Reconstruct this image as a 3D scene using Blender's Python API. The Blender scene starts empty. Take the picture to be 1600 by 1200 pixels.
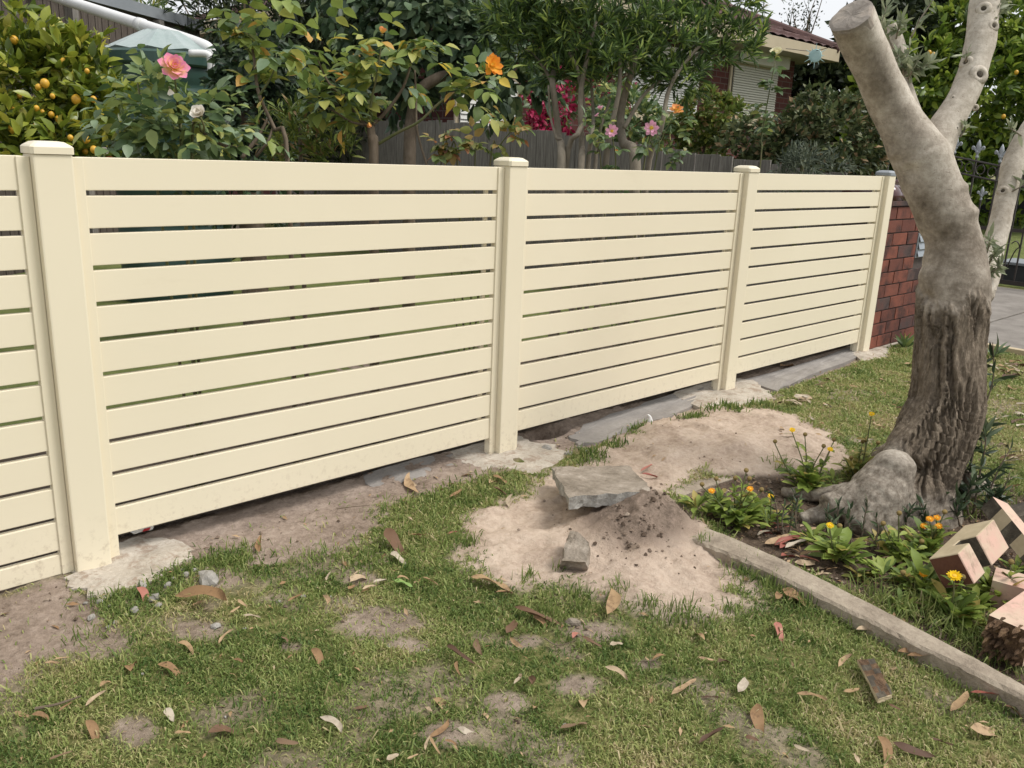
import bpy, bmesh, math, random
import numpy as np
from mathutils import Vector, Matrix, noise as mnoise

R = math.radians
rng = np.random.default_rng(11)
random.seed(11)
SC = bpy.context.scene
COL = SC.collection

# ------------------------------------------------------------------ camera
F, YAW, PITCH, ROLL, CY, CZ = 1313.7, 0.757786, 0.268628, -0.0402609, -2.59955, 1.259194
C = np.array([0.0, CY, CZ])
_f = np.array([math.sin(YAW) * math.cos(PITCH), math.cos(YAW) * math.cos(PITCH), -math.sin(PITCH)])
_r = np.array([math.cos(YAW), -math.sin(YAW), 0.0])
_d = np.cross(_f, _r)
_c, _s = math.cos(ROLL), math.sin(ROLL)
CR, CD, CF = _c * _r + _s * _d, -_s * _r + _c * _d, _f
cam = bpy.data.cameras.new('camera')
cam.sensor_width = 36.0
cam.lens = 36.0 * F / 1600.0
cam.clip_start, cam.clip_end = 0.05, 2000.0
camo = bpy.data.objects.new('camera', cam)
COL.objects.link(camo)
m = Matrix.Identity(4)
for i in range(3):
    m[i][0], m[i][1], m[i][2], m[i][3] = CR[i], -CD[i], -CF[i], C[i]
camo.matrix_world = m
SC.camera = camo

# ------------------------------------------------------------------ sky, sun, exposure
SUN_DIR = Vector((0.50, -0.62, 1.15)).normalized()          # towards the sun, behind thin cloud
wd = bpy.data.worlds.new('World')
SC.world = wd
wd.use_nodes = True
nt = wd.node_tree
nt.nodes.clear()
out = nt.nodes.new('ShaderNodeOutputWorld')
bg = nt.nodes.new('ShaderNodeBackground')
sky = nt.nodes.new('ShaderNodeTexSky')
sky.sky_type = 'NISHITA'
sky.sun_disc = False
sky.sun_elevation = math.asin(SUN_DIR.z)
sky.sun_rotation = math.atan2(SUN_DIR.x, SUN_DIR.y)
sky.air_density, sky.dust_density, sky.ozone_density = 1.0, 4.0, 1.0
hs = nt.nodes.new('ShaderNodeHueSaturation')
hs.inputs['Saturation'].default_value = 0.22
hs.inputs['Value'].default_value = 1.0
mixw = nt.nodes.new('ShaderNodeMixRGB')                     # thin even cloud deck over the clear sky
mixw.inputs[0].default_value = 0.6
mixw.inputs[2].default_value = (8.6, 8.75, 9.0, 1)
nt.links.new(sky.outputs[0], hs.inputs['Color'])
nt.links.new(hs.outputs[0], mixw.inputs[1])
nt.links.new(mixw.outputs[0], bg.inputs[0])
bg.inputs[1].default_value = 0.074
nt.links.new(bg.outputs[0], out.inputs[0])
sl = bpy.data.lights.new('sun', 'SUN')
sl.energy = 1.5
sl.angle = R(20)
sl.color = (1.0, 0.955, 0.89)
so = bpy.data.objects.new('sun', sl)
so.rotation_euler = SUN_DIR.to_track_quat('Z', 'Y').to_euler()
COL.objects.link(so)
vs = SC.view_settings
SC.display_settings.display_device = 'sRGB'
vs.view_transform = 'Standard'
vs.look = 'None'
vs.exposure = 0.93
vs.gamma = 1.0
vs.use_curve_mapping = False

# ------------------------------------------------------------------ points from the camera calibration
def ray(px, py): return (px - 800) / F * CR + (py - 600) / F * CD + CF
def at_z(px, py, z=-0.03): v = ray(px, py); return C + v * ((z - CZ) / v[2])
def at_y(px, py, y=0.0): v = ray(px, py); return C + v * ((y - CY) / v[1])
def at_x(px, py, x): v = ray(px, py); return C + v * (x / v[0])
DOFF = 0.0                                                  # extra depth of the plant being built
def at_d(px, py, d): return C + ray(px, py) * (d + DOFF)
def depth(p): return (np.asarray(p) - C) @ CF
def project(P):
    v = np.asarray(P) - C
    w = v @ CF
    w = np.where(np.abs(w) < 1e-6, 1e-6, w)
    return 800 + F * (v @ CR) / w, 600 + F * (v @ CD) / w, w

# ------------------------------------------------------------------ numpy noise
def _hash(ix, iy, seed):
    h = (ix.astype(np.int64) * 374761393 + iy.astype(np.int64) * 668265263 + seed * 974634777) & 0xFFFFFFFF
    h = ((h ^ (h >> 13)) * 1274126177) & 0xFFFFFFFF
    return ((h ^ (h >> 16)) & 0xFFFF) / 65535.0
def vnoise(x, y, seed=0):
    ix, iy = np.floor(x), np.floor(y)
    fx, fy = x - ix, y - iy
    fx, fy = fx * fx * (3 - 2 * fx), fy * fy * (3 - 2 * fy)
    a, b = _hash(ix, iy, seed), _hash(ix + 1, iy, seed)
    c, d = _hash(ix, iy + 1, seed), _hash(ix + 1, iy + 1, seed)
    return (a + (b - a) * fx) * (1 - fy) + (c + (d - c) * fx) * fy
def fbm(x, y, seed=0, oct=4):
    s, a, t = 0, 0.5, 0
    for k in range(oct):
        s = s + a * vnoise(x * 2 ** k, y * 2 ** k, seed + 17 * k)
        t += a
        a *= 0.5
    return s / t
def sstep(a, b, x):
    t = np.clip((x - a) / (b - a), 0, 1)
    return t * t * (3 - 2 * t)
def poly_sd(P, poly):
    """signed distance to a polygon, negative inside"""
    poly = np.asarray(poly)[:, :2]
    x, y = P[:, 0], P[:, 1]
    ins = np.zeros(len(P), bool)
    dm = np.full(len(P), 1e9)
    n = len(poly)
    for i in range(n):
        a, b = poly[i], poly[(i + 1) % n]
        e = b - a
        t = np.clip(((x - a[0]) * e[0] + (y - a[1]) * e[1]) / max(e @ e, 1e-12), 0, 1)
        dm = np.minimum(dm, np.hypot(x - a[0] - t * e[0], y - a[1] - t * e[1]))
        cond = (a[1] > y) != (b[1] > y)
        with np.errstate(divide='ignore', invalid='ignore'):
            xi = (b[0] - a[0]) * (y - a[1]) / (b[1] - a[1] + 1e-15) + a[0]
        ins ^= cond & (x < xi)
    return np.where(ins, -dm, dm)

# ------------------------------------------------------------------ object helpers
def tag(o, label=None, cat=None, group=None, kind=None):
    if label: o['label'] = label
    if cat: o['category'] = cat
    if group: o['group'] = group
    if kind: o['kind'] = kind
    return o
def link(name, me, mat=None, parent=None):
    if mat is not None and len(me.materials) == 0: me.materials.append(mat)
    o = bpy.data.objects.new(name, me)
    COL.objects.link(o)
    if parent is not None:
        o.parent = parent
    return o
def wloc(o):
    p = Vector((0, 0, 0))
    while o is not None:
        p = p + o.location
        o = o.parent
    return p
def empty(name, loc=(0, 0, 0)):
    o = bpy.data.objects.new(name, None)
    o.empty_display_size = 0.05
    o.location = loc
    COL.objects.link(o)
    return o
def mesh_arr(name, V, Fc, smooth=False, col=None):
    V = np.ascontiguousarray(V, np.float32)
    Fc = np.ascontiguousarray(Fc, np.int32)
    me = bpy.data.meshes.new(name)
    n, k = Fc.shape
    me.vertices.add(len(V)); me.vertices.foreach_set('co', V.ravel())
    me.loops.add(n * k); me.loops.foreach_set('vertex_index', Fc.ravel())
    me.polygons.add(n)
    me.polygons.foreach_set('loop_start', np.arange(0, n * k, k, dtype=np.int32))
    try: me.polygons.foreach_set('loop_total', np.full(n, k, np.int32))
    except Exception: pass
    me.polygons.foreach_set('use_smooth', np.full(n, smooth, bool))
    if col is not None:
        for nm, arr in col.items():
            if arr.ndim == 1:
                at = me.attributes.new(nm, 'FLOAT', 'POINT'); at.data.foreach_set('value', arr.astype(np.float32))
            else:
                at = me.attributes.new(nm, 'FLOAT_COLOR', 'POINT'); at.data.foreach_set('color', arr.astype(np.float32).ravel())
    me.update(calc_edges=True)
    return me
class MB:
    def __init__(s): s.v, s.f = [], []
    def add(s, V, Fc):
        b = len(s.v)
        s.v += [tuple(map(float, p)) for p in V]
        s.f += [tuple(int(i) + b for i in q) for q in Fc]
        return s
    def box(s, lo, hi, bev=0.0):
        lo, hi = np.minimum(lo, hi), np.maximum(lo, hi)
        if bev <= 0:
            V = [(x, y, z) for x in (lo[0], hi[0]) for y in (lo[1], hi[1]) for z in (lo[2], hi[2])]
            return s.add(V, [(0, 1, 3, 2), (4, 6, 7, 5), (0, 4, 5, 1), (2, 3, 7, 6), (0, 2, 6, 4), (1, 5, 7, 3)])
        bm = bmesh.new()
        bmesh.ops.create_cube(bm, size=1)
        for v in bm.verts:
            v.co = Vector([lo[i] + (v.co[i] + .5) * (hi[i] - lo[i]) for i in range(3)])
        bmesh.ops.bevel(bm, geom=list(bm.edges), offset=bev, segments=2, affect='EDGES', profile=0.6)
        bm.verts.index_update()
        s.add([v.co for v in bm.verts], [[v.index for v in f.verts] for f in bm.faces])
        bm.free()
        return s
    def tube(s, P, rad, n=8, caps=True):
        P = np.asarray(P, float)
        rad = np.full(len(P), rad) if np.isscalar(rad) else np.asarray(rad, float)
        T = np.gradient(P, axis=0)
        T /= np.linalg.norm(T, axis=1, keepdims=True) + 1e-12
        up = np.array([0, 0, 1.0]) if abs(T[0][2]) < .9 else np.array([1.0, 0, 0])
        u = np.cross(up, T[0]); u /= np.linalg.norm(u)
        b = len(s.v)
        for i in range(len(P)):
            u = u - T[i] * (u @ T[i]); u /= np.linalg.norm(u) + 1e-12
            w = np.cross(T[i], u)
            for k in range(n):
                a = 2 * math.pi * k / n
                s.v.append(tuple(P[i] + rad[i] * (math.cos(a) * u + math.sin(a) * w)))
        for i in range(len(P) - 1):
            for k in range(n):
                k2 = (k + 1) % n
                s.f.append((b + i * n + k, b + i * n + k2, b + (i + 1) * n + k2, b + (i + 1) * n + k))
        if caps:
            s.f.append(tuple(b + k for k in reversed(range(n))))
            s.f.append(tuple(b + (len(P) - 1) * n + k for k in range(n)))
        return s
    def lathe(s, prof, c=(0, 0, 0), n=24, ax=None):
        """prof: (radius, height); around z at c, or around axis ax"""
        c = np.asarray(c, float)
        q = Vector((0, 0, 1)).rotation_difference(Vector(ax)) if ax is not None else None
        b = len(s.v)
        for r, h in prof:
            for k in range(n):
                a = 2 * math.pi * k / n
                p = Vector((r * math.cos(a), r * math.sin(a), h))
                if q: p = q @ p
                s.v.append(tuple(c + np.array(p)))
        for i in range(len(prof) - 1):
            for k in range(n):
                k2 = (k + 1) % n
                s.f.append((b + i * n + k, b + i * n + k2, b + (i + 1) * n + k2, b + (i + 1) * n + k))
        s.f.append(tuple(b + k for k in reversed(range(n))))
        s.f.append(tuple(b + (len(prof) - 1) * n + k for k in range(n)))
        return s
    def prism(s, poly, z0, z1, bot=1.0):
        n = len(poly)
        cx, cy = np.mean([p[0] for p in poly]), np.mean([p[1] for p in poly])
        V = [(cx + (p[0] - cx) * bot, cy + (p[1] - cy) * bot, z0) for p in poly] + [(p[0], p[1], z1 if len(p) < 3 else p[2]) for p in poly]
        return s.add(V, [tuple(reversed(range(n))), tuple(range(n, 2 * n))] + [(i, (i + 1) % n, n + (i + 1) % n, n + i) for i in range(n)])
    def mesh(s, name, smooth=False):
        me = bpy.data.meshes.new(name)
        me.from_pydata(s.v, [], s.f)
        bm = bmesh.new(); bm.from_mesh(me)
        bmesh.ops.recalc_face_normals(bm, faces=list(bm.faces))
        bm.to_mesh(me); bm.free()
        if smooth: me.polygons.foreach_set('use_smooth', np.ones(len(me.polygons), bool))
        me.update()
        return me
    def build(s, name, mat, parent=None, smooth=False):
        if parent is not None:                             # given in world space, stored about the parent
            b = wloc(parent)
            s.v = [(p[0] - b[0], p[1] - b[1], p[2] - b[2]) for p in s.v]
        return link(name, s.mesh(name, smooth), mat, parent)
    def own(s, name, mat, loc, smooth=False):
        """a thing that is one mesh, with its origin at loc"""
        s.v = [(p[0] - loc[0], p[1] - loc[1], p[2] - loc[2]) for p in s.v]
        o = link(name, s.mesh(name, smooth), mat)
        o.location = loc
        return o
def curve_pts(P, n=24):
    """smooth (Catmull-Rom) points through P"""
    P = np.asarray(P, float)
    if len(P) < 3:
        t = np.linspace(0, 1, n)[:, None]
        return P[0] + (P[-1] - P[0]) * t
    Q = np.vstack([2 * P[0] - P[1], P, 2 * P[-1] - P[-2]])
    o = []
    for t in np.linspace(0, len(P) - 1 - 1e-9, n):
        i = int(t); u = t - i
        a, b, c, d = Q[i:i + 4]
        o.append(.5 * (2 * b + (c - a) * u + (2 * a - 5 * b + 4 * c - d) * u * u + (3 * b - a - 3 * c + d) * u ** 3))
    return np.array(o)
def unit(v): return v / (np.linalg.norm(v, axis=-1, keepdims=True) + 1e-12)

# ------------------------------------------------------------------ materials
def S(r, g, b):                                            # sRGB 0-255 -> linear
    return tuple(((c / 255) / 12.92 if c / 255 <= .04045 else ((c / 255 + .055) / 1.055) ** 2.4) for c in (r, g, b)) + (1,)
def L(r, g, b): return (r, g, b, 1)
class NT:
    def __init__(s, name):
        s.m = bpy.data.materials.new(name); s.m.use_nodes = True
        s.t = s.m.node_tree; s.t.nodes.clear()
        s.o = s.n('ShaderNodeOutputMaterial')
    def n(s, typ, **kw):
        x = s.t.nodes.new(typ)
        for k, v in kw.items():
            if k.startswith('i_'): x.inputs[k[2:].replace('_', ' ')].default_value = v
            else: setattr(x, k, v)
        return x
    def l(s, a, b): s.t.links.new(a, b)
    def coords(s, obj=True, scale=(1, 1, 1)):
        if obj:
            tc = s.n('ShaderNodeTexCoord'); v = tc.outputs['Object']
            oi = s.n('ShaderNodeObjectInfo')
            mu = s.n('ShaderNodeMath', operation='MULTIPLY'); mu.inputs[1].default_value = 37.0
            s.l(oi.outputs['Random'], mu.inputs[0])
            ad = s.n('ShaderNodeVectorMath', operation='ADD')
            s.l(v, ad.inputs[0]); s.l(mu.outputs[0], ad.inputs[1]); v = ad.outputs[0]
        else:
            v = s.n('ShaderNodeNewGeometry').outputs['Position']
        mp = s.n('ShaderNodeMapping'); mp.inputs['Scale'].default_value = scale
        s.l(v, mp.inputs['Vector'])
        return mp.outputs[0]
    def noise(s, v, scale, detail=4, rough=.6, dist=0):
        x = s.n('ShaderNodeTexNoise'); s.l(v, x.inputs['Vector'])
        x.inputs['Scale'].default_value = scale; x.inputs['Detail'].default_value = detail
        x.inputs['Roughness'].default_value = rough; x.inputs['Distortion'].default_value = dist
        return x.outputs['Fac']
    def ramp(s, fac, stops, interp='LINEAR'):
        x = s.n('ShaderNodeValToRGB'); e = x.color_ramp.elements; x.color_ramp.interpolation = interp
        while len(e) < len(stops): e.new(0.5)
        for k, (p, c) in enumerate(stops): e[k].position = p; e[k].color = c
        s.l(fac, x.inputs[0]); return x.outputs[0]
    def mix(s, fac, a, b, mode='MIX'):
        x = s.n('ShaderNodeMixRGB', blend_type=mode)
        for i, q in enumerate((fac, a, b)):
            if hasattr(q, 'links') or hasattr(q, 'is_linked'): s.l(q, x.inputs[i])
            else: x.inputs[i].default_value = q
        return x.outputs[0]
    def math(s, op, a, b=0.5):
        x = s.n('ShaderNodeMath', operation=op)
        for i, q in enumerate((a, b)):
            if hasattr(q, 'is_linked'): s.l(q, x.inputs[i])
            else: x.inputs[i].default_value = q
        return x.outputs[0]
    def bump(s, h, strength=.3, dist=.01, prev=None):
        x = s.n('ShaderNodeBump'); x.inputs['Strength'].default_value = strength; x.inputs['Distance'].default_value = dist
        s.l(h, x.inputs['Height'])
        if prev is not None: s.l(prev, x.inputs['Normal'])
        return x.outputs[0]
    def attr(s, name):
        x = s.n('ShaderNodeAttribute'); x.attribute_name = name; return x
    def pbr(s, col, rough=.7, nrm=None, spec=.4, metal=0, trans=0.0, tcol=None):
        p = s.n('ShaderNodeBsdfPrincipled')
        if hasattr(col, 'is_linked'): s.l(col, p.inputs['Base Color'])
        else: p.inputs['Base Color'].default_value = col
        if hasattr(rough, 'is_linked'): s.l(rough, p.inputs['Roughness'])
        else: p.inputs['Roughness'].default_value = rough
        p.inputs['Metallic'].default_value = metal
        p.inputs['Specular IOR Level'].default_value = spec
        if nrm is not None: s.l(nrm, p.inputs['Normal'])
        sh = p.outputs[0]
        if trans > 0:
            t = s.n('ShaderNodeBsdfTranslucent')
            c = tcol if tcol is not None else col
            if hasattr(c, 'is_linked'): s.l(c, t.inputs[0])
            else: t.inputs[0].default_value = c
            if nrm is not None: s.l(nrm, t.inputs['Normal'])
            mx = s.n('ShaderNodeMixShader'); mx.inputs[0].default_value = trans
            s.l(sh, mx.inputs[1]); s.l(t.outputs[0], mx.inputs[2]); sh = mx.outputs[0]
        s.l(sh, s.o.inputs[0])
        return s.m
def plain(name, stops, scale=8, rough=.7, bump=.2, bscale=40, bdist=.004, spec=.35, stretch=(1, 1, 1), metal=0, obj=True, detail=5):
    t = NT(name)
    v = t.coords(obj, stretch)
    a = t.noise(v, scale, detail)
    b = t.noise(v, bscale, 4, .65)
    k = len(stops)
    st = [(0.28 + .44 * i / max(k - 1, 1), c) for i, c in enumerate(stops)]
    col = t.ramp(t.math('ADD', t.math('MULTIPLY', a, .72), t.math('MULTIPLY', b, .28)), st)
    nrm = t.bump(b, bump, bdist)
    return t.pbr(col, rough, nrm, spec, metal)
def leafmat(name, cols, rough=.5, trans=.28, spec=.35, back=1.25, spots=0):
    """cols: list of (weight, colour) picked per leaf"""
    t = NT(name)
    oi = t.n('ShaderNodeObjectInfo')
    ge = t.n('ShaderNodeNewGeometry')
    rnd = t.math('FRACT', t.math('ADD', oi.outputs['Random'], ge.outputs['Random Per Island']))
    tot = sum(w for w, c in cols); acc = 0; st = []
    for w, c in cols:
        st.append((acc / tot, c)); acc += w
    col = t.ramp(rnd, st, 'CONSTANT')
    v = t.coords(False)
    nz = t.noise(v, 55 if spots == 0 else 90, 4)
    col = t.mix(t.math('MULTIPLY', nz, .55), col, t.mix(1.0, col, L(.55, .55, .5), 'MULTIPLY'))
    if spots: col = t.mix(t.ramp(t.noise(v, 38, 5, .7), [(.5, L(0, 0, 0)), (.68, L(spots, spots, spots))]), col, L(.12, .07, .04))
    colb = t.mix(1.0, col, L(back, back, back * 1.05), 'MULTIPLY')
    c2 = t.mix(ge.outputs['Backfacing'], col, colb)
    nrm = t.bump(nz, .12, .004)
    return t.pbr(c2, rough, nrm, spec, 0, trans, c2)

M = {}
def cream():
    t = NT('cream_paint')
    v = t.coords(False)
    a = t.noise(v, 1.3, 3); b = t.noise(v, 60, 3)
    col = t.ramp(a, [(.3, L(.745, .672, .510)), (.7, L(.775, .702, .540))])
    d = t.noise(t.coords(False, (1.0, 1.0, 4.0)), 2.6, 6, .7)
    col = t.mix(t.ramp(d, [(.60, L(0, 0, 0)), (.80, L(.22, .22, .22))]), col, L(.56, .48, .34))
    # splashed soil low on the boards
    sep = t.n('ShaderNodeSeparateXYZ'); t.l(v, sep.inputs[0])
    low = t.ramp(sep.outputs[2], [(.0, L(1, 1, 1)), (.16, L(0, 0, 0))])
    spl = t.ramp(t.noise(v, 34, 6, .75), [(.52, L(0, 0, 0)), (.68, L(.5, .5, .5))])
    col = t.mix(t.mix(1.0, low, spl, 'MULTIPLY'), col, L(.34, .26, .18))
    return t.pbr(col, .42, t.bump(b, .04, .002), .4)
M['cream'] = cream()
M['concrete'] = plain('grey_concrete', [L(.14, .13, .115), L(.27, .255, .23), L(.37, .35, .315)], 9, .9, .5, 90, .004, obj=False)
def padmat():
    t = NT('pale_cement')
    v = t.coords(False)
    a, b, c = t.noise(v, 9, 8, .65), t.noise(v, 75, 5, .7), t.noise(v, 19, 8, .75)
    col = t.ramp(t.math('ADD', t.math('MULTIPLY', a, .6), t.math('MULTIPLY', b, .4)), [(.34, L(.27, .235, .19)), (.5, L(.41, .365, .305)), (.64, L(.52, .47, .40))])
    col = t.mix(t.ramp(c, [(.50, L(0, 0, 0)), (.62, L(.85, .85, .85))]), col, L(.27, .205, .155))
    return t.pbr(col, .95, t.bump(b, .6, .006, t.bump(a, .5, .012)), .15)
M['pad'] = padmat()
M['strip'] = plain('old_grey_concrete', [L(.16, .145, .135), L(.24, .22, .20), L(.33, .305, .28)], 5, .9, .5, 60, .004, obj=False, detail=8)
M['edging'] = plain('edging_concrete', [L(.125, .098, .072), L(.25, .205, .155), L(.345, .29, .222), L(.48, .415, .33)], 8, .92, .9, 70, .007, obj=False, detail=8)
M['slab'] = plain('weathered_slab', [L(.08, .065, .049), L(.195, .162, .124), L(.285, .242, .195), L(.44, .39, .33)], 13, .92, .9, 60, .008, detail=10)
M['fresh'] = plain('fresh_broken_concrete', [L(.19, .18, .16), L(.33, .315, .285), L(.52, .50, .465)], 30, .95, .8, 120, .006)
M['stone'] = plain('blue_grey_rubble', [L(.15, .14, .125), L(.27, .255, .23), L(.40, .38, .345)], 24, .9, .6, 120, .004)
M['drive'] = plain('driveway_concrete', [L(.12, .108, .094), L(.205, .185, .163), L(.285, .262, .235)], 4, .9, .5, 120, .003, obj=False, detail=10)
M['paling'] = plain('weathered_paling', [L(.085, .078, .07), L(.18, .165, .148), L(.31, .285, .26)], 9, .92, .5, 60, .004, stretch=(9, 9, .55))
M['darkpaling'] = plain('dark_paling', [L(.05, .04, .034), L(.09, .073, .06), L(.14, .12, .10)], 9, .92, .5, 60, .004, stretch=(9, 9, .5))
M['capping'] = plain('grey_capping', [L(.20, .22, .24), L(.27, .29, .31)], 3, .5, .1, 40)
M['pvc'] = plain('white_pvc', [L(.62, .62, .61), L(.74, .74, .73)], 3, .4, .05, 40, .002, spec=.5)
M['tank'] = plain('green_tank_plastic', [L(.022, .055, .044), L(.035, .075, .06)], 3, .38, .06, 50, .002, spec=.5)
M['brown_wood'] = plain('brown_stem', [L(.06, .045, .03), L(.13, .10, .07), L(.20, .16, .12)], 18, .9, .6, 70, .004, stretch=(1, 1, .3))
M['pale_stem'] = plain('grey_stem', [L(.12, .10, .075), L(.22, .19, .145), L(.32, .28, .22)], 18, .9, .5, 70, .004, stretch=(1, 1, .35))
M['green_stem'] = plain('green_cane', [L(.06, .08, .025), L(.11, .12, .045), L(.15, .11, .06)], 14, .6, .2, 60)
M['iron'] = plain('dark_iron', [L(.028, .022, .02), L(.05, .04, .036)], 12, .55, .2, 90, .002, spec=.5)
M['silver'] = plain('silver_paint', [L(.22, .24, .26), L(.36, .38, .40)], 20, .5, .3, 80, .002, spec=.5)
M['mortar'] = plain('dark_mortar', [L(.06, .048, .042), L(.11, .09, .08)], 30, .95, .6, 120, .004)
M['glazed'] = plain('glazed_capping_tile', [L(.05, .018, .018), L(.085, .03, .03)], 6, .16, .05, 20, .002, spec=.6)
M['cream_trim'] = plain('cream_fascia', [L(.40, .34, .24), L(.48, .41, .29)], 3, .6, .05, 40)
M['shutter'] = plain('cream_shutter', [L(.42, .41, .35), L(.50, .49, .42)], 3, .6, .05, 40)
M['white_trim'] = plain('white_slats', [L(.55, .55, .52), L(.68, .68, .64)], 3, .6, .05, 40)
M['soffit'] = plain('shaded_soffit', [L(.24, .22, .19), L(.30, .28, .24)], 3, .8, .05, 40)
M['dark'] = plain('dark_plastic', [L(.03, .032, .036), L(.05, .053, .058)], 6, .5, .1, 40)
M['teal'] = plain('pale_teal_metal', [L(.28, .44, .44), L(.42, .58, .57)], 8, .5, .1, 40)
M['glass'] = plain('dark_window', [L(.02, .022, .025), L(.035, .038, .04)], 3, .1, 0.0, 40, spec=.6)
M['letter'] = plain('grey_metal_flap', [L(.24, .27, .29), L(.34, .37, .40)], 10, .4, .1, 60, metal=.4)
M['ink'] = plain('faint_ink', [L(.4, .02, .03), L(.5, .04, .04)], 10, .6, 0, 60)
M['paper'] = plain('white_paper', [L(.62, .62, .60), L(.75, .75, .73)], 10, .7, .1, 60)

def brickmat(name, a, b, c):
    t = NT(name)
    v = t.coords(True)
    n1 = t.noise(v, 7, 5); n2 = t.noise(v, 90, 4, .7)
    oi = t.n('ShaderNodeObjectInfo')
    col = t.ramp(n1, [(.35, a), (.5, b), (.68, c)])
    k = t.ramp(oi.outputs['Random'], [(0, L(.72, .70, .72)), (.5, L(1, 1, 1)), (1, L(1.2, 1.1, 1.0))])
    col = t.mix(1.0, col, k, 'MULTIPLY')
    col = t.mix(t.math('MULTIPLY', n2, .6), col, L(.05, .03, .028))
    return t.pbr(col, .85, t.bump(n2, .7, .006), .3)
M['brick'] = brickmat('red_brown_brick', L(.065, .026, .02), L(.20, .066, .042), L(.27, .085, .052))
M['brick2'] = brickmat('dark_scorched_brick', L(.035, .028, .028), L(.09, .06, .055), L(.15, .055, .042))
def wallbrick():
    t = NT('far_red_brick')
    v = t.coords(False)
    mp = t.n('ShaderNodeCombineXYZ'); sp = t.n('ShaderNodeSeparateXYZ'); t.l(v, sp.inputs[0])
    t.l(t.math('ADD', sp.outputs[0], sp.outputs[1]), mp.inputs[0]); t.l(sp.outputs[2], mp.inputs[1])
    b = t.n('ShaderNodeTexBrick'); t.l(mp.outputs[0], b.inputs['Vector'])
    b.inputs['Color1'].default_value = L(.095, .034, .029); b.inputs['Color2'].default_value = L(.06, .024, .021); b.inputs['Mortar'].default_value = L(.11, .085, .075)  # brick tones darkened to hold the shade under the eaves
    b.inputs['Scale'].default_value = 1; b.inputs['Brick Width'].default_value = .24; b.inputs['Row Height'].default_value = .086; b.inputs['Mortar Size'].default_value = .006
    return t.pbr(b.outputs[0], .9, t.bump(b.outputs['Fac'], .3, .01), .2)
M['wallbrick'] = wallbrick()
M['rooftile'] = plain('maroon_roof_tile', [L(.045, .023, .021), L(.08, .04, .036), L(.12, .06, .052)], 6, .8, .3, 40, .006, obj=False)
def pinkpaint():
    t = NT('faded_pink_paint')
    v = t.coords(True)
    a = t.noise(v, 9, 5); b = t.noise(v, 60, 4)
    g = t.noise(t.coords(True, (1, 1, .2)), 26, 5, .7)
    col = t.ramp(a, [(.34, L(.50, .42, .30)), (.55, L(.53, .36, .28)), (.72, L(.58, .355, .29))])
    col = t.mix(t.ramp(g, [(.57, L(0, 0, 0)), (.72, L(.75, .75, .75))]), col, L(.20, .14, .10))
    col = t.mix(t.ramp(t.noise(v, 17, 8, .75), [(.52, L(0, 0, 0)), (.66, L(.55, .55, .55))]), col, L(.27, .20, .14))
    return t.pbr(col, .7, t.bump(b, .25, .003), .35)
M['pink'] = pinkpaint()
M['sawn'] = plain('brown_sawn_timber', [L(.075, .033, .02), L(.12, .05, .032), L(.15, .068, .042)], 10, .9, .4, 80, .003)
M['darkwood'] = plain('dark_timber', [L(.022, .018, .014), L(.07, .058, .042), L(.16, .14, .10)], 16, .95, .7, 60, .006)
M['rotten'] = plain('rotten_timber', [L(.03, .018, .01), L(.11, .065, .035), L(.26, .17, .09)], 26, .95, 1.0, 60, .012, stretch=(1, 1, 1))
M['cream_old'] = plain('old_cream_paint', [L(.36, .29, .18), L(.52, .43, .29)], 14, .75, .2, 60, .003)

# leaves and petals
M['lemon_leaf'] = leafmat('lemon_leaf', [(3, L(0.089, 0.132, 0.018)), (4, L(0.180, 0.233, 0.028)), (3, L(0.304, 0.342, 0.044)), (1, L(0.484, 0.451, 0.070))], .38, .25, .5)
M['rose_leaf'] = leafmat('rose_leaf', [(3, L(0.079, 0.133, 0.052)), (4, L(0.147, 0.216, 0.078)), (2, L(0.272, 0.334, 0.109)), (2, L(0.250, 0.334, 0.205)), (1, L(0.385, 0.399, 0.109)), (.06, L(0.521, 0.184, 0.075))], .5, .28, .4)
M['rose_leaf_light'] = leafmat('rose_leaf_light', [(3, L(0.138, 0.207, 0.052)), (4, L(0.259, 0.328, 0.078)), (2, L(0.207, 0.294, 0.173)), (2, L(0.397, 0.405, 0.103)), (.4, L(0.586, 0.345, 0.086)), (.4, L(0.690, 0.517, 0.086))], .5, .3, .4)
M['rose_leaf_red'] = leafmat('rose_leaf_red', [(5, L(0.138, 0.200, 0.062)), (3, L(0.237, 0.250, 0.069)), (3, L(0.325, 0.225, 0.069)), (2, L(0.375, 0.163, 0.075))], .5, .3, .4)
M['willow_leaf'] = leafmat('narrow_green_leaf', [(4, L(0.051, 0.090, 0.027)), (4, L(0.097, 0.164, 0.044)), (2, L(0.205, 0.300, 0.068)), (1, L(0.389, 0.480, 0.110))], .45, .25, .4)
M['vine_leaf'] = leafmat('dark_vine_leaf', [(4, L(0.054, 0.092, 0.049)), (4, L(0.095, 0.147, 0.074)), (1, L(0.204, 0.262, 0.123))], .5, .2, .4)
M['ivy_leaf'] = leafmat('ivy_leaf', [(4, L(0.023, 0.043, 0.022)), (3, L(0.047, 0.082, 0.036)), (1, L(0.108, 0.162, 0.064))], .5, .15, .4)
M['hedge_leaf'] = leafmat('clipped_hedge_leaf', [(4, L(0.065, 0.094, 0.039)), (4, L(0.124, 0.156, 0.057)), (2, L(0.205, 0.221, 0.104)), (1, L(0.381, 0.260, 0.143))], .5, .15, .35)
M['bush_leaf'] = leafmat('yellow_green_bush_leaf', [(3, L(0.085, 0.130, 0.026)), (4, L(0.154, 0.203, 0.042)), (2, L(0.256, 0.292, 0.056)), (1, L(0.289, 0.194, 0.082))], .5, .2, .35)
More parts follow.
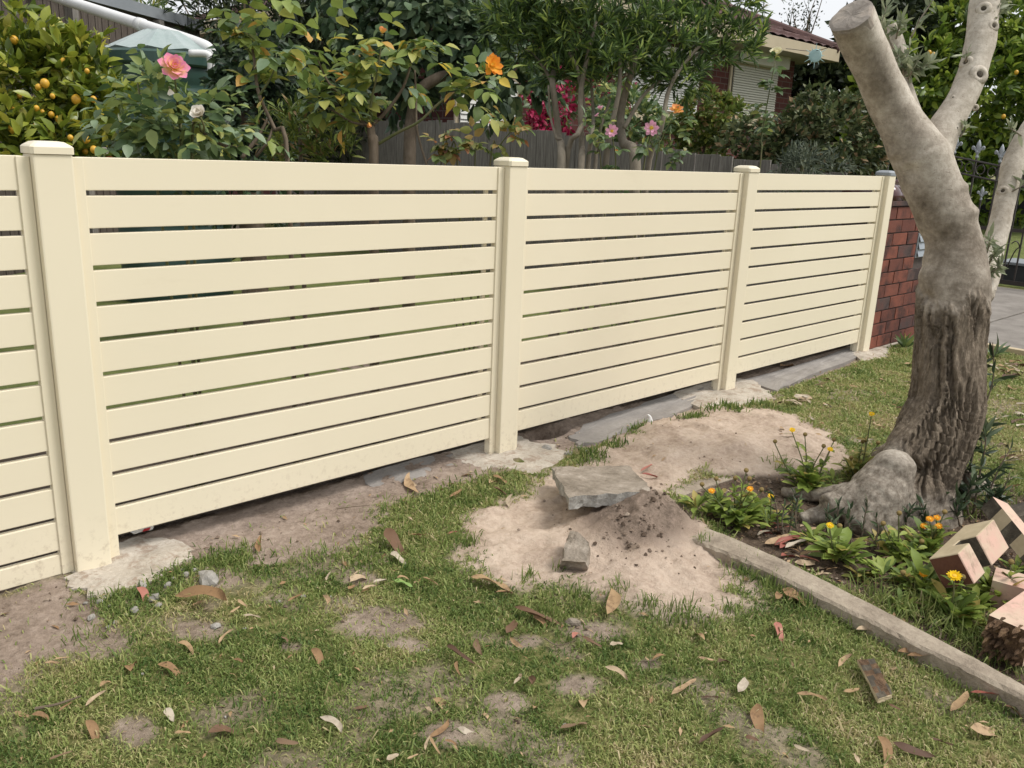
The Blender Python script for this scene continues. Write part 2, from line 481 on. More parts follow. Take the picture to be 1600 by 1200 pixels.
M['bright_leaf'] = leafmat('bright_citrus_leaf', [(3, L(0.071, 0.117, 0.020)), (4, L(0.152, 0.234, 0.032)), (3, L(0.305, 0.385, 0.057))], .42, .25, .45)
M['dark_tree_leaf'] = leafmat('dark_tree_leaf', [(4, L(0.021, 0.033, 0.014)), (3, L(0.041, 0.059, 0.021)), (1, L(0.081, 0.098, 0.036))], .6, .15, .3)
M['olive_leaf'] = leafmat('grey_olive_leaf', [(3, L(0.176, 0.209, 0.121)), (3, L(0.270, 0.304, 0.189)), (1, L(0.365, 0.392, 0.257))], .55, .25, .35, 1.3)
M['oleander_leaf'] = leafmat('dark_shoot_leaf', [(4, L(0.038, 0.061, 0.029)), (3, L(0.072, 0.106, 0.049)), (1, L(0.145, 0.186, 0.097))], .45, .2, .4)
M['marigold_leaf'] = leafmat('marigold_leaf', [(3, L(0.130, 0.193, 0.041)), (4, L(0.217, 0.296, 0.055)), (3, L(0.319, 0.386, 0.083)), (1, L(0.464, 0.372, 0.110))], .55, .3, .35)
M['herb_leaf'] = leafmat('feathery_herb_leaf', [(3, L(0.077, 0.100, 0.070)), (3, L(0.132, 0.155, 0.100))], .6, .2, .3)
M['dry_leaf'] = leafmat('dry_gum_leaf', [(3, L(.40, .27, .15)), (3, L(.47, .33, .20)), (3, L(.31, .19, .10)), (2, L(.52, .40, .27))], .75, .12, .25, 1.1, .75)
M['dark_dry_leaf'] = leafmat('dark_brown_leaf', [(2, L(.10, .055, .035)), (2, L(.15, .085, .05)), (1, L(.20, .13, .08))], .7, .05, .3, 1.2)
M['red_leaf'] = leafmat('red_leaf', [(2, L(.32, .10, .075)), (2, L(.42, .17, .13))], .6, .1, .35, 1.2)
M['pale_leaf'] = leafmat('bleached_leaf', [(2, L(.45, .37, .27)), (2, L(.52, .45, .36))], .75, .1, .25, 1.05, .5)
M['green_fallen'] = leafmat('green_fallen_leaf', [(1, L(.26, .40, .12)), (1, L(.26, .40, .12))], .6, .2, .3, 1.1)
def petalmat(name, inner, outer, p0=.25, p1=.85):
    t = NT(name)
    tc = t.n('ShaderNodeTexCoord'); sp = t.n('ShaderNodeSeparateXYZ'); t.l(tc.outputs['Object'], sp.inputs[0])
    col = t.ramp(sp.outputs[0], [(p0, inner), (p1, outer)])
    return t.pbr(col, .6, None, .25, 0, .3, col)
M['petal_pink'] = petalmat('pink_yellow_petal', L(.86, .60, .22), L(.78, .27, .46), .3, .85)
M['petal_white'] = petalmat('white_petal', L(.78, .72, .58), L(.80, .76, .70))
M['petal_cream'] = petalmat('cream_petal', L(.80, .74, .42), L(.80, .76, .55))
M['petal_orange'] = petalmat('orange_petal', L(.86, .50, .06), L(.84, .25, .035), .4, 1.0)
M['petal_peach'] = petalmat('peach_petal', L(.84, .52, .12), L(.80, .34, .14))
M['petal_rosy'] = petalmat('rosy_single_petal', L(.86, .74, .50), L(.80, .42, .56), .1, .5)
M['petal_marigold'] = petalmat('marigold_orange_petal', L(.85, .38, .02), L(.85, .27, .015))
M['petal_yellow'] = petalmat('marigold_yellow_petal', L(.86, .58, .01), L(.86, .66, .02))
M['petal_crimson'] = leafmat('crimson_bract', [(2, L(.30, .008, .05)), (2, L(.42, .02, .09)), (1, L(.55, .10, .20))], .6, .2, .3, 1.1)
M['stamen'] = plain('yellow_stamen', [L(.6, .35, .03), L(.75, .5, .06)], 30, .8, .3, 90)
M['seedhead'] = plain('brown_seed_head', [L(.12, .09, .03), L(.24, .17, .06)], 30, .9, .5, 90)
M['lemon'] = plain('lemon_skin', [L(.50, .26, .02), L(.62, .37, .03)], 12, .45, .3, 120, .003, spec=.5)

# ------------------------------------------------------------------ leaf templates and scatter
def leaf_tpl(seg=4, W=.36, fold=.25, curl=.25, prof='ovate', cup=0.0, wav=0.0, bend=0.0):
    """unit leaf along +x, normal +z; triangles"""
    V, Fc = [], []
    for i in range(seg + 1):
        t = i / seg
        if prof == 'ovate': w = (math.sin(math.pi * min(1, t ** .75)) ** .8)
        elif prof == 'lance': w = math.sin(math.pi * t ** .8) ** .9
        elif prof == 'obov': w = math.sin(math.pi * t ** 1.7) ** .7 * .92 + .12 * (1 - t)
        elif prof == 'petal': w = (math.sin(math.pi * .5 * min(1, t * 1.25)) ** .9) * (1 if t < .75 else math.sqrt(max(0, 1 - ((t - .75) / .25) ** 2)) * .85 + .15)
        else: w = 1
        w = max(w, 0.03) * W * .5
        x, z = t * (1 - .12 * abs(curl) * t), -curl * t * t * .6
        wz = wav * math.sin(t * 9)
        b_ = bend * (t * t - t)
        V += [(x, w + b_, z + fold * w + wz), (x, b_, z), (x, -w + b_, z + fold * w - wz)]
    for i in range(seg):
        a = i * 3
        for k in (0, 1):
            Fc += [(a + k, a + k + 1, a + k + 4), (a + k, a + k + 4, a + k + 3)]
    return np.array(V, float), np.array(Fc, int)
T_OV = leaf_tpl(4, .58, .3, .3)
T_OV3 = leaf_tpl(3, .55, .3, .3)
T_LANCE = leaf_tpl(4, .20, .4, .35, 'lance')
T_LANCE2 = leaf_tpl(2, .22, .4, .35, 'lance')
T_LEMON = leaf_tpl(4, .48, .35, .25, 'lance')
T_OBOV = leaf_tpl(5, .36, .3, .45, 'obov')
T_SMALL = leaf_tpl(2, .55, .3, .2)
def frames(X, N):
    X = unit(X)
    Y = unit(np.cross(N, X))
    Z = np.cross(X, Y)
    return np.stack([X, Y, Z], -1)                          # columns
def joined(name, tpl, pos, Mx, size, mat, parent=None, col=None):
    V, Fc = tpl
    n, k = len(pos), len(V)
    W = np.einsum('nij,kj->nki', Mx * np.asarray(size)[:, None, None], V) + pos[:, None, :]
    FF = (Fc[None] + (np.arange(n) * k)[:, None, None]).reshape(-1, 3)
    me = mesh_arr(name, W.reshape(-1, 3), FF, True, col)
    return link(name, me, mat, parent)
def show_order(pos, size, cell=9.0):
    """leaves that show largest first: nearest in each small patch of the picture, inside the frame"""
    x, y, w = project(pos)
    ok = (w > .1) & (x > -20) & (x < 1620) & (y > -20) & (y < 1220)
    px = np.asarray(size) / np.maximum(w, .1)
    key = (np.floor(x / cell).astype(np.int64) + 4000) * 100000 + np.floor(y / cell).astype(np.int64) + 4000
    order = np.lexsort((w, key))
    first = np.zeros(len(pos), bool)
    ks = key[order]
    f = np.ones(len(ks), bool); f[1:] = ks[1:] != ks[:-1]
    first[order[f]] = True
    score = px * np.where(ok, 1, 0) * np.where(first, 1, .35)
    return np.argsort(-score), ok
def leaves(root, tpl, pos, X, N, size, mat, n_parts=300, part='leaf', rest='foliage'):
    """the leaves that show largest as objects of their own (shared mesh), all others joined into one part"""
    pos, X, N = np.asarray(pos), np.asarray(X), np.asarray(N)
    size = np.asarray(size) if not np.isscalar(size) else np.full(len(pos), float(size))
    Mx = frames(X, N)
    order, ok = show_order(pos, size)
    if n_parts >= len(pos): take = np.arange(len(pos))
    else: take = np.array([i for i in order[:n_parts] if ok[i]], int)
    base = np.array(root.location) if root is not None else np.zeros(3)
    if len(take):
        key = (id(tpl[0]), mat.name)
        me = _shared.get(key)
        if me is None:
            me = mesh_arr(part, tpl[0], tpl[1], True); me.materials.append(mat); _shared[key] = me
        for i in take:
            o = bpy.data.objects.new(part, me)
            Q = Mx[i] * size[i]
            p = pos[i] - base
            mm = Matrix(((Q[0, 0], Q[0, 1], Q[0, 2], p[0]), (Q[1, 0], Q[1, 1], Q[1, 2], p[1]), (Q[2, 0], Q[2, 1], Q[2, 2], p[2]), (0, 0, 0, 1)))
            o.parent = root
            o.matrix_local = mm
            COL.objects.link(o)
    mask = np.ones(len(pos), bool); mask[take] = False
    if mask.any():
        o = joined(rest, tpl, pos[mask] - base, Mx[mask], size[mask], mat, root)
        o['kind'] = 'stuff'
_shared = {}
def rand_dir(n):
    return unit(rng.normal(size=(n, 3)))
def crown(c, rad, ncl, per, spread, shell=.55, up=.35, droop=0.0, flat=.8, keep=None):
    """clumps of leaves through an uneven ellipsoid; returns pos, X, N"""
    c, rad = np.asarray(c, float), np.asarray(rad, float)
    u = rand_dir(ncl)
    r = shell + (1 - shell) * rng.random(ncl) ** .6
    bump = .8 + .38 * np.array([mnoise.noise(Vector(q * 2.1 + c)) for q in u])
    cen = c + rad * u * (r * bump)[:, None]
    if keep is not None:
        k = keep(cen); cen, u = cen[k], u[k]
    n = len(cen)
    axis = unit(u * .8 + rand_dir(n) * .7 + np.array([0, 0, up]))
    cc = np.repeat(cen, per, 0); ax = np.repeat(axis, per, 0)
    t = rng.random(len(cc))
    d = unit(rand_dir(len(cc)) + ax * .9)
    pos = cc + ax * (t * spread)[:, None] + d * (spread * .18)
    X = unit(d + ax * .35 + np.array([0, 0, -droop]))
    N = unit(np.array([0, 0, flat]) + rand_dir(len(cc)) * .55 + u.repeat(per, 0) * .3)
    return pos, X, N
def jit(n, s, v=.3): return s * (1 + v * (rng.random(n) * 2 - 1))

# ================================================================== TERRAIN
GZ = -0.035
def gp(lst, z=GZ): return np.array([at_z(px, py, z)[:2] for px, py in lst])
POLY_LEFT = gp([(-400, 880), (0, 925), (110, 895), (150, 930), (160, 965), (130, 1010), (70, 1040), (0, 1075), (-400, 1110)])
POLY_FENCE = gp([(150, 905), (185, 845), (300, 820), (600, 690), (830, 690), (790, 740), (720, 762), (650, 772), (604, 800), (560, 850), (505, 872), (405, 880), (380, 850), (330, 862), (290, 892)])
POLY_SAND = gp([(705, 852), (725, 815), (800, 788), (860, 745), (915, 715), (960, 692), (1060, 640), (1130, 628), (1220, 645), (1300, 680), (1335, 720), (1250, 765), (1110, 752), (1040, 775), (1110, 835), (1168, 868), (1170, 905), (1192, 948), (1120, 962), (1010, 950), (900, 925), (800, 925), (745, 905)])
POLY_STRIP = gp([(780, 690), (900, 660), (1130, 590), (1350, 540), (1420, 530), (1350, 562), (1215, 612), (1100, 640), (930, 700), (850, 720)])
POLY_BED = gp([(1048, 776), (1100, 757), (1240, 742), (1330, 752), (1420, 745), (1500, 752), (1640, 770), (2100, 800), (2300, 1300), (1800, 1220), (1597, 1069), (1475, 1000), (1300, 906), (1175, 862), (1110, 822)])
PATCH = [(590, 975, 75, 30), (335, 905, 60, 22), (560, 905, 36, 13), (790, 1098, 55, 24), (905, 1068, 55, 24), (700, 1150, 60, 28), (150, 1000, 70, 38), (210, 1140, 50, 36), (1010, 1035, 26, 10), (640, 1010, 40, 14), (300, 985, 60, 22), (1075, 960, 60, 22), (455, 1012, 24, 9), (930, 985, 60, 22), (820, 1000, 30, 12)]
PATCHW = []
for px, py, a, b in PATCH:
    c0 = at_z(px, py, GZ)[:2]; ca = at_z(px + a, py, GZ)[:2] - c0; cb = at_z(px, py + b, GZ)[:2] - c0
    PATCHW.append((c0, np.linalg.inv(np.stack([ca, cb], -1))))
def bare(P):
    """how bare the ground is (1 = no lawn), how sandy, how much garden bed"""
    x, y = P[:, 0], P[:, 1]
    n = (fbm(x * 7, y * 7, 3, 4) - .5) * .16 + (fbm(x * 30, y * 30, 5, 3) - .5) * .07
    sand = 1 - sstep(-.07, .06, poly_sd(P, POLY_SAND) + n * 1.2)
    fen = 1 - sstep(-.035, .035, np.minimum(poly_sd(P, POLY_FENCE), poly_sd(P, POLY_LEFT)) + n)
    stp = 1 - sstep(-.02, .02, poly_sd(P, POLY_STRIP) + n * .4)
    bed = 1 - sstep(-.02, .02, poly_sd(P, POLY_BED) + n * .15)
    pt = np.zeros(len(P))
    for c0, inv in PATCHW:
        q = (P[:, :2] - c0) @ inv.T
        pt = np.maximum(pt, 1 - sstep(.5, 1.15, np.hypot(q[:, 0], q[:, 1]) + n * 4))
    rnd = sstep(.57, .72, fbm(x * 4.3 + 4, y * 4.3, 21, 4)) * .62
    b = np.maximum.reduce([sand, fen, stp, bed, pt * .92, rnd, sstep(-.03, .02, y) * (x < 6.05)])
    return np.clip(b, 0, 1), np.clip(sand - bed, 0, 1), bed
def blob(x, y, c, a, b, ang, h, p=1.0):
    ca, sa = math.cos(ang), math.sin(ang)
    u, v = ((x - c[0]) * ca + (y - c[1]) * sa) / a, (-(x - c[0]) * sa + (y - c[1]) * ca) / b
    return h * np.exp(-(u * u + v * v) ** p)
HEAP = at_z(1000, 812, 0.0)
MOUND = at_z(1120, 685, 0.0)
SANDC = at_z(900, 850, GZ)
HOLE = at_z(857, 674, GZ)
def ground_z(x, y):
    x, y = np.asarray(x, float), np.asarray(y, float)
    z = np.full(x.shape, GZ)
    near = (np.abs(x - 2.5) < 6) & (y > -6) & (y < 3)
    z = z + (fbm(x * 1.3, y * 1.3, 31, 3) - .5) * .035 * near
    z = z + blob(x, y, MOUND, .62, .30, .15, .055)
    z = z + blob(x, y, SANDC, .45, .30, .3, .028)
    z = z + blob(x, y, HEAP, .19, .15, .3, .135, .8)
    z = z - blob(x, y, HOLE, .085, .045, -.05, .20, 1.8)
    q_ = np.column_stack([x.ravel(), y.ravel()])
    k_ = (np.abs(q_[:, 0] - 3.8) < 3) & (np.abs(q_[:, 1] + .2) < .8)
    tr__ = np.zeros(len(q_)); tr__[k_] = sstep(.03, -.03, poly_sd(q_[k_], POLY_STRIP))
    z = z - tr__.reshape(x.shape) * .016
    # left of the first post the soil sits a little lower
    z = z - sstep(.7, .1, x) * .02
    return z
def ground_fine(x, y, b, s, bed):
    z = (fbm(x * 16, y * 16, 41, 4) - .5) * .020 * (b * .7 + .3) + (fbm(x * 60, y * 60, 43, 2) - .5) * .008 * b
    # scuffed prints in the sand
    z = z + s * (fbm(x * 9 + fbm(x * 5, y * 5, 47) * 3, y * 9, 45, 2) - .5) * .042 + s * np.abs(fbm(x * 26, y * 26, 48, 3) - .5) * .022
    d2 = blob(x, y, HEAP, .24, .18, .3, 1.0)
    z = z + d2 * ((fbm(x * 34, y * 34, 51, 3) - .5) * .05 + (fbm(x * 11, y * 11, 52, 2) - .5) * .05)
    return z - bed * .01
def grid_axis(a, b, step, far):
    mid = np.arange(a, b + 1e-9, step)
    g, o = step, []
    v = b
    while v < far: g *= 1.22; v += g; o.append(v)
    g, q = step, []
    v = a
    while v > -far: g *= 1.22; v -= g; q.append(v)
    return np.concatenate([q[::-1], mid, o])
gx, gy = grid_axis(-.25, 4.6, .0125, 400), grid_axis(-2.45, .12, .0125, 400)
XX, YY = np.meshgrid(gx, gy, indexing='ij')
GP = np.stack([XX.ravel(), YY.ravel()], -1)
gb, gs, gbed = bare(GP)
GZZ = ground_z(GP[:, 0], GP[:, 1]) + ground_fine(GP[:, 0], GP[:, 1], gb, gs, gbed) * (np.abs(GP[:, 0] - 2.5) < 5)
nx, ny = len(gx), len(gy)
ii = np.arange(nx * ny).reshape(nx, ny)
GF = np.stack([ii[:-1, :-1], ii[1:, :-1], ii[1:, 1:], ii[:-1, 1:]], -1).reshape(-1, 4)
gme = mesh_arr('ground', np.column_stack([GP, GZZ]), GF, True,
               {'bare': gb, 'sand': gs, 'bed': gbed, 'heap': blob(GP[:, 0], GP[:, 1], HEAP, .23, .17, .3, 1.0, .9)})
def groundmat():
    t = NT('ground_soil')
    v = t.coords(False)
    n1, n2, n3 = t.noise(v, 5, 6, .65), t.noise(v, 45, 6, .7), t.noise(v, 170, 4, .7)
    soil = t.ramp(t.math('ADD', t.math('MULTIPLY', n1, .5), t.math('MULTIPLY', n2, .5)), [(.36, L(.15, .112, .085)), (.5, L(.275, .215, .172)), (.63, L(.38, .305, .25))])
    sand = t.ramp(t.math('ADD', t.math('MULTIPLY', n1, .55), t.math('MULTIPLY', n2, .45)), [(.36, L(.33, .25, .19)), (.5, L(.475, .375, .295)), (.64, L(.58, .475, .38))])
    heap = t.ramp(n2, [(.35, L(.10, .075, .056)), (.65, L(.24, .18, .14))])
    bedc = t.ramp(n2, [(.35, L(.055, .038, .027)), (.65, L(.15, .11, .08))])
    turf = t.ramp(n2, [(.35, L(.06, .085, .022)), (.5, L(.13, .135, .045)), (.68, L(.27, .235, .11))])
    col = t.mix(t.attr('bare').outputs['Fac'], turf, soil)
    col = t.mix(t.attr('sand').outputs['Fac'], col, sand)
    hn = t.ramp(t.math('ADD', t.attr('heap').outputs['Fac'], t.math('MULTIPLY', n2, .5)), [(.42, L(0, 0, 0)), (.72, L(.9, .9, .9))])
    col = t.mix(hn, col, heap)
    col = t.mix(t.attr('bed').outputs['Fac'], col, bedc)
    nr = t.bump(n3, .7, .005, t.bump(n2, .8, .014))
    return t.pbr(col, .95, nr, .15)
M['ground'] = groundmat()
tag(link('ground', gme, M['ground']), kind='structure')
def gz1(x, y): return float(ground_z(np.array([x]), np.array([y]))[0])
def gz_full(P):
    b, s, bd = bare(P)
    return ground_z(P[:, 0], P[:, 1]) + ground_fine(P[:, 0], P[:, 1], b, s, bd)
PADS = []
def off_pads(P):
    k = np.ones(len(P), bool)
    for q in PADS: k &= poly_sd(P, q) > -.006
    return k
def on_ground(px, py):
    z = GZ
    for _ in range(6):
        p = at_z(px, py, z)
        z = float(gz_full(np.array([[p[0], p[1]]]))[0])
    return at_z(px, py, z)

# driveway, its two slabs parted by a joint, timber edge on its near side
DX0, DX1 = 6.92, 10.7
jy = at_z(1560, 503, GZ)[1]
for (y0, y1) in ((jy + .012, 3.2), (-7.0, jy - .012)):
    b = MB().box((DX0, y0, GZ - .1), (DX1, y1, GZ + .022), .006)
    tag(b.build('driveway', M['drive']), kind='structure')
t = MB().box((6.84, -3.5, GZ - .05), (6.905, -.25, GZ + .045), .006)
tag(t.own('timber_edging', M['cream_old'], (6.87, -1.5, GZ)), 'pale timber edging board along the driveway behind the tree', 'edging')

# old concrete strip under the fence
def strip(name, pts_px, top, kind, mat, label=None, cat=None, jitter=.017, sub=6, loc=None):
    P = [at_z(px, py, top)[:2] for px, py in pts_px]
    PADS.append(np.array(P))
    Q = []
    for i in range(len(P)):
        a, b = P[i], P[(i + 1) % len(P)]
        for k in range(sub):
            q = a + (b - a) * k / sub
            Q.append((q[0] + random.uniform(-1, 1) * jitter, q[1] + random.uniform(-1, 1) * jitter, top + random.uniform(-1, 1) * .003))
    bm = bmesh.new()
    ctr = np.mean([q[:2] for q in Q], 0)
    Q = np.array(Q)
    Qs = Q[:, :2].copy()
    for _ in range(10): Qs = (np.roll(Qs, 1, 0) + Qs * 2 + np.roll(Qs, -1, 0)) / 4
    rings = []
    for f_ in (1.03, 1.0, .82, .6, .36, .14):
        rings.append([bm.verts.new((ctr[0] + (q[0] - ctr[0]) * f_, ctr[1] + (q[1] - ctr[1]) * f_, GZ - .06 if f_ > 1 else (top - .006 if f_ == 1.0 else top + .012 * mnoise.noise(Vector(((ctr[0] + (q[0] - ctr[0]) * f_) * 11, (ctr[1] + (q[1] - ctr[1]) * f_) * 11, 2)))))) for q in (Q if f_ > .9 else Qs)])
    for ra, rb_ in zip(rings[:-1], rings[1:]):
        for i in range(len(Q)): bm.faces.new((ra[i], ra[(i + 1) % len(Q)], rb_[(i + 1) % len(Q)], rb_[i]))
    bm.faces.new(rings[-1])
    bm.verts.index_update()
    mb = MB().add([v.co for v in bm.verts], [[v.index for v in f.verts] for f in bm.faces]); bm.free()
    if label:
        return tag(mb.own(name, mat, loc or tuple(np.append(np.mean(P, 0), GZ))), label, cat)
    return tag(mb.build(name, mat), kind=kind)
strip('concrete_strip', [(905, 694), (897, 680), (912, 662), (1010, 628), (1135, 590), (1160, 590), (1120, 615), (1040, 650), (960, 680)], GZ + .007, 'structure', M['strip'], jitter=.02, sub=5)
strip('concrete_strip', [(1165, 592), (1345, 538), (1362, 548), (1235, 598), (1212, 609)], GZ + .008, 'structure', M['strip'], jitter=.014, sub=5)
strip('concrete_strip', [(560, 740), (640, 712), (770, 672), (770, 700), (700, 728), (640, 752), (590, 765)], GZ + .004, 'structure', M['strip'], jitter=.03, sub=4)
# cement pads round the posts
strip('cement_pad', [(100, 912), (118, 880), (150, 850), (225, 838), (285, 842), (302, 862), (262, 888), (212, 912), (160, 930)], GZ + .009, None, M['pad'], 'pale cement pad under the post with the widest face, left end of the fence', 'cement pad')
strip('cement_pad', [(690, 706), (735, 690), (800, 676), (826, 686), (866, 694), (892, 708), (872, 730), (838, 742), (790, 736), (742, 728)], GZ + .009, None, M['pad'], 'pale cement pad under the fence post beside the dark hole', 'cement pad')
strip('cement_pad', [(1050, 613), (1095, 596), (1130, 588), (1175, 592), (1195, 606), (1215, 622), (1170, 630), (1098, 636)], GZ + .012, None, M['pad'], 'pale cement pad under the fence post above the sand mound', 'cement pad')
strip('cement_pad', [(1330, 551), (1358, 538), (1392, 544), (1386, 555), (1350, 564)], GZ + .012, None, M['pad'], 'pale cement pad under the fence end post by the brick pier', 'cement pad')

# lawn and soil beyond the iron gate and behind the fence
def sheet(name, x0, x1, y0, y1, z, mat):
    return tag(MB().add([(x0, y0, z), (x1, y0, z), (x1, y1, z), (x0, y1, z)], [(0, 1, 2, 3)]).build(name, mat), kind='structure')
M['far_lawn'] = plain('mown_lawn', [L(.08, .10, .025), L(.14, .17, .045), L(.22, .23, .08)], 5, .95, .9, 130, .02, obj=False, detail=8)
M['mulch'] = plain('dark_mulch', [L(.03, .022, .016), L(.07, .05, .035), L(.13, .095, .065)], 22, .95, .8, 110, .012, obj=False, detail=8)
sheet('far_lawn', 10.95, 15.2, -3.0, 5.5, GZ + .008, M['far_lawn'])
sheet('garden_bed', -2.5, 6.2, .14, 1.5, GZ + .012, M['mulch'])
sheet('back_lawn', -2.5, 6.2, 1.5, 9.0, GZ + .008, M['far_lawn'])

# ================================================================== SLAT FENCE
PITCH_S, SLAT, NSL, TOPZ = .1063, .0913, 11, 1.2
PW, PF = .100, -.034                                        # post width, how far its face stands out
posts = []
for (a, b) in (((56.5, 245), (109, 245)), ((797.5, 264), (824.7, 264)), ((1170, 270), (1187.6, 270)), ((1389.5, 275), (1401.5, 275))):
    xa, xb = at_y(*a, PF)[0], at_y(*b, PF)[0]
    posts.append((xa + xb) / 2)
fence = empty('slat_fence', (posts[0], 0, GZ))
tag(fence, 'cream horizontal slat fence with capped square posts along the lawn', 'fence')
for i, x in enumerate(posts):
    p = MB().box((x - PW / 2, PF, GZ - .05), (x + PW / 2, PF + PW, 1.206), .005).build('post', M['cream'], fence)
    k = MB()
    h, w = PW / 2 + .0045, 0
    cy_ = PF + PW / 2
    prof = [(h, 1.2065), (h, 1.2245), (h - .004, 1.229), (h - .018, 1.238), (h - .03, 1.240)]
    # square cap built as stacked bevelled rings
    V, Fc = [], []
    for (r_, z_) in prof:
        ch = .008 if r_ > .05 else .006
        for sx, sy in ((1, -1), (1, 1), (-1, 1), (-1, -1)):
            q = [(sx * r_, sy * (r_ - ch)), (sx * (r_ - ch), sy * r_)]
            if sx * sy < 0: q = [q[1], q[0]]
            V += [(x + a, cy_ + b, z_) for a, b in q]
    n8 = 8
    for j in range(len(prof) - 1):
        for e in range(n8): Fc.append((j * n8 + e, j * n8 + (e + 1) % n8, (j + 1) * n8 + (e + 1) % n8, (j + 1) * n8 + e))
    Fc += [tuple(reversed(range(n8))), tuple((len(prof) - 1) * n8 + e for e in range(n8))]
    k.add(V, Fc)
    k.build('post_cap', M['cream'] if i < 3 else M['capping'], p)
    if i == 3: p.children[0]['label'] = 'pale grey end post cap'
spans = [(-1.3, posts[0] - PW / 2)] + [(posts[i] + PW / 2, posts[i + 1] - PW / 2) for i in range(3)]
bm_dirt = 0
for si, (x0, x1) in enumerate(spans):
    ch = .034                                               # channel each side of the panel
    pn = empty('fence_panel'); pn.parent = fence
    for xa, xb in ((x0 + .0008, x0 + ch), (x1 - ch, x1 - .0008)):
        MB().box((xa, -.004, GZ + .002), (xb, .031, TOPZ - .001), .002).build('channel', M['cream'], pn)
    n = 12 if si == 0 else NSL
    for j in range(n):
        zt = TOPZ - j * PITCH_S
        zb = zt - SLAT
        if j == 11: zb = zt - .064
        MB().box((x0 + ch * .55, .002, zb), (x1 - ch * .55, .024, zt), .0022).build('slat', M['cream'], pn)
    for xs in (x1 - ch - .045,) if si else (x1 - .5,):
        MB().box((xs, .0252, .06), (xs + .018, .0372, TOPZ - .02), .001).build('stiffener', M['cream'], pn)

# ================================================================== BRICK PIER AND WALL, LETTER FLAP
pier = empty('brick_wall', (6.5, .1, GZ))
tag(pier, 'red-brown brick wall with rounded glazed coping beside the fence end', 'wall')
BX0, BX1, BY0, BY1 = posts[3] + PW / 2 + .02, 6.80, -.02, .33
BH, BL_ = .0765, .230
ROWS = 11
Z0 = float(at_y(1375, 541, BY0)[2])
Ztop = float(at_y(1375, 322.5, BY0)[2])
CRS = (Ztop - Z0) / ROWS
tag(MB().box((BX0 + .012, BY0 + .012, GZ - .1), (BX1 - .012, BY1 - .012, Ztop - .004)).build('mortar_core', M['mortar'], pier))
MB().box((BX0 - .01, BY0 - .012, GZ - .1), (BX1 + .02, BY1 + .02, Z0 - .004), .004).build('footing', M['pad'], pier)
flap_c = at_y(1441, 380, BY0)
bmesh_cache = {}
def brick(x0, x1, y0, y1, z0, z1, mt):
    key = (round(x1 - x0, 3), round(y1 - y0, 3), mt)
    if key not in bmesh_cache:
        hx, hy, hz = (x1 - x0) / 2, (y1 - y0) / 2, (z1 - z0) / 2
        me = MB().box((-hx, -hy, -hz), (hx, hy, hz), .003).mesh('brick')
        me.materials.append(M[mt]); bmesh_cache[key] = me
    o = link('brick', bmesh_cache[key], None, pier)
    b = pier.location
    o.location = ((x0 + x1) / 2 - b[0], (y0 + y1) / 2 - b[1] + random.uniform(-.0025, .0015), (z0 + z1) / 2 - b[2])
    o.rotation_euler = (0, 0, random.uniform(-.006, .006))
for r_ in range(ROWS):
    z0, z1 = Z0 + r_ * CRS, Z0 + r_ * CRS + CRS - .009
    x = BX0 - (.0 if r_ % 2 else .115)
    while x < BX1 - .02:
        xa, xb = max(x, BX0), min(x + BL_, BX1)
        cut = (z1 > flap_c[2] - .10 and z0 < flap_c[2] + .075)
        if xb - xa > .03 and not (cut and xb > flap_c[0] - .10 and xa < flap_c[0] + .12):
            brick(xa, xb, BY0, BY0 + .1, z0, z1, 'brick2' if random.random() < .16 else 'brick')
        elif cut and xa < flap_c[0] - .10 and xb > flap_c[0] - .10:
            brick(xa, flap_c[0] - .105, BY0, BY0 + .1, z0, z1, 'brick')
        x += BL_ + .010
    y = BY0 + .105
    while y < BY1 - .05:
        brick(BX1 - .1, BX1 + .001, y, min(y + BL_, BY1), z0, z1, 'brick')
        y += BL_ + .01
MB().box((BX0 - .012, BY0 - .014, Ztop), (BX1 + .014, BY1 + .014, Ztop + .035), .004).build('coping_course', M['brick2'], pier)
cap = MB()
P = []
for a in np.linspace(0, math.pi, 13):
    P.append(((BY0 + BY1) / 2 - (BY1 - BY0) / 2 * 1.08 * math.cos(a), Ztop + .036 + .14 * math.sin(a) ** .8))
xs = [BX0 - .02, BX0 + .24, BX0 + .244, BX1 + .02]
for x in (xs[:2], xs[2:]):
    cp = MB()
    V = [(x[0], y_, z_) for y_, z_ in P] + [(x[1], y_, z_) for y_, z_ in P]
    n = len(P)
    cp.add(V, [(i, i + 1, n + i + 1, n + i) for i in range(n - 1)] + [tuple(range(n)), tuple(reversed(range(n, 2 * n))), (0, n, 2 * n - 1, n - 1)])
    cp.build('coping_tile', M['glazed'], pier, True)
lb = MB().box((flap_c[0] - .10, BY0 - .006, flap_c[2] - .105), (flap_c[0] + .11, BY0 + .05, flap_c[2] + .075), .003).build('letter_box', M['letter'], pier)
for k in range(3):
    zz = flap_c[2] + .058 - k * .056
    f_ = MB().add([(flap_c[0] - .085, BY0 - .008, zz), (flap_c[0] + .10, BY0 - .008, zz), (flap_c[0] + .10, BY0 - .022, zz - .042), (flap_c[0] - .085, BY0 - .022, zz - .042),
                   (flap_c[0] - .085, BY0 - .006, zz - .003), (flap_c[0] + .10, BY0 - .006, zz - .003), (flap_c[0] + .10, BY0 - .018, zz - .045), (flap_c[0] - .085, BY0 - .018, zz - .045)],
                  [(0, 1, 2, 3), (7, 6, 5, 4), (0, 4, 5, 1), (2, 6, 7, 3), (0, 3, 7, 4), (1, 5, 6, 2)])
    f_.build('flap', M['letter'], lb)

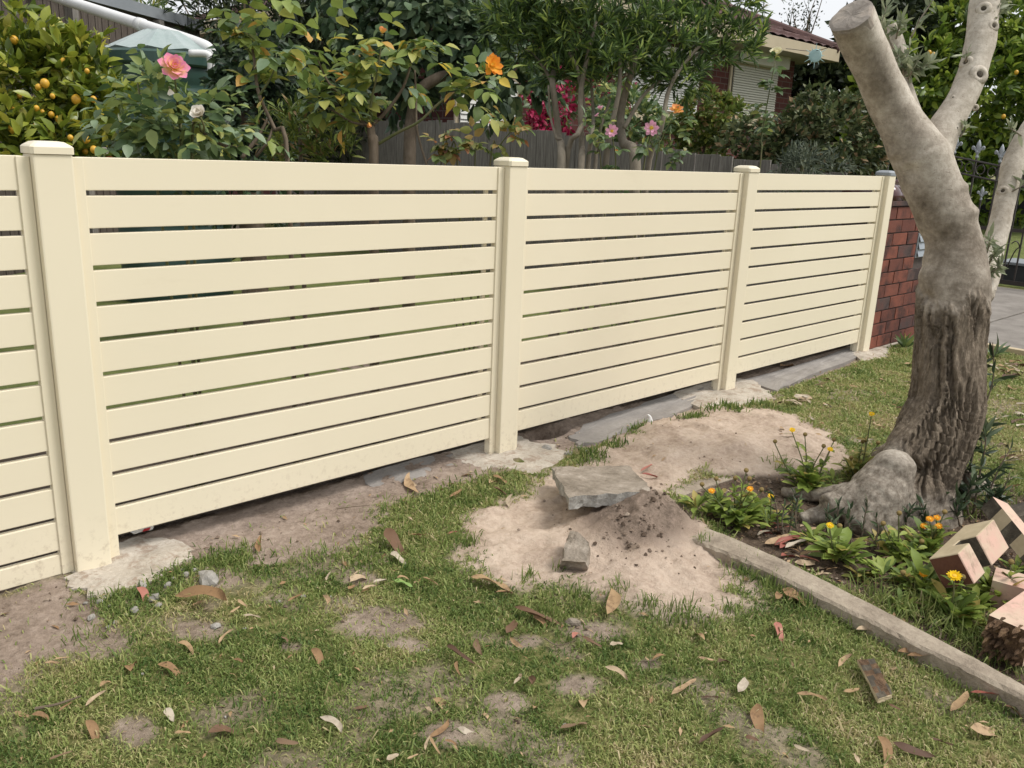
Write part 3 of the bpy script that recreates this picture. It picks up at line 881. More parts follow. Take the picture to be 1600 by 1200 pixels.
# ================================================================== SIDE PALING FENCE (grey boards, rising away)
SFX = 6.3
side = empty('paling_fence', (SFX, 2.5, GZ))
tag(side, 'low grey weathered paling fence behind the rose bushes', 'fence')
yy = .36
def side_top(y): return np.interp(y, [.3, .6, 1.14, 1.6, 2.1, 3.6, 4.7, 6.0, 9.5], [1.185, 1.21, 1.27, 1.305, 1.34, 1.485, 1.555, 1.59, 1.66])
while yy < 9.4:
    w = random.uniform(.095, .15)
    zt = float(side_top(yy)) + random.uniform(-.014, .01)
    o = MB().box((SFX, yy, GZ - .02), (SFX + .014 + random.uniform(0, .006), yy + w - .005, zt), .002).build('paling', M['paling'], side)
    o.location.x += random.uniform(-.004, .004)
    o.rotation_euler = (random.uniform(-.006, .006), 0, 0)
    yy += w
for z in (.35, 1.0):
    MB().box((SFX + .022, .36, z), (SFX + .065, 9.4, z + .07)).build('rail', M['paling'], side)

# ================================================================== GARDEN EDGING
def edging_run(inner, outer, z, name, parent=None, n=70, amp=.0028, sink=.034):
    A = curve_pts([at_z(*q, z)[:2] for q in inner], n); B = curve_pts([at_z(*q, z)[:2] for q in outer], n)
    V, Fc = [], []
    for i in range(n):
        a, b = A[i], B[i]
        e = (b - a) / np.linalg.norm(b - a)
        j = lambda s=1: random.uniform(-1, 1) * amp * s
        zz = z + (mnoise.noise(Vector((a[0] * 6, a[1] * 6, 3))) * .003) - sink * float(sstep(.34, .0, i / n))
        V += [(*(a - e * .004), GZ - .08), (*(a + e * j()), zz - .006 + j(.6)), (*(a + e * .010), zz + j(.4)), (*((a + b) / 2), zz + .002 + j(.4)),
              (*(b - e * .010), zz + j(.4)), (*(b + e * j(1.3)), zz - .008 + j(.8)), (*(b + e * .006), GZ - .08)]
    k = 7
    for i in range(n - 1):
        for q in range(k - 1): Fc.append((i * k + q, i * k + q + 1, (i + 1) * k + q + 1, (i + 1) * k + q))
    Fc += [tuple(range(k)), tuple(reversed(range((n - 1) * k, n * k)))]
    return MB().add(V, Fc)
ez = .010
mb = edging_run([(1036, 781), (1104, 815), (1200, 862), (1300, 911), (1475, 1000), (1597, 1066), (1760, 1160)],
                [(1010, 798), (1080, 836), (1170, 878), (1303, 942), (1431, 1006), (1592, 1086), (1735, 1174)], ez, 'garden_edging')
edg = tag(mb.own('garden_edging', M['edging'], tuple(at_z(1300, 930, GZ))), 'long grey concrete garden edging between the lawn and the flower bed', 'garden edging')
edging_run([(1041, 782), (1085, 766), (1150, 744)], [(1010, 772), (1060, 757), (1130, 735)], ez - .022, 'return', n=24, sink=0).build('edging_return', M['edging'], edg)

# ================================================================== BROKEN CONCRETE
def subdivided(mb, cuts, amp, freq=14, seed=0):
    bm = bmesh.new()
    me = mb.mesh('tmp'); bm.from_mesh(me); bpy.data.meshes.remove(me)
    bmesh.ops.subdivide_edges(bm, edges=list(bm.edges), cuts=cuts, use_grid_fill=True)
    bm.normal_update()
    off = Vector((seed * 3.7, seed * 1.3, 0))
    nv = {v: v.normal.copy() for v in bm.verts}
    for v in bm.verts:
        k = mnoise.noise(v.co * freq + off) * .65 + mnoise.noise(v.co * freq * 3.3 + off) * .35
        v.co += nv[v] * k * amp
    bm.verts.index_update()
    o = MB().add([v.co for v in bm.verts], [[v.index for v in f.verts] for f in bm.faces])
    bm.free()
    return o
def hexa(b, t):
    return MB().add(list(b) + list(t), [(3, 2, 1, 0), (4, 5, 6, 7), (0, 1, 5, 4), (1, 2, 6, 5), (2, 3, 7, 6), (3, 0, 4, 7)])
def two_mats(o, mat, test):
    o.data.materials.append(mat)
    for p in o.data.polygons:
        if test(p): p.material_index = 1
zb_, zf_ = .060, .105
top = [at_z(862, 731, zb_), at_z(984, 727, zb_), at_z(1019, 766, zf_), at_z(889, 778, zf_)]
# ragged outline between the four corners
rag = []
for i in range(4):
    a, b = top[i], top[(i + 1) % 4]
    kk = 9 if i % 2 == 0 else 6
    nrm_ = np.array([b[1] - a[1], a[0] - b[0], 0]); nrm_ /= np.linalg.norm(nrm_)
    for k in range(kk):
        s_ = random.uniform(-1, 1) * (.010 if i == 2 else .006) * (k > 0)
        rag.append(a + (b - a) * k / kk + nrm_ * s_)
rag = np.array(rag)
V = list(rag) + [p + np.array([0, 0, -.046]) + (p - rag.mean(0)) * random.uniform(-.10, .02) for p in rag]
n = len(rag)
slab = MB().add(V, [tuple(range(n)), tuple(reversed(range(n, 2 * n)))] + [(i, n + i, n + (i + 1) % n, (i + 1) % n) for i in range(n)])
bm = bmesh.new(); me = slab.mesh('t'); bm.from_mesh(me)
bmesh.ops.triangulate(bm, faces=[f for f in bm.faces if len(f.verts) > 4])
bmesh.ops.subdivide_edges(bm, edges=list(bm.edges), cuts=2, use_grid_fill=True)
bm.normal_update()
nv = {v: v.normal.copy() for v in bm.verts}
for v in bm.verts: v.co += nv[v] * (mnoise.noise(v.co * 24) * .007 + mnoise.noise(v.co * 70) * .005)
bm.verts.index_update()
sb = MB().add([v.co for v in bm.verts], [[v.index for v in f.verts] for f in bm.faces]); bm.free()
slo = tag(sb.own('concrete_slab', M['slab'], tuple(at_z(945, 790, .0))), 'flat broken concrete slab lying on top of the dug soil heap', 'slab')
two_mats(slo, M['fresh'], lambda p: abs(p.normal.z) < .75)

g0 = float(on_ground(898, 893)[2])
b4 = [at_z(876, 891, g0 - .01), at_z(917, 893, g0 - .01), at_z(921, 858, g0 + .035), at_z(886, 845, g0 + .035)]
zt = g0 + .052
t4 = [at_z(877, 876, zt), at_z(917, 879, zt), at_z(921, 846, zt + .04), at_z(891, 826, zt + .04)]
ch = subdivided(hexa(b4, t4), 7, .015, 24, 2)
cho = tag(ch.own('concrete_chunk', M['slab'], tuple(on_ground(898, 880))), 'long broken concrete lump pointing out of the soil heap towards the lawn', 'concrete lump')

def rock(p, size, squash=.6, seed=0, n=2):
    bm = bmesh.new()
    bmesh.ops.create_icosphere(bm, subdivisions=n, radius=1)
    a = random.uniform(0, 6.28)
    sx, sy = random.uniform(.8, 1.2), random.uniform(.6, .9)
    for v in bm.verts:
        k = 1 + .35 * mnoise.noise(v.co * 1.3 + Vector((seed, seed * 2, 1))) + .15 * mnoise.noise(v.co * 3 + Vector((seed, 0, 1)))
        q = v.co * k
        q = Vector((round(q.x * 3.2) / 3.2 * .4 + q.x * .6, q.y, q.z))
        x, y = q.x * sx, q.y * sy
        v.co = Vector((x * math.cos(a) - y * math.sin(a), x * math.sin(a) + y * math.cos(a), q.z * squash)) * size * .5
    o = MB().add([tuple(np.array(v.co) + p) for v in bm.verts], [[v.index for v in f.verts] for f in bm.faces])
    bm.free()
    return o
STONES = [  # px, py, px size, label
 (326, 911, 42, 'largest grey rubble stone on the bare soil right of the wide fence post', 'stone'),
 (223, 917, 17, 'pale grey rubble chips on the grass by the first cement pad', 'chip'), (240, 938, 22, 0, 'chip'), (210, 955, 16, 0, 'chip'), (156, 942, 13, 0, 'chip'),
 (143, 967, 15, 0, 'chip'), (180, 974, 12, 0, 'chip'), (262, 916, 14, 0, 'chip'), (169, 981, 9, 0, 'chip'), (247, 948, 14, 0, 'chip'), (134, 944, 11, 0, 'chip'),
 (290, 900, 14, 0, 'chip'), (303, 893, 12, 0, 'chip'), (285, 891, 9, 0, 'chip'), (272, 905, 10, 0, 'chip'), (172, 948, 9, 0, 'chip'), (196, 962, 9, 0, 'chip'), (337, 980, 14, 0, 'chip'), (435, 941, 10, 0, 'chip'),
 (474, 933, 10, 0, 'chip'), (516, 934, 9, 0, 'chip'), (382, 983, 7, 0, 'chip'),
 (854, 705, 22, 'pale grey broken stone on the cement pad beside the dark hole', 'stone'),
 (888, 712, 18, 'small pale concrete lump at the edge of the pad, right of the dark hole', 'stone'), (905, 700, 10, 0, 'stone2'), (862, 716, 7, 0, 'stone2'), (752, 707, 7, 0, 'stone2'), (915, 706, 8, 0, 'stone2'),
 (895, 977, 26, 'grey brown stone half buried in the lawn below the soil heap', 'stone'),
 (776, 969, 10, 'small blue-grey pebble lying alone in the middle of the lawn', 'stone'),
 (668, 1018, 8, 0, 'loose'), (607, 1012, 11, 0, 'loose'), (788, 1133, 8, 0, 'loose'), (882, 1133, 7, 0, 'loose'), (352, 1121, 6, 0, 'loose'), (222, 1054, 8, 0, 'loose'),
]
GROUPLAB = {'chip': 'small pale grey rubble chip near the cement pad at the wide post', 'stone2': 'tiny concrete crumb around the cement pad by the dark hole', 'loose': 'little pale pebble lying loose in the lawn'}
for i, (px, py, s, lab, kd) in enumerate(STONES):
    p = on_ground(px, py)
    dd = depth(p)
    sz = s * dd / F
    o = rock(p + np.array([0, 0, sz * .16]), sz, .6, i * 3.1, 2 if s > 12 else 1).own('stone' if kd == 'stone' else 'pebble', M['stone'] if i != 28 else M['slab'], tuple(p))
    if kd == 'stone': tag(o, lab, 'stone')
    else: tag(o, GROUPLAB[kd], 'pebble', {'chip': 'rubble chips by the first pad', 'stone2': 'crumbs round the second pad', 'loose': 'loose pebbles in the lawn'}[kd])

# ================================================================== PINK PAINTED TIMBER OFFCUTS
Rm = np.array([[-0.1107, 0.1166, 0.987], [-0.8265, -0.5623, -0.0263], [0.5519, -0.8187, 0.1587]])
o0 = np.array([2.581, -1.773, 0.099])
ev, ew, eu = Rm[:, 0], Rm[:, 1], Rm[:, 2]
W_ = .10
prof = [(0, 0), (0, W_), (.079, W_), (.083, .045), (.122, .048), (.129, W_), (.262, W_), (.262, 0)]    # (u, v), notch cut in from one face
V = [o0 + eu * u + ev * v for u, v in prof] + [o0 + eu * u + ev * v + ew * W_ for u, v in prof]
n = len(prof)
nb = MB().add(V, [tuple(reversed(range(n))), tuple(range(n, 2 * n))] + [(i, (i + 1) % n, n + (i + 1) % n, n + i) for i in range(n)])
me = nb.mesh('t'); bm = bmesh.new(); bm.from_mesh(me)
bmesh.ops.bevel(bm, geom=list(bm.edges), offset=.0025, segments=1, affect='EDGES')
bm.verts.index_update()
nb = MB().add([v.co for v in bm.verts], [[v.index for v in f.verts] for f in bm.faces]); bm.free()
po = tag(nb.own('timber_offcut', M['pink'], tuple(o0)), 'notched cream and pink painted timber block with its bare brown end facing the lawn', 'timber offcut')
po.data.materials.append(M['sawn']); po.data.materials.append(M['darkwood']); po.data.materials.append(M['cream_old'])
for p in po.data.polygons:
    nn = np.array(p.normal); c_ = np.array(p.center) + o0 - o0; c_ = np.array(p.center)
    u_, v_ = c_ @ eu, c_ @ ev
    if nn @ eu < -.8 and u_ < .02: p.material_index = 1
    elif .07 < u_ < .135 and v_ < W_ - .004 and abs(nn @ ew) < .6 and v_ > .02: p.material_index = 2  # faces inside the notch take the darker timber colour
    elif nn @ ew < -.6: p.material_index = 3
def beam(P0, axis, side, up, l, w, h, name_mats, cuts=5, amp=.002, seed=0):
    axis, side, up = unit(np.array(axis, float)), unit(np.array(side, float)), unit(np.array(up, float))
    b = [P0, P0 + side * w, P0 + side * w + axis * l, P0 + axis * l]
    return subdivided(hexa([q - up * h for q in b], b), cuts, amp, 20, seed)
# rotten post: ragged end towards the lawn
P0, P1 = at_z(1545, 961, .085), at_z(1584, 981, .085)
ax_ = at_z(1600, 923.5, .085) - P0
sd_ = P1 - P0; ax_[2] = 0.0; sd_[2] = 0
w_ = float(np.linalg.norm(sd_)); ax_ = unit(ax_); sd_ = unit(sd_ - ax_ * (sd_ @ ax_)); 
o = beam(P0, ax_, sd_, (0, 0, 1), .52, .105, .105, None, 7, .0015, 3).own('rotten_post', M['pink'], tuple(P0))
tag(o, 'pink timber post with a rotten brown broken end in the weeds beside the edging', 'timber offcut')
o.data.materials.append(M['rotten'])
for p in o.data.polygons:
    if np.array(p.normal) @ ax_ < -.5: p.material_index = 1
rb = MB()                                                   # splinters of the rotten end
for k in range(46):
    a, b = random.random(), random.random()
    q = P0 + sd_ * .105 * a - np.array([0, 0, .105 * b])
    l = random.uniform(.008, .05) * (1.2 - .5 * a)
    rr = random.uniform(.004, .010)
    rb.tube([q + ax_ * .02, q - ax_ * l * .5, q - ax_ * l + np.array([0, 0, random.uniform(-.008, .004)])], [rr, rr * .8, rr * .2], 5)
rb.build('rotten_end', M['rotten'], o)['kind'] = 'stuff'
# leaning notched post at the back
P0 = at_d(1551, 776, 3.02); P1 = at_d(1640, 885, 2.72)
ax_ = unit(P1 - P0); up_ = unit(np.array([.45, -.1, 1.0]) - ax_ * (np.array([.45, -.1, 1.0]) @ ax_)); sd_ = unit(np.cross(up_, ax_))
if sd_ @ (C - P0) < 0: sd_ = -sd_
o = beam(P0 - sd_ * .075, ax_, sd_, up_, .45, .075, .06, None, 6, .001, 5).own('leaning_post', M['pink'], tuple(P0))
tag(o, 'pink timber post leaning across the notched block, cream and dark marks along its side', 'timber offcut')
o.data.materials.append(M['darkwood']); o.data.materials.append(M['cream_old'])
for p in o.data.polygons:
    c_ = (np.array(p.center)) @ ax_
    if np.array(p.normal) @ sd_ > .5: p.material_index = 1 if (.03 < c_ < .085 or .15 < c_ < .19 or .27 < c_ < .32) else 2
# flat post under them
P0, P1 = at_z(1545, 905, .05), at_z(1556, 868, .05)
sd_ = P1 - P0; sd_ = unit(sd_); ax_ = np.array([sd_[1], -sd_[0], 0.0])
if ax_ @ CR < 0: ax_ = -ax_
o = beam(P0 + ax_ * .01, ax_, sd_, (0, 0, 1), .5, .11, .085, None, 5, .0015, 7).own('flat_post', M['pink'], tuple(P0))
tag(o, 'pale pink timber post lying flat underneath the notched block', 'timber offcut')
P0 = at_d(1572, 792, 3.12)
o = subdivided(beam(P0, at_d(1650, 770, 3.2) - P0, at_d(1580, 815, 2.95) - P0, (0, 0, 1), .5, .16, .12, None, 2, .012, 9), 1, .014, 9, 4).own('old_log', M['darkwood'], tuple(P0))
tag(o, 'dark rough piece of old timber lying behind the pink posts', 'timber offcut')
# small rotten paling piece on the lawn
q = [at_z(1341, 1032, GZ + .03), at_z(1366, 1028, GZ + .035), at_z(1395, 1084, GZ + .03), at_z(1372, 1092, GZ + .028)]
o = subdivided(hexa([p - np.array([0, 0, .012]) for p in q], q), 6, .006, 60, 6).own('timber_scrap', M['rotten'], tuple(q[0]))
tag(o, 'short rotten dark brown timber scrap with pale edges lying on the lawn', 'timber scrap')
o.data.materials.append(M['cream_old']); o.data.materials.append(M['darkwood'])
for p in o.data.polygons:
    p.material_index = 1 if abs(p.normal.z) < .5 else (2 if mnoise.noise(Vector(p.center) * 45) > -.05 else 0)
# white shard on the sand, paper litter under the fence
p = on_ground(1015, 660)
mb = MB(); cv = curve_pts([p + np.array([0, 0, .005]), p + np.array([-.006, 0, .03]), p + np.array([-.022, .0, .045])], 8)
mb.tube(cv, np.linspace(.017, .003, 8), 8)
tag(mb.own('shell_shard', M['pvc'], tuple(p), True), 'small curved white shard standing in the sand mound near the fence', 'shard')
p = at_z(221, 829, GZ + .03)
o = subdivided(MB().box(p + np.array([-.03, -.012, 0]), p + np.array([.035, .012, .012])), 6, .007, 60, 3).own('paper_litter', M['paper'], tuple(p))
tag(o, 'crumpled white and red paper scrap under the bottom slat', 'litter')
MB().add([p + np.array(v) for v in ((-.002, -.0135, .001), (.022, -.0135, .001), (.026, -.0135, .010), (.004, -.0135, .010))], [(0, 1, 2, 3)]).build('red_print', M['ink'], o)

# ================================================================== THE CUT-BACK TREE
TD = 3.32
def tp(px, py, d=TD): return at_d(px, py, d)
def tr(r, d=TD): return r * d / F
def tpath(L_, n=40):
    P = curve_pts([tp(a, b, d) for a, b, r, d in L_], n)
    rr = curve_pts([[tr(r, d), 0, 0] for a, b, r, d in L_], n)[:, 0]
    return P, rr
mb = MB()
MAIN = [(1436, 830, 62, 3.32), (1438, 795, 58, 3.32), (1441, 765, 50, 3.32), (1447, 735, 47, 3.32), (1459, 700, 48, 3.32), (1471, 662, 51, 3.32), (1479, 625, 52, 3.32), (1482, 585, 51, 3.32), (1484, 535, 49.5, 3.32),
        (1488, 490, 53, 3.32), (1491, 452, 54.5, 3.32), (1492, 412, 50, 3.32), (1488, 370, 43, 3.31), (1475, 335, 45, 3.3), (1460, 298, 45, 3.29), (1447, 262, 46, 3.28), (1436, 238, 45, 3.27)]
MP, MR = tpath(MAIN, 90)
mb.tube(MP, MR * np.interp(np.arange(90), [0, 30, 42, 89], [1, 1, .93, .93]), 28)
LP, LR = tpath([(1444, 252, 44, 3.28), (1428, 228, 41, 3.27), (1410, 196, 36, 3.26), (1390, 160, 33.5, 3.24), (1372, 122, 33, 3.20), (1355, 82, 33.5, 3.15), (1340, 48, 34.5, 3.10), (1331, 26, 35, 3.06)], 40)
mb.tube(LP, LR * .96, 24)
RP, RR = tpath([(1447, 262, 36, 3.3), (1468, 216, 27, 3.32), (1488, 180, 23, 3.33), (1509, 140, 21.5, 3.34), (1524, 100, 22, 3.35), (1532, 60, 22.5, 3.36), (1539, 5, 22.5, 3.37), (1549, -60, 21, 3.37), (1566, -150, 20, 3.36)], 50)
mb.tube(RP, RR, 24)
QP, QR = tpath([(1520, 470, 24, 3.40), (1538, 436, 21, 3.46), (1551, 392, 17.5, 3.50), (1562, 347, 16.5, 3.52), (1574, 296, 15.5, 3.54), (1584, 254, 17, 3.55), (1602, 214, 15, 3.56), (1632, 160, 14, 3.58), (1650, 90, 13, 3.58)], 44)
mb.tube(QP, QR, 20)
SP, SR = tpath([(1436, 215, 18, 3.33), (1420, 160, 13, 3.39), (1410, 108, 9.5, 3.42), (1402, 70, 12.5, 3.44), (1393, 38, 9.5, 3.45)], 24)
mb.tube(SP, SR, 16)
# burl and roots
gr = lambda px, py, r, lift=0.0, dd=0: None
def ball(px, py, r, d, sx=1, sz=1):
    c = tp(px, py, d); rr = tr(r, d)
    prof = [(rr * sx * math.sin(a), -rr * sz * math.cos(a)) for a in np.linspace(.05, math.pi - .05, 14)]
    mb.lathe(prof, c, 20)
ball(1395, 734, 33, 3.16); ball(1458, 780, 34, 3.27)
for L_ in ([(1399, 728, 29, 3.18), (1391, 742, 36, 3.17), (1380, 760, 41, 3.16), (1366, 782, 42, 3.14), (1350, 808, 32, 3.10), (1338, 832, 20, 3.06)],
           [(1392, 745, 30, 3.18), (1356, 772, 32, 3.16), (1322, 786, 26, 3.15), (1290, 792, 18, 3.14)],
           [(1472, 635, 46, 3.32), (1446, 682, 44, 3.29), (1414, 708, 30, 3.25), (1388, 720, 14, 3.22)]):
    P, rr = tpath(L_, 24)
    mb.tube(P, rr, 20)
for RT in ([(1392, 748, 38, .075), (1362, 764, 28, .045), (1318, 772, 18, .015), (1270, 772, 12, -.008), (1222, 768, 8, -.025)],
           [(1392, 745, 38, .085), (1368, 768, 41, .055), (1336, 788, 31, .02), (1298, 803, 19, -.01), (1250, 811, 10, -.03)],
           [(1396, 750, 38, .085), (1388, 782, 38, .04), (1376, 812, 30, .0), (1362, 832, 22, -.03)],
           [(1440, 770, 40, .05), (1420, 800, 30, .0), (1395, 822, 20, -.03)],
           [(1480, 755, 34, .05), (1512, 760, 24, .0), (1545, 765, 14, -.03)],
           [(1440, 720, 34, .10), (1402, 706, 22, .05), (1368, 712, 14, -.01)]):
    P = curve_pts([at_z(a, b, z) for a, b, r, z in RT], 20); rr = curve_pts([[tr(r, 3.2), 0, 0] for a, b, r, z in RT], 20)[:, 0]
    mb.tube(P, rr, 16)
tmp = mb.build('tree_trunk', None)
md = tmp.modifiers.new('r', 'REMESH'); md.mode = 'VOXEL'; md.voxel_size = .0052
ms = tmp.modifiers.new('s', 'SMOOTH'); ms.iterations = 16; ms.factor = .5
dg = bpy.context.evaluated_depsgraph_get()
me = bpy.data.meshes.new_from_object(tmp.evaluated_get(dg))
bpy.data.objects.remove(tmp)
nv_ = len(me.vertices)
co = np.empty(nv_ * 3); me.vertices.foreach_get('co', co); co = co.reshape(-1, 3)
no = np.empty(nv_ * 3); me.vertices.foreach_get('normal', no); no = no.reshape(-1, 3)
# nearest point of the main axis
d2 = ((co[:, None, :] - MP[None, ::2, :]) ** 2).sum(-1)
kn = d2.argmin(1); dist = np.sqrt(d2[np.arange(nv_), kn]); axr = MR[::2][kn]; axp = MP[::2][kn]
rel = co - axp
th = np.arctan2(rel @ CR, -(rel @ CF))
zbark = float(tp(1490, 474)[2])
bd = zbark + .03 * np.sin(th * 3 + 1) + (fbm(th * 3, co[:, 2] * 8, 61, 3) - .5) * .10
bark = sstep(.035, -.05, co[:, 2] - bd + (fbm(th * 9, co[:, 2] * 30, 67, 3) - .5) * .07) * sstep(2.1, 1.6, dist / axr) * sstep(.045, .11, co[:, 2] + .0 * th)
burlc = tp(1385, 750, 3.15)
bark *= sstep(.105, .16, np.linalg.norm(co - burlc, axis=1))
u_ = th * axr
wob = (fbm(co[:, 2] * 7, u_ * 9, 62, 3) - .5) * .045
ridge = np.abs(fbm((u_ + wob) * 46, co[:, 2] * 3.6, 63, 3) - .5) * 2
ridge2 = fbm((u_ + wob) * 110, co[:, 2] * 11, 64, 3)
amp = bark * ((sstep(.0, .26, ridge) - .6) * .026 + (ridge2 - .5) * .016)
# smooth bark: faint horizontal wrinkles and lumps
lump = np.array([mnoise.noise(Vector(p) * 9) for p in co])
wr = fbm(co[:, 2] * 60, th * 1.2, 66, 2) - .5
low = sstep(.30, .12, co[:, 2])
rough = np.array([mnoise.noise(Vector(p) * 34) for p in co])
amp += (1 - bark) * (lump * .0055 + wr * .0015 + low * rough * .006)
# rim where the rough bark starts
amp += .006 * np.exp(-((co[:, 2] - bd) / .02) ** 2) * sstep(1.5, 1.15, dist / axr)
# branch-collar scars
for (px, py, r, a) in ((1424, 268, .030, -.012), (1446, 463, .020, -.016), (1441, 430, .028, .010), (1510, 290, .018, .009), (1523, 330, .024, .014), (1438, 405, .02, .006), (1397, 240, .02, .006)):
    rayd = unit(ray(px, py))
    cand = np.linalg.norm(np.cross(co - C, rayd), axis=1)
    front = (no @ rayd) < .35
    amp += np.where(front, a * np.exp(-(cand / r) ** 2), 0)
co2 = co + no * amp[:, None]
me.vertices.foreach_set('co', (co2 - np.array(tp(1440, 790))).ravel().astype(np.float32))
at_ = me.attributes.new('bark', 'FLOAT', 'POINT'); at_.data.foreach_set('value', bark.astype(np.float32))
# older limb's own brown, with shade painted on its left-facing side
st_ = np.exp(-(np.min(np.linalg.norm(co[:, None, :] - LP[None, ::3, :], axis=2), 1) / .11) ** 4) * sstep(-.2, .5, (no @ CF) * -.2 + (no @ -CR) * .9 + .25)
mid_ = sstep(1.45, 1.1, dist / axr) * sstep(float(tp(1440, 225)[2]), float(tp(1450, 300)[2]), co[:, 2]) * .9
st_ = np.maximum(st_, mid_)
at_ = me.attributes.new('stain_shade', 'FLOAT', 'POINT'); at_.data.foreach_set('value', st_.astype(np.float32))
at_ = me.attributes.new('low', 'FLOAT', 'POINT'); at_.data.foreach_set('value', sstep(.33, .16, co[:, 2]).astype(np.float32))
me.polygons.foreach_set('use_smooth', np.ones(len(me.polygons), bool)); me.update()
def trunkmat():
    t = NT('tree_bark')
    v = t.coords(False)
    n1, n2 = t.noise(v, 7, 6, .65), t.noise(v, 48, 6, .7)
    n3 = t.noise(t.coords(False, (1, 1, .22)), 46, 6, .7)
    fib = t.noise(t.coords(False, (1, 1, .3)), 130, 4, .7)
    smooth = t.ramp(t.math('ADD', t.math('MULTIPLY', n1, .6), t.math('MULTIPLY', n2, .4)), [(.34, L(.275, .238, .19)), (.48, L(.42, .373, .31)), (.62, L(.58, .53, .455))])
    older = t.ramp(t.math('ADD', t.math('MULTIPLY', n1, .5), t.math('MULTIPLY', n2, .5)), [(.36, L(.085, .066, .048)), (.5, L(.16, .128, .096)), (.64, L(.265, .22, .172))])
    col = t.mix(t.math('MULTIPLY', t.attr('stain_shade').outputs['Fac'], t.ramp(n1, [(.3, L(1, 1, 1)), (.7, L(.55, .55, .55))])), smooth, older)
    greyb = t.ramp(n2, [(.34, L(.105, .086, .066)), (.5, L(.21, .18, .145)), (.66, L(.32, .285, .235))])
    col = t.mix(t.attr('low').outputs['Fac'], col, greyb)
    speck = t.ramp(t.noise(v, 95, 3, .8), [(.63, L(0, 0, 0)), (.70, L(.7, .7, .7))])
    col = t.mix(speck, col, L(.13, .095, .07))
    n4c = t.noise(t.coords(False, (1, 1, .16)), 95, 5, .75)
    lent = t.ramp(t.noise(t.coords(False, (1, 1, 5)), 30, 5, .7, .6), [(.60, L(0, 0, 0)), (.68, L(.55, .55, .55))])
    col = t.mix(lent, col, L(.12, .09, .066))
    bk = t.ramp(t.math('ADD', t.math('MULTIPLY', n3, .35), t.math('ADD', t.math('MULTIPLY', n2, .25), t.math('MULTIPLY', n4c, .4))), [(.36, L(.075, .057, .041)), (.5, L(.205, .163, .119)), (.62, L(.37, .305, .232))])
    col = t.mix(t.attr('bark').outputs['Fac'], col, bk)
    b = t.bump(n2, .3, .006, t.bump(fib, .35, .004))
    n4 = t.noise(t.coords(False, (1, 1, .16)), 95, 5, .75)
    deep = t.math('MULTIPLY', t.math('ADD', n3, n4), t.attr('bark').outputs['Fac'])
    b = t.bump(deep, .9, .02, b)
    return t.pbr(col, .88, b, .2)
M['trunk'] = trunkmat()
tree = link('cut_back_tree', me, M['trunk'])
tree.location = tuple(tp(1440, 790))
tag(tree, 'hard-pruned pale tree with thick sawn limbs and rough dark bark on its lower trunk', 'tree')
# sawn face
ce, ax_ = LP[-1], unit(LP[-1] - LP[-3])
cf = MB()
V, Fc = [ce + ax_ * .006], []
e1 = unit(np.cross(ax_, [0, 0, 1.0])); e2 = np.cross(ax_, e1)
for j, q in enumerate((.3, .6, .85, 1.0)):
    for k in range(36):
        a = 2 * math.pi * k / 36
        rr = LR[-1] * .955 * q * (1 + .04 * math.sin(3 * a) + .02 * math.sin(7 * a))
        V.append(ce + (e1 * math.cos(a) + e2 * math.sin(a)) * rr + ax_ * (.008 if j < 3 else .005) + ax_ * random.uniform(-.001, .001))
for k in range(36):
    Fc.append((0, 1 + k, 1 + (k + 1) % 36))
    for j in range(4): Fc.append((1 + j * 36 + k, 1 + (j + 1) * 36 + k, 1 + (j + 1) * 36 + (k + 1) % 36, 1 + j * 36 + (k + 1) % 36))
for k in range(36): V.append(V[1 + 3 * 36 + k] - ax_ * .045)
cf.add(V, Fc)
def cutmat():
    t = NT('sawn_wood_end')
    v = t.coords(True, (1, 1, 1))
    n1, n2 = t.noise(v, 16, 5), t.noise(v, 90, 4)
    col = t.ramp(n1, [(.32, L(.19, .165, .14)), (.5, L(.30, .27, .235)), (.66, L(.43, .37, .31))])
    col = t.mix(t.math('MULTIPLY', n2, .35), col, L(.16, .13, .11))
    return t.pbr(col, .9, t.bump(n2, .4, .004), .2)
M['cut'] = cutmat()
cf.build('sawn_face', M['cut'], tree)
# knots on the right limb
KN = [(1531, 116, 12, 3.30), (1509, 97, 9, 3.30), (1537, 13, 9, 3.31), (1553, 40, 8, 3.33), (1567, 298, 7, 3.47), (1489, 152, 3, 3.28), (1496, 200, 3, 3.27), (1524, 168, 4, 3.31)]
for (px, py, r, d) in KN:
    c = tp(px, py, d); ax_ = unit(C - c)
    # sit on the surface: walk to the mesh along the view ray
    hit, loc_, nrm_, idx_ = tree.ray_cast(Vector(C - np.array(tree.location)), Vector(unit(ray(px, py))))
    if hit:
        c = np.array(loc_) + np.array(tree.location); ax_ = unit(np.array(nrm_) + ax_ * .3)
    q = tr(r, d)
    k = MB().lathe([(q * 1.35, -q * .30), (q * 1.1, q * .0), (q * .85, q * .13), (q * .62, q * .15), (q * .5, q * .07), (q * .42, -.05 * q)], c, 16, Vector(ax_))
    ko = k.build('knot', M['trunk'], tree, True)
    MB().lathe([(q * .47, -q * .1), (q * .40, q * .06), (q * .12, q * .10)], c, 12, Vector(ax_)).build('knot_heart', M['darkwood'], ko, True)
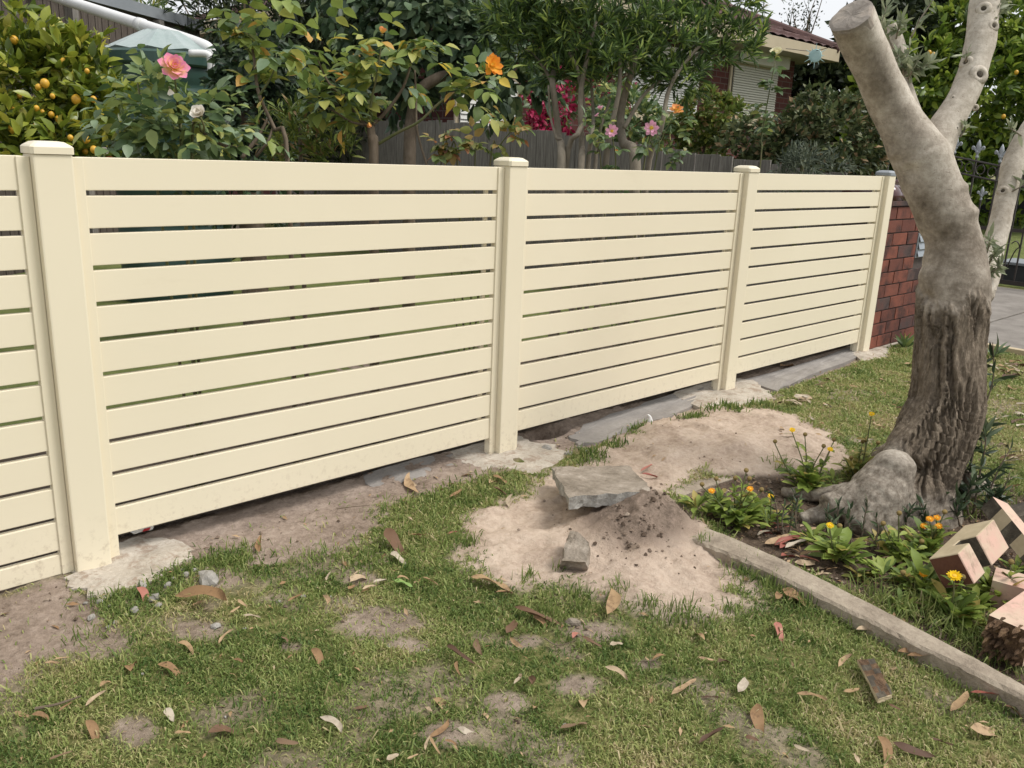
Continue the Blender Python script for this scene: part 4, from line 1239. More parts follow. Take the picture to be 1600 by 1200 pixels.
# thin live shoots with grey-green leaves
def shoot(root, pts, r0, n, ls, mat, tpl=T_LANCE, smat='pale_stem', name='shoot', t0=.25, spread=.9):
    P = curve_pts(pts, 16)
    MB().tube(P, np.linspace(r0, r0 * .35, 16), 6).build(name, M[smat], root, True)
    t = t0 + (1 - t0) * rng.random(n)
    idx = np.clip((t * 15).astype(int), 0, 14)
    pos = P[idx] + (P[idx + 1] - P[idx]) * (t * 15 - idx)[:, None]
    tan = unit(P[idx + 1] - P[idx])
    X = unit(tan * .6 + rand_dir(n) * spread)
    return pos, X, unit(np.array([0, 0, .7]) + rand_dir(n) * .8)
acc = []
for pts, n in (([(1424, 58, 3.42), (1438, 30, 3.42), (1456, 2, 3.42), (1472, -40, 3.42)], 12), ([(1398, 80, 3.4), (1380, 40, 3.38), (1386, 5, 3.38)], 16), ([(1400, 62, 3.42), (1404, 45, 3.38), (1410, 30, 3.36)], 16),
               ([(1410, 118, 3.4), (1416, 95, 3.36), (1422, 70, 3.34)], 18), ([(1412, 110, 3.4), (1435, 108, 3.36), (1456, 96, 3.34)], 22), ([(1414, 122, 3.4), (1408, 100, 3.36), (1402, 85, 3.34)], 18), ([(1418, 124, 3.39), (1426, 110, 3.34), (1436, 92, 3.33)], 14),
               ([(1550, 40, 3.34), (1558, 20, 3.33), (1556, -5, 3.33)], 20), ([(1553, 30, 3.36), (1568, 8, 3.36), (1575, -15, 3.36)], 16), ([(1509, 96, 3.3), (1511, 88, 3.28), (1513, 80, 3.27)], 5),
               ([(1543, 420, 3.46), (1548, 405, 3.38), (1556, 392, 3.36)], 14), ([(1541, 428, 3.44), (1552, 424, 3.38), (1564, 414, 3.36)], 18), ([(1540, 400, 3.42), (1545, 385, 3.38), (1548, 370, 3.36)], 9),
               ([(1500, 214, 3.31), (1506, 206, 3.3), (1512, 196, 3.28)], 7), ([(1580, 300, 3.5), (1594, 292, 3.48), (1610, 280, 3.48)], 9), ([(1596, 212, 3.5), (1584, 204, 3.5), (1578, 200, 3.5)], 8)):
    acc.append(shoot(tree, [tp(*q) for q in pts], .0042, int(n * 1.9), .05, None, t0=.12))
pos, X, N = (np.concatenate([a[i] for a in acc]) for i in range(3))
leaves(tree, leaf_tpl(3, .27, .35, .15, 'lance'), pos, X, N, jit(len(pos), .050, .35), M['olive_leaf'], 300)

# ================================================================== NEIGHBOUR HOUSE
HX0, HX1, HY0, HY1 = 6.75, float(at_y(1240, 115, 5.3)[0]), 5.3, 13.5
EZ = float(at_y(1308, 92, 4.72)[2])
house = empty('brick_house', (10, 9, GZ))
tag(house, 'red brick house with maroon tiled hip roof and cream roller shutters', 'house')
MB().box((HX0, HY0, GZ - .1), (HX1, HY1, EZ - .02)).build('wall', M['wallbrick'], house)
ex0, ex1, ey0, ey1 = HX0 - .5, float(at_y(1308, 92, 4.72)[0]), 4.72, HY1 + .55
MB().box((ex0, ey0, EZ - .045), (ex1, ey1, EZ - .025)).build('eaves_lining', M['soffit'], house)
MB().box((ex0 - .02, ey0 - .025, EZ - .05), (ex1 + .02, ey0 - .001, EZ + .13), .004).build('fascia', M['cream_trim'], house)
MB().box((ex0 - .025, ey0, EZ - .05), (ex0 - .001, ey1, EZ + .13), .004).build('fascia', M['cream_trim'], house)
MB().box((ex1 + .001, ey0, EZ - .05), (ex1 + .025, ey1, EZ + .13), .004).build('fascia', M['cream_trim'], house)
slope = math.tan(R(23))
hw = min(ex1 - ex0, ey1 - ey0) / 2
def roof_side(a, b, inward, l):
    """tiled slope rising from eave a-b; hips at 45 degrees in plan"""
    a, b, inward = np.array(a, float), np.array(b, float), np.array(inward, float)
    W = np.linalg.norm(b - a); e = (b - a) / W
    nu, course = int(W / .055), .33
    vs_ = []
    v = 0
    while v < hw - .01: vs_ += [v, min(v + course - .012, hw)]; v += course
    V, Fc = [], []
    for j, v in enumerate(vs_):
        lift = .0 if j % 2 == 0 else -.022
        s0, s1 = min(v, W / 2), W - min(v, W / 2)
        for i in range(nu + 1):
            u = i / nu * W
            u = min(max(u, s0), s1)
            zz = EZ + .12 + v * slope + lift + .028 * abs(math.sin(math.pi * u / .28)) + (.022 if j % 2 == 0 else 0)
            p = a + e * u + inward * v
            V.append((p[0], p[1], zz))
    n = nu + 1
    for j in range(len(vs_) - 1):
        for i in range(nu): Fc.append((j * n + i, j * n + i + 1, (j + 1) * n + i + 1, (j + 1) * n + i))
    return MB().add(V, Fc)
roof = roof_side((ex0 - .03, ey0 - .03), (ex1 + .03, ey0 - .03), (0, 1), 1).build('roof', M['rooftile'], house)
roof_side((ex0 - .03, ey1), (ex0 - .03, ey0 - .03), (1, 0), 1).build('roof', M['rooftile'], house)
roof_side((ex1 + .03, ey0 - .03), (ex1 + .03, ey1), (-1, 0), 1).build('roof', M['rooftile'], house)
for (xa, ya, dx) in ((ex0, ey0, 1), (ex1, ey0, -1)):
    MB().tube([(xa, ya, EZ + .14), (xa + dx * hw, ya + hw, EZ + .14 + hw * slope)], .09, 10).build('hip_capping', M['rooftile'], house)
def window(px0, px1, pyt, pyb, mat, nsl, head=True):
    a, b = at_y(px0, pyt, HY0 - .03), at_y(px1, pyt, HY0 - .03)
    c = at_y(px0, pyb, HY0 - .03)
    x0, x1, z1, z0 = a[0], b[0], a[2], c[2]
    fr = MB().box((x0 - .05, HY0 - .035, z0 - .05), (x1 + .05, HY0 - .001, z1 + .03), .004).build('window', M['cream_trim'], house)
    MB().box((x0, HY0 - .05, z0), (x1, HY0 - .036, z1)).build('pane', M['glass'], fr)
    h = (z1 - z0) / nsl
    for k in range(nsl):
        MB().add([(x0, HY0 - .075, z0 + k * h), (x1, HY0 - .075, z0 + k * h), (x1, HY0 - .058, z0 + k * h + h * .88), (x0, HY0 - .058, z0 + k * h + h * .88),
                  (x0, HY0 - .052, z0 + k * h), (x1, HY0 - .052, z0 + k * h), (x1, HY0 - .052, z0 + k * h + h * .88), (x0, HY0 - .052, z0 + k * h + h * .88)],
                 [(0, 1, 2, 3), (7, 6, 5, 4), (0, 3, 7, 4), (1, 5, 6, 2), (3, 2, 6, 7), (0, 4, 5, 1)]).build('shutter_slat', mat, fr)
    if head: MB().box((x0 - .08, HY0 - .2, z1 + .032), (x1 + .1, HY0 - .002, z1 + .25), .006).build('shutter_box', M['shutter'], fr)
    MB().box((x0 - .06, HY0 - .13, z0 - .16), (x1 + .06, HY0 - .002, z0 - .052), .005).build('sill', M['cream_trim'], fr)
window(1146, 1215, 100, 178, M['shutter'], 20)
window(985, 1092, 96, 168, M['white_trim'], 18)
window(718, 806, 118, 194, M['white_trim'], 9, False)
# aerial pole on the roof, wire with a sun-shaped ornament
p = at_y(1186, 74, 5.2)
tag(MB().tube([p, p + np.array([0, 0, 1.6])], .011, 6).own('aerial_pole', M['capping'], tuple(p)), 'thin grey aerial pole standing on the gutter of the brick house', 'pole')
pa, pb = at_d(1228, 76, 11.5), at_d(1345, 52, 9.5)
wm = curve_pts([pa, (pa + pb) / 2 - np.array([0, 0, .10]), pb], 14)
tag(MB().tube(wm, .004, 5).own('garden_wire', M['iron'], tuple(pa)), 'thin dark wire running from the brick house to the dark tree', 'wire')
k = min(range(14), key=lambda i: abs(project(wm[i])[0] - 1275)); ps = wm[k] - np.array([0, 0, .06])
sun_o = MB().lathe([(.075, -.008), (.08, 0), (.075, .008), (.05, .013)], ps, 20, Vector(unit(C - ps))).own('sun_ornament', M['teal'], tuple(ps))
tag(sun_o, 'small pale teal sun-shaped ornament with thin rays hanging on the wire', 'ornament')
e1 = CR; e2 = unit(np.cross(unit(C - ps), CR))
for a in range(12):
    dd_ = e1 * math.cos(a * math.pi / 6) + e2 * math.sin(a * math.pi / 6)
    MB().tube([ps + dd_ * .075, ps + dd_ * (.15 if a % 2 else .12)], [.006, .002], 5).build('sun_ray', M['teal'], sun_o)

# ================================================================== TALL DARK FENCE, TANK, PIPE (back left)
B_ = at_d(312, 46, 10.5); dirf = np.array([.81, .586, 0.0]); nrf = np.array([-.586, .81, 0])
tall = empty('dark_timber_fence', tuple(np.append((B_ - dirf * 3)[:2], GZ)))
tag(tall, 'tall dark timber fence with grey capping behind the lemon tree and tank', 'fence')
s_ = 0.0
while s_ < 7.2:
    q = B_ - dirf * s_
    w = .105
    V = []
    for dz in (GZ, B_[2] - .02):
        for t_, o_ in ((0, 0), (w - .012, 0), (w - .012, .018), (0, .018)):
            r_ = q - dirf * t_ + nrf * o_; V.append((r_[0], r_[1], dz))
    MB().add(V, [(0, 1, 2, 3), (7, 6, 5, 4), (0, 4, 5, 1), (1, 5, 6, 2), (2, 6, 7, 3), (3, 7, 4, 0)]).build('paling', M['darkpaling'], tall)
    s_ += w
def slab_along(a, l, off, z0, z1, th, name, mat):
    V = []
    for zz in (z0, z1):
        for t_, o_ in ((0, off), (l, off), (l, off + th), (0, off + th)):
            r_ = a - dirf * t_ + nrf * o_; V.append((r_[0], r_[1], zz))
    return MB().add(V, [(0, 1, 2, 3), (7, 6, 5, 4), (0, 4, 5, 1), (1, 5, 6, 2), (2, 6, 7, 3), (3, 7, 4, 0)]).build(name, mat, tall)
slab_along(B_, 7.2, -.06, B_[2] - .018, B_[2] + .10, .12, 'capping', M['capping'])
slab_along(B_, 7.2, -.05, 1.95, 2.04, .048, 'rail', M['darkpaling'])
for s_ in (.9, 2.35, 3.8, 5.25):
    slab_along(B_ - dirf * s_, .09, -.09, GZ, B_[2] - .03, .088, 'post', M['paling'])
tc = at_d(256, 83, 6.6); TZ = float(tc[2]); TR_ = 90 * 6.6 / F
tank = empty('water_tank', (tc[0], tc[1], GZ)); tag(tank, 'round dark green plastic rain water tank with sky sheen painted on its conical lid', 'water tank')
prof = [(TR_ * .93, GZ)]
z = GZ
while z < TZ - .16:
    prof += [(TR_ * .93, z + .02), (TR_ * .955, z + .04), (TR_ * .955, z + .17), (TR_ * .93, z + .19)]; z += .21
prof += [(TR_ * .93, TZ - .11)]
MB().lathe(prof, (tc[0], tc[1], 0), 48).build('tank_body', M['tank'], tank, True)
lid = MB().lathe([(TR_ * 1.0, TZ - .115), (TR_ * 1.03, TZ - .10), (TR_ * 1.03, TZ - .03), (TR_ * .99, TZ - .012), (TR_ * .97, TZ - .010)], (tc[0], tc[1], 0), 48).build('tank_lid', M['tank'], tank)
M['tanktop'] = plain('tank_top_sky_sheen', [L(.20, .27, .255), L(.36, .41, .40)], 3, .25, .05, 40, spec=.6)  # reflection of the sky on the lid, painted in as a pale colour
V, Fc = [], []
n_ = 10
for k in range(n_ * 2):
    a = math.pi * k / n_
    r0, r1 = TR_ * .95, TR_ * .30
    V += [(tc[0] + r0 * math.cos(a), tc[1] + r0 * math.sin(a), TZ - .008 + (.02 if k % 2 else 0)), (tc[0] + r1 * math.cos(a), tc[1] + r1 * math.sin(a), TZ + .15 + (.012 if k % 2 else 0))]
for k in range(n_ * 2):
    q = (k + 1) % (n_ * 2); Fc.append((2 * k, 2 * q, 2 * q + 1, 2 * k + 1))
Fc += [tuple(2 * k + 1 for k in range(n_ * 2)), tuple(2 * k for k in reversed(range(n_ * 2)))]
MB().add(V, Fc).build('cone_top', M['tanktop'], lid)
pe = at_d(322, 92, 6.05)
MB().tube(curve_pts([pe + np.array([-.10, .05, .03]), pe + np.array([0, -.02, .03]), pe + np.array([.02, -.03, -.02]), pe + np.array([.02, -.03, -.09])], 14), .026, 12).build('overflow_elbow', M['pvc'], tank, True)
pA, pB = at_d(70, -10, 7.7), at_d(322, 72, 6.5)
pipe = MB().tube(curve_pts([pA - (pB - pA) * .4, pA, pA + (pB - pA) * .5, pA + (pB - pA) * .93, pB + np.array([.03, 0, -.03]), pB + np.array([.05, 0, -.10])], 40), .047, 14)
po = pipe.own('rain_pipe', M['pvc'], tuple(pB), True); tag(po, 'long white plastic rain pipe sloping down onto the green tank', 'pipe')
q = pA + (pB - pA) * .62; ax_ = unit(pB - pA)
MB().tube([q, q + ax_ * .09], .0535, 14).build('pipe_joint', M['pvc'], po, True)

# ================================================================== IRON GATE, FAR LAWN EDGE
GX = 10.9
gate = empty('iron_gate', (GX, .6, GZ)); tag(gate, 'dark wrought iron gate with silver fleur-de-lis tips beyond the driveway', 'gate')
def gtop(y): return 1.41 - .17 * (1.4 - y)
ya = float(at_x(1525, 252, GX)[1]); yb = float(at_x(1561, 259, GX)[1]); sp = ya - yb
ys = [ya + sp * k for k in (4, 3, 2, 1, 0, -1, -2, -3, -4, -5, -6)]
def finial(c, s):
    mb = MB().lathe([(.010 * s, 0), (.018 * s, .01 * s), (.018 * s, .022 * s), (.011 * s, .03 * s), (.013 * s, .05 * s), (.024 * s, .062 * s), (.024 * s, .072 * s), (.012 * s, .08 * s), (.016 * s, .10 * s), (.026 * s, .13 * s), (.018 * s, .165 * s), (.002 * s, .20 * s)], c, 10)
    for sg in (1, -1):
        P = curve_pts([c + np.array([0, sg * a, b]) * s for a, b in ((.008, .078), (.03, .095), (.05, .125), (.062, .118), (.060, .098), (.048, .095))], 12)
        mb.tube(P, np.linspace(.014, .007, 12) * s, 6)
    return mb.build('finial', M['silver'], gate, True)
for i, y in enumerate(ys):
    zt = gtop(y)
    MB().box((GX - .009, y - .009, .0), (GX + .009, y + .009, zt + .03)).build('bar', M['iron'], gate)
    finial(np.array([GX, y, zt + .03]), 1.05)
    ym = y - sp / 2
    MB().box((GX - .008, ym - .008, .0), (GX + .008, ym + .008, .93)).build('picket', M['iron'], gate)
    finial(np.array([GX, ym, .93]), .8)
y0, y1 = ys[-1] - .15, ys[0] + .05
for (zz, h) in ((.0, .05), (.60, .04)):
    MB().box((GX - .02, y0, zz), (GX - .0095, y1, zz + h)).build('rail', M['iron'], gate)
for off in (0, -.17):
    MB().tube([(GX - .016, y, gtop(y) + off) for y in np.linspace(y0, y1, 16)], .013, 6).build('top_rail', M['iron'], gate)
for y in ys:
    for k in (.25, .75):
        yc = y - sp * k
        a = np.linspace(0, 2 * math.pi, 17)
        MB().tube([(GX - .002, yc + .045 * math.cos(t_), gtop(yc) - .085 + .055 * math.sin(t_)) for t_ in a], .007, 5, False).build('scroll', M['iron'], gate)
    for k, r_ in ((.5, .10),):
        yc = y - sp * k
        MB().tube(curve_pts([(GX - .002, yc + sp * .48, .10), (GX - .002, yc + sp * .2, .38), (GX - .002, yc + .01, .44), (GX - .002, yc + .05, .50), (GX - .002, yc + .10, .47)], 14), .007, 5, False).build('scroll', M['iron'], gate)
ly = []
for (x, z) in ((10.98, GZ + .006), (12.5, .06), (17.2, .40)):
    for y in (-8, 7.5): ly.append((x, y, z))
bpy.data.objects.remove(bpy.data.objects['far_lawn'])
tag(MB().add(ly, [(0, 2, 3, 1), (2, 4, 5, 3)]).build('far_lawn', M['far_lawn']), kind='structure')
t0 = at_x(1562, 435, 11.25)
tr_ = MB().box((11.2, t0[1] - 2.2, GZ), (11.75, t0[1] + .02, .20), .01).own('garden_trough', M['dark'], (11.5, t0[1] - 1, GZ))
tag(tr_, 'long dark grey garden trough on the lawn behind the iron gate', 'trough')
MB().box((11.17, t0[1] - 2.23, .201), (11.78, t0[1] + .05, .235), .006).build('trough_rim', M['capping'], tr_)
MB().box((17.0, -8, .30), (17.06, 6.0, .78), .004).own('border_strip', M['dark'], (17, 0, .35))
tag(bpy.data.objects['border_strip'], 'low black border strip at the far side of the lawn behind the gate', 'border')

# ================================================================== PLANTS BEHIND THE FENCE
def plant(name, label, cat, base_px=None, d=3.0, loc=None, group=None):
    p = at_d(base_px[0], base_px[1], d) if loc is None else np.array(loc)
    o = empty(name, (p[0], p[1], GZ))
    return tag(o, label, cat, group)
def stem(root, pts, r0, r1, mat, name='stem', n=18, sides=7):
    P = curve_pts(pts, n)
    MB().tube(P, np.linspace(r0, r1, n), sides).build(name, M[mat], root, True)
    return P
def pts_d(L_, d): return [at_d(a, b, d if len(c) == 0 else c[0]) for a, b, *c in L_]
def ground_from(px, py, d):
    p = at_d(px, py, d); return np.array([p[0], p[1], GZ])
def bloom(root, c, dr, Rb, mat, rows=((5, .95, .25), (6, .8, .65), (5, .55, 1.05)), name='bloom', heart=True, wpet=.9):
    """open bloom: petals are objects under the bloom"""
    dr = unit(np.asarray(dr, float))
    q = Vector((0, 0, 1)).rotation_difference(Vector(dr)).to_matrix()
    mb = MB().lathe([(Rb * .06, -Rb * .35), (Rb * .20, -Rb * .22), (Rb * .24, -Rb * .05), (Rb * .1, .0)], c, 8, Vector(dr))
    b = mb.build(name, M['green_stem'], root, True)
    tpl = leaf_tpl(4, wpet, .28, -.35, 'petal')
    key = ('petal', mat, wpet)
    if key not in _shared:
        me = mesh_arr('petal', tpl[0], tpl[1], True); me.materials.append(M[mat]); _shared[key] = me
    base = np.array(wloc(b))
    for (n, rad, el) in rows:
        a0 = random.random() * 6
        for k in range(n):
            a = a0 + 2 * math.pi * k / n + random.uniform(-.15, .15)
            e = el + random.uniform(-.18, .18)
            x = Vector((math.cos(a) * math.cos(e), math.sin(a) * math.cos(e), math.sin(e)))
            y = Vector((-math.sin(a), math.cos(a), 0)); z = x.cross(y)
            mm = q @ Matrix((x, y, z)).transposed()
            s_ = Rb * rad * random.uniform(.9, 1.08)
            o = bpy.data.objects.new('petal', _shared[key]); COL.objects.link(o); o.parent = b
            o.matrix_local = Matrix.Translation(Vector(c - base) + q @ (x * Rb * .06)) @ (mm * s_).to_4x4()
    if heart: MB().lathe([(Rb * .22, -.01 * Rb), (Rb * .24, .12 * Rb), (Rb * .16, .2 * Rb), (.02 * Rb, .22 * Rb)], c, 10, Vector(dr)).build('stamens', M['stamen'], b)
    return b
def compound(P, n, size, spread=.06, t0=.3, leaflets=5, up=.35):
    """rose leaves along a cane: five leaflets on a stalk"""
    t = t0 + (1 - t0) * rng.random(n)
    k = len(P) - 1
    i = np.clip((t * k).astype(int), 0, k - 1)
    p = P[i] + (P[i + 1] - P[i]) * (t * k - i)[:, None]
    d = unit(rand_dir(n) * np.array([1, 1, .55]) + np.array([0, 0, up * .5]))
    L_ = spread * (.6 + .8 * rng.random(n))
    side = unit(np.cross(d, np.array([0, 0, 1.0]) + rand_dir(n) * .35))
    nr = np.cross(side, d)
    pos, X, N = [], [], []
    for q, s_ in ((.45, 1), (.45, -1), (.8, 1), (.8, -1), (1.0, 0))[5 - leaflets:]:
        pos.append(p + d * (L_ * q)[:, None] + side * (s_ * .002))
        X.append(unit(d * (.5 if s_ else 1) + side * s_ * .9 + np.array([0, 0, -.25]) + rand_dir(n) * .22))
        N.append(unit(nr + rand_dir(n) * .35))
    pos, X, N = map(np.concatenate, (pos, X, N))
    return pos, X, N, jit(len(pos), size, .28)
def cloud(c, d, rx, ry, n, size, rz=None, **kw):
    """compound leaves filling an ellipsoid seen at pixel c"""
    c3 = at_d(*c, d); s_ = d / F
    u = rand_dir(n) * (rng.random(n) ** .45)[:, None]
    p = c3 + CR * (u[:, 0] * rx * s_)[:, None] + np.array([0, 0, 1.0]) * (u[:, 2] * ry * s_)[:, None] + np.array([CF[0], CF[1], 0]) * (u[:, 1] * (rz or rx) * s_)[:, None]
    dd_ = unit(u + rand_dir(n) * .8 + np.array([0, 0, .2]))
    P = np.stack([p, p + dd_ * size * 1.6], 1)
    side = unit(np.cross(dd_, np.array([0, 0, 1.0]) + rand_dir(n) * .5)); nr = np.cross(side, dd_)
    pos, X, N = [], [], []
    for q, sg in ((.3, 1), (.3, -1), (.75, 1), (.75, -1), (1.0, 0)):
        pos.append(p + dd_ * size * 1.5 * q)
        X.append(unit(dd_ * (.5 if sg else 1) + side * sg * .9 + np.array([0, 0, -.3]) + rand_dir(n) * .25))
        N.append(unit(nr + rand_dir(n) * .4 + np.array([0, 0, .3])))
    pos, X, N = map(np.concatenate, (pos, X, N))
    return pos, X, N, jit(len(pos), size, .3)
def cat(*A): return tuple(np.concatenate([a[i] for a in A]) for i in range(4))
UP = np.array([0, 0, 1.0])
toward = lambda p, u=.6: unit(unit(C - p) + UP * u)

# lemon tree, left
r_ = plant('lemon_tree', 'lemon tree with glossy yellow-green leaves and many small ripe lemons, far left', 'tree', (70, 250), 4.4)
stem(r_, [ground_from(70, 250, 4.4), at_d(72, 240, 4.4), at_d(66, 170, 4.4), at_d(80, 90, 4.4)], .04, .012, 'brown_wood', 'trunk')
A1 = crown(at_d(60, 158, 4.4), (.46, .40, .37), 250, 9, .10, .45, .5)
A2 = crown(at_d(20, 85, 4.3), (.24, .2, .24), 70, 9, .10, .4, .7)
A3 = crown(at_d(165, 195, 4.3), (.19, .2, .18), 60, 9, .09, .4, .5)
A4 = crown(at_d(40, 225, 4.1), (.40, .25, .12), 90, 9, .09, .4, .4)
A5 = crown(at_d(125, 125, 4.3), (.16, .2, .20), 45, 9, .10, .4, .7)
pos, X, N = (np.concatenate([a[i] for a in (A1, A2, A3, A4, A5)]) for i in range(3))
leaves(r_, T_LEMON, pos, X, N, jit(len(pos), .074, .3), M['lemon_leaf'], 300)
for (px, py, s_) in ((22, 62, 13), (70, 130, 14), (60, 136, 10), (119, 155, 15), (146, 155, 10), (18, 174, 15), (57, 169, 9), (66, 175, 8), (44, 181, 9), (157, 180, 12), (80, 179, 10), (92, 186, 12), (20, 201, 14), (57, 197, 10), (135, 218, 12), (133, 236, 10), (147, 234, 12), (99, 96, 11), (136, 111, 8), (110, 215, 9), (187, 205, 9), (30, 150, 9), (82, 150, 8)):
    c = at_d(px, py, 3.95 + .22 * random.random()); q = s_ * .50 * 3.95 / F
    MB().lathe([(q * .12, -q * 1.2), (q * .35, -q * 1.05), (q * .75, -q * .7), (q, -q * .1), (q * .92, q * .4), (q * .6, q * .85), (q * .15, q * 1.08)], c, 12, Vector(unit(np.array([random.uniform(-.4, .4), random.uniform(-.4, .4), 1])))).build('lemon', M['lemon'], r_, True)

# rose bush by the lemon tree
r_ = plant('rose_bush', 'leafy rose bush with a big pink and yellow bloom, left of the ivy', 'rose bush', (275, 250), 2.75)
g_ = ground_from(280, 250, 2.8)
P1 = stem(r_, [g_, at_d(285, 250, 2.8), at_d(280, 190, 2.75), at_d(273, 120, 2.62)], .008, .003, 'green_stem')
P2 = stem(r_, [g_ + .02, at_d(300, 245, 2.8), at_d(318, 205, 2.7), at_d(314, 184, 2.66)], .006, .003, 'green_stem')
P3 = stem(r_, [g_ - .02, at_d(240, 250, 2.8), at_d(225, 190, 2.8), at_d(215, 130, 2.8)], .006, .003, 'green_stem')
P4 = stem(r_, [at_d(370, 232, 2.9), at_d(345, 225, 2.85), at_d(315, 205, 2.8), at_d(300, 190, 2.8)], .007, .003, 'brown_wood')
A = cat(cloud((250, 185), 2.8, 85, 62, 60, .051), cloud((310, 215), 2.78, 55, 35, 24, .051), cloud((215, 225), 2.75, 60, 30, 24, .051), cloud((230, 120), 2.85, 45, 22, 12, .042), cloud((325, 165), 2.8, 30, 28, 9, .044), compound(P1, 6, .044), compound(P2, 6, .044))
leaves(r_, T_OV, *A, M['rose_leaf'], 300)
c = at_d(271, 106, 2.6); bloom(r_, c, toward(c, .8) + CR * .3, .047, 'petal_pink', ((7, 1.0, -.05), (7, .9, .35), (6, .7, .8), (4, .5, 1.15)), wpet=.68)
c = at_d(313, 179, 2.56); bloom(r_, c, toward(c, .6) - CR * .4, .030, 'petal_white', ((5, 1.0, .5), (6, .85, .9), (5, .6, 1.2)), heart=False)
c = at_d(265, 138, 2.62); bloom(r_, c, CR * .2 - UP, .018, 'petal_white', ((3, 1.2, .9), (2, .8, 1.2)), heart=False)
c = at_d(163, 236, 2.9); bloom(r_, c, toward(c, .3), .017, 'petal_white', ((4, 1, .5), (3, .7, 1.0)), heart=False)
c = at_d(189, 68, 4.0)

# tall cane rose
DOFF = 0.22
r_ = plant('tall_rose', 'tall open rose with bare lower canes beside the dark ivy', 'rose bush', (440, 250), 2.9)
g_ = ground_from(447, 250, 2.9)
P1 = stem(r_, [g_, at_d(450, 258, 2.9), at_d(428, 200, 2.9), at_d(404, 145, 2.9), at_d(396, 85, 2.88), at_d(384, 30, 2.86), at_d(380, -25, 2.85)], .010, .003, 'brown_wood', n=26)
P2 = stem(r_, [at_d(404, 150, 2.9), at_d(418, 130, 2.88), at_d(428, 110, 2.86), at_d(432, 85, 2.85)], .005, .002, 'green_stem')
P3 = stem(r_, [at_d(396, 88, 2.88), at_d(372, 62, 2.86), at_d(350, 38, 2.85)], .004, .002, 'green_stem')
P4 = stem(r_, [at_d(378, 247, 2.9), at_d(402, 215, 2.9), at_d(418, 186, 2.9)], .008, .005, 'brown_wood')
P5 = stem(r_, [at_d(400, 245, 2.92), at_d(418, 222, 2.9), at_d(426, 200, 2.9)], .006, .004, 'brown_wood')
A = cat(compound(P1, 12, .062, .07, .5), compound(P2, 5, .06), compound(P3, 5, .058), cloud((400, 25), 2.88, 55, 45, 11, .062), cloud((440, 95), 2.9, 35, 40, 6, .060), cloud((375, 215), 2.85, 45, 25, 6, .055))
leaves(r_, T_OV, *A, M['rose_leaf_light'], 300)

# main orange rose
DOFF = 0.32
r_ = plant('orange_rose', 'broad rose bush on a short woody trunk with an orange bloom at its right', 'rose bush', (583, 255), 3.1)
g_ = ground_from(583, 255, 3.1)
stem(r_, [g_, at_d(584, 262, 3.1), at_d(582, 225, 3.1), at_d(579, 198, 3.1)], .022, .017, 'brown_wood', 'trunk')
P1 = stem(r_, [at_d(579, 200, 3.1), at_d(560, 184, 3.08), at_d(540, 155, 3.06), at_d(515, 132, 3.04), at_d(495, 90, 3.02)], .010, .003, 'brown_wood')
P2 = stem(r_, [at_d(580, 196, 3.1), at_d(602, 176, 3.1), at_d(628, 140, 3.08), at_d(642, 100, 3.06), at_d(650, 60, 3.05)], .009, .003, 'brown_wood')
P3 = stem(r_, [at_d(586, 228, 3.1), at_d(620, 208, 3.06), at_d(655, 190, 3.02), at_d(690, 158, 3.0), at_d(726, 138, 3.0), at_d(752, 122, 3.0), at_d(766, 108, 2.99)], .007, .002, 'green_stem', n=26)
P4 = stem(r_, [at_d(578, 196, 3.08), at_d(580, 160, 3.05), at_d(590, 110, 3.0), at_d(597, 62, 2.98)], .007, .002, 'green_stem')
P5 = stem(r_, [at_d(575, 195, 3.08), at_d(548, 190, 3.05), at_d(515, 170, 3.0), at_d(480, 160, 3.0)], .006, .002, 'brown_wood')
stem(r_, [at_d(668, 262, 3.1), at_d(652, 205, 3.1), at_d(650, 150, 3.12), at_d(648, 110, 3.12)], .005, .004, 'brown_wood')
A = cat(compound(P1, 10, .064, .08, .3), compound(P2, 9, .064, .08, .3), compound(P3, 10, .060, .06, .45), compound(P4, 9, .060, .07, .25), compound(P5, 8, .062, .08, .2),
        cloud((510, 95), 3.05, 70, 62, 17, .064), cloud((610, 110), 3.15, 85, 55, 13, .064), cloud((560, 165), 3.12, 80, 30, 10, .060), cloud((745, 140), 3.0, 38, 34, 5, .064), cloud((520, 145), 3.1, 70, 45, 13, .060))
leaves(r_, T_OV, *A, M['rose_leaf_light'], 300)
c = at_d(769, 103, 2.98); bloom(r_, c, toward(c, .5) + CR * .4, .044, 'petal_orange', ((8, 1.05, -.05), (8, .9, .4), (6, .65, .85)), wpet=.55)
c = at_d(597, 53, 2.97); bloom(r_, c, UP + CR * .2, .026, 'petal_peach', ((4, 1.1, .9), (4, .9, 1.15), (3, .7, 1.3)), heart=False)
c = at_d(576, 190, 3.02); bloom(r_, c, -UP + CR * .2, .02, 'petal_peach', ((4, 1.1, 1.1), (3, .8, 1.3)), heart=False)['label'] = 'faded dry rose bud'

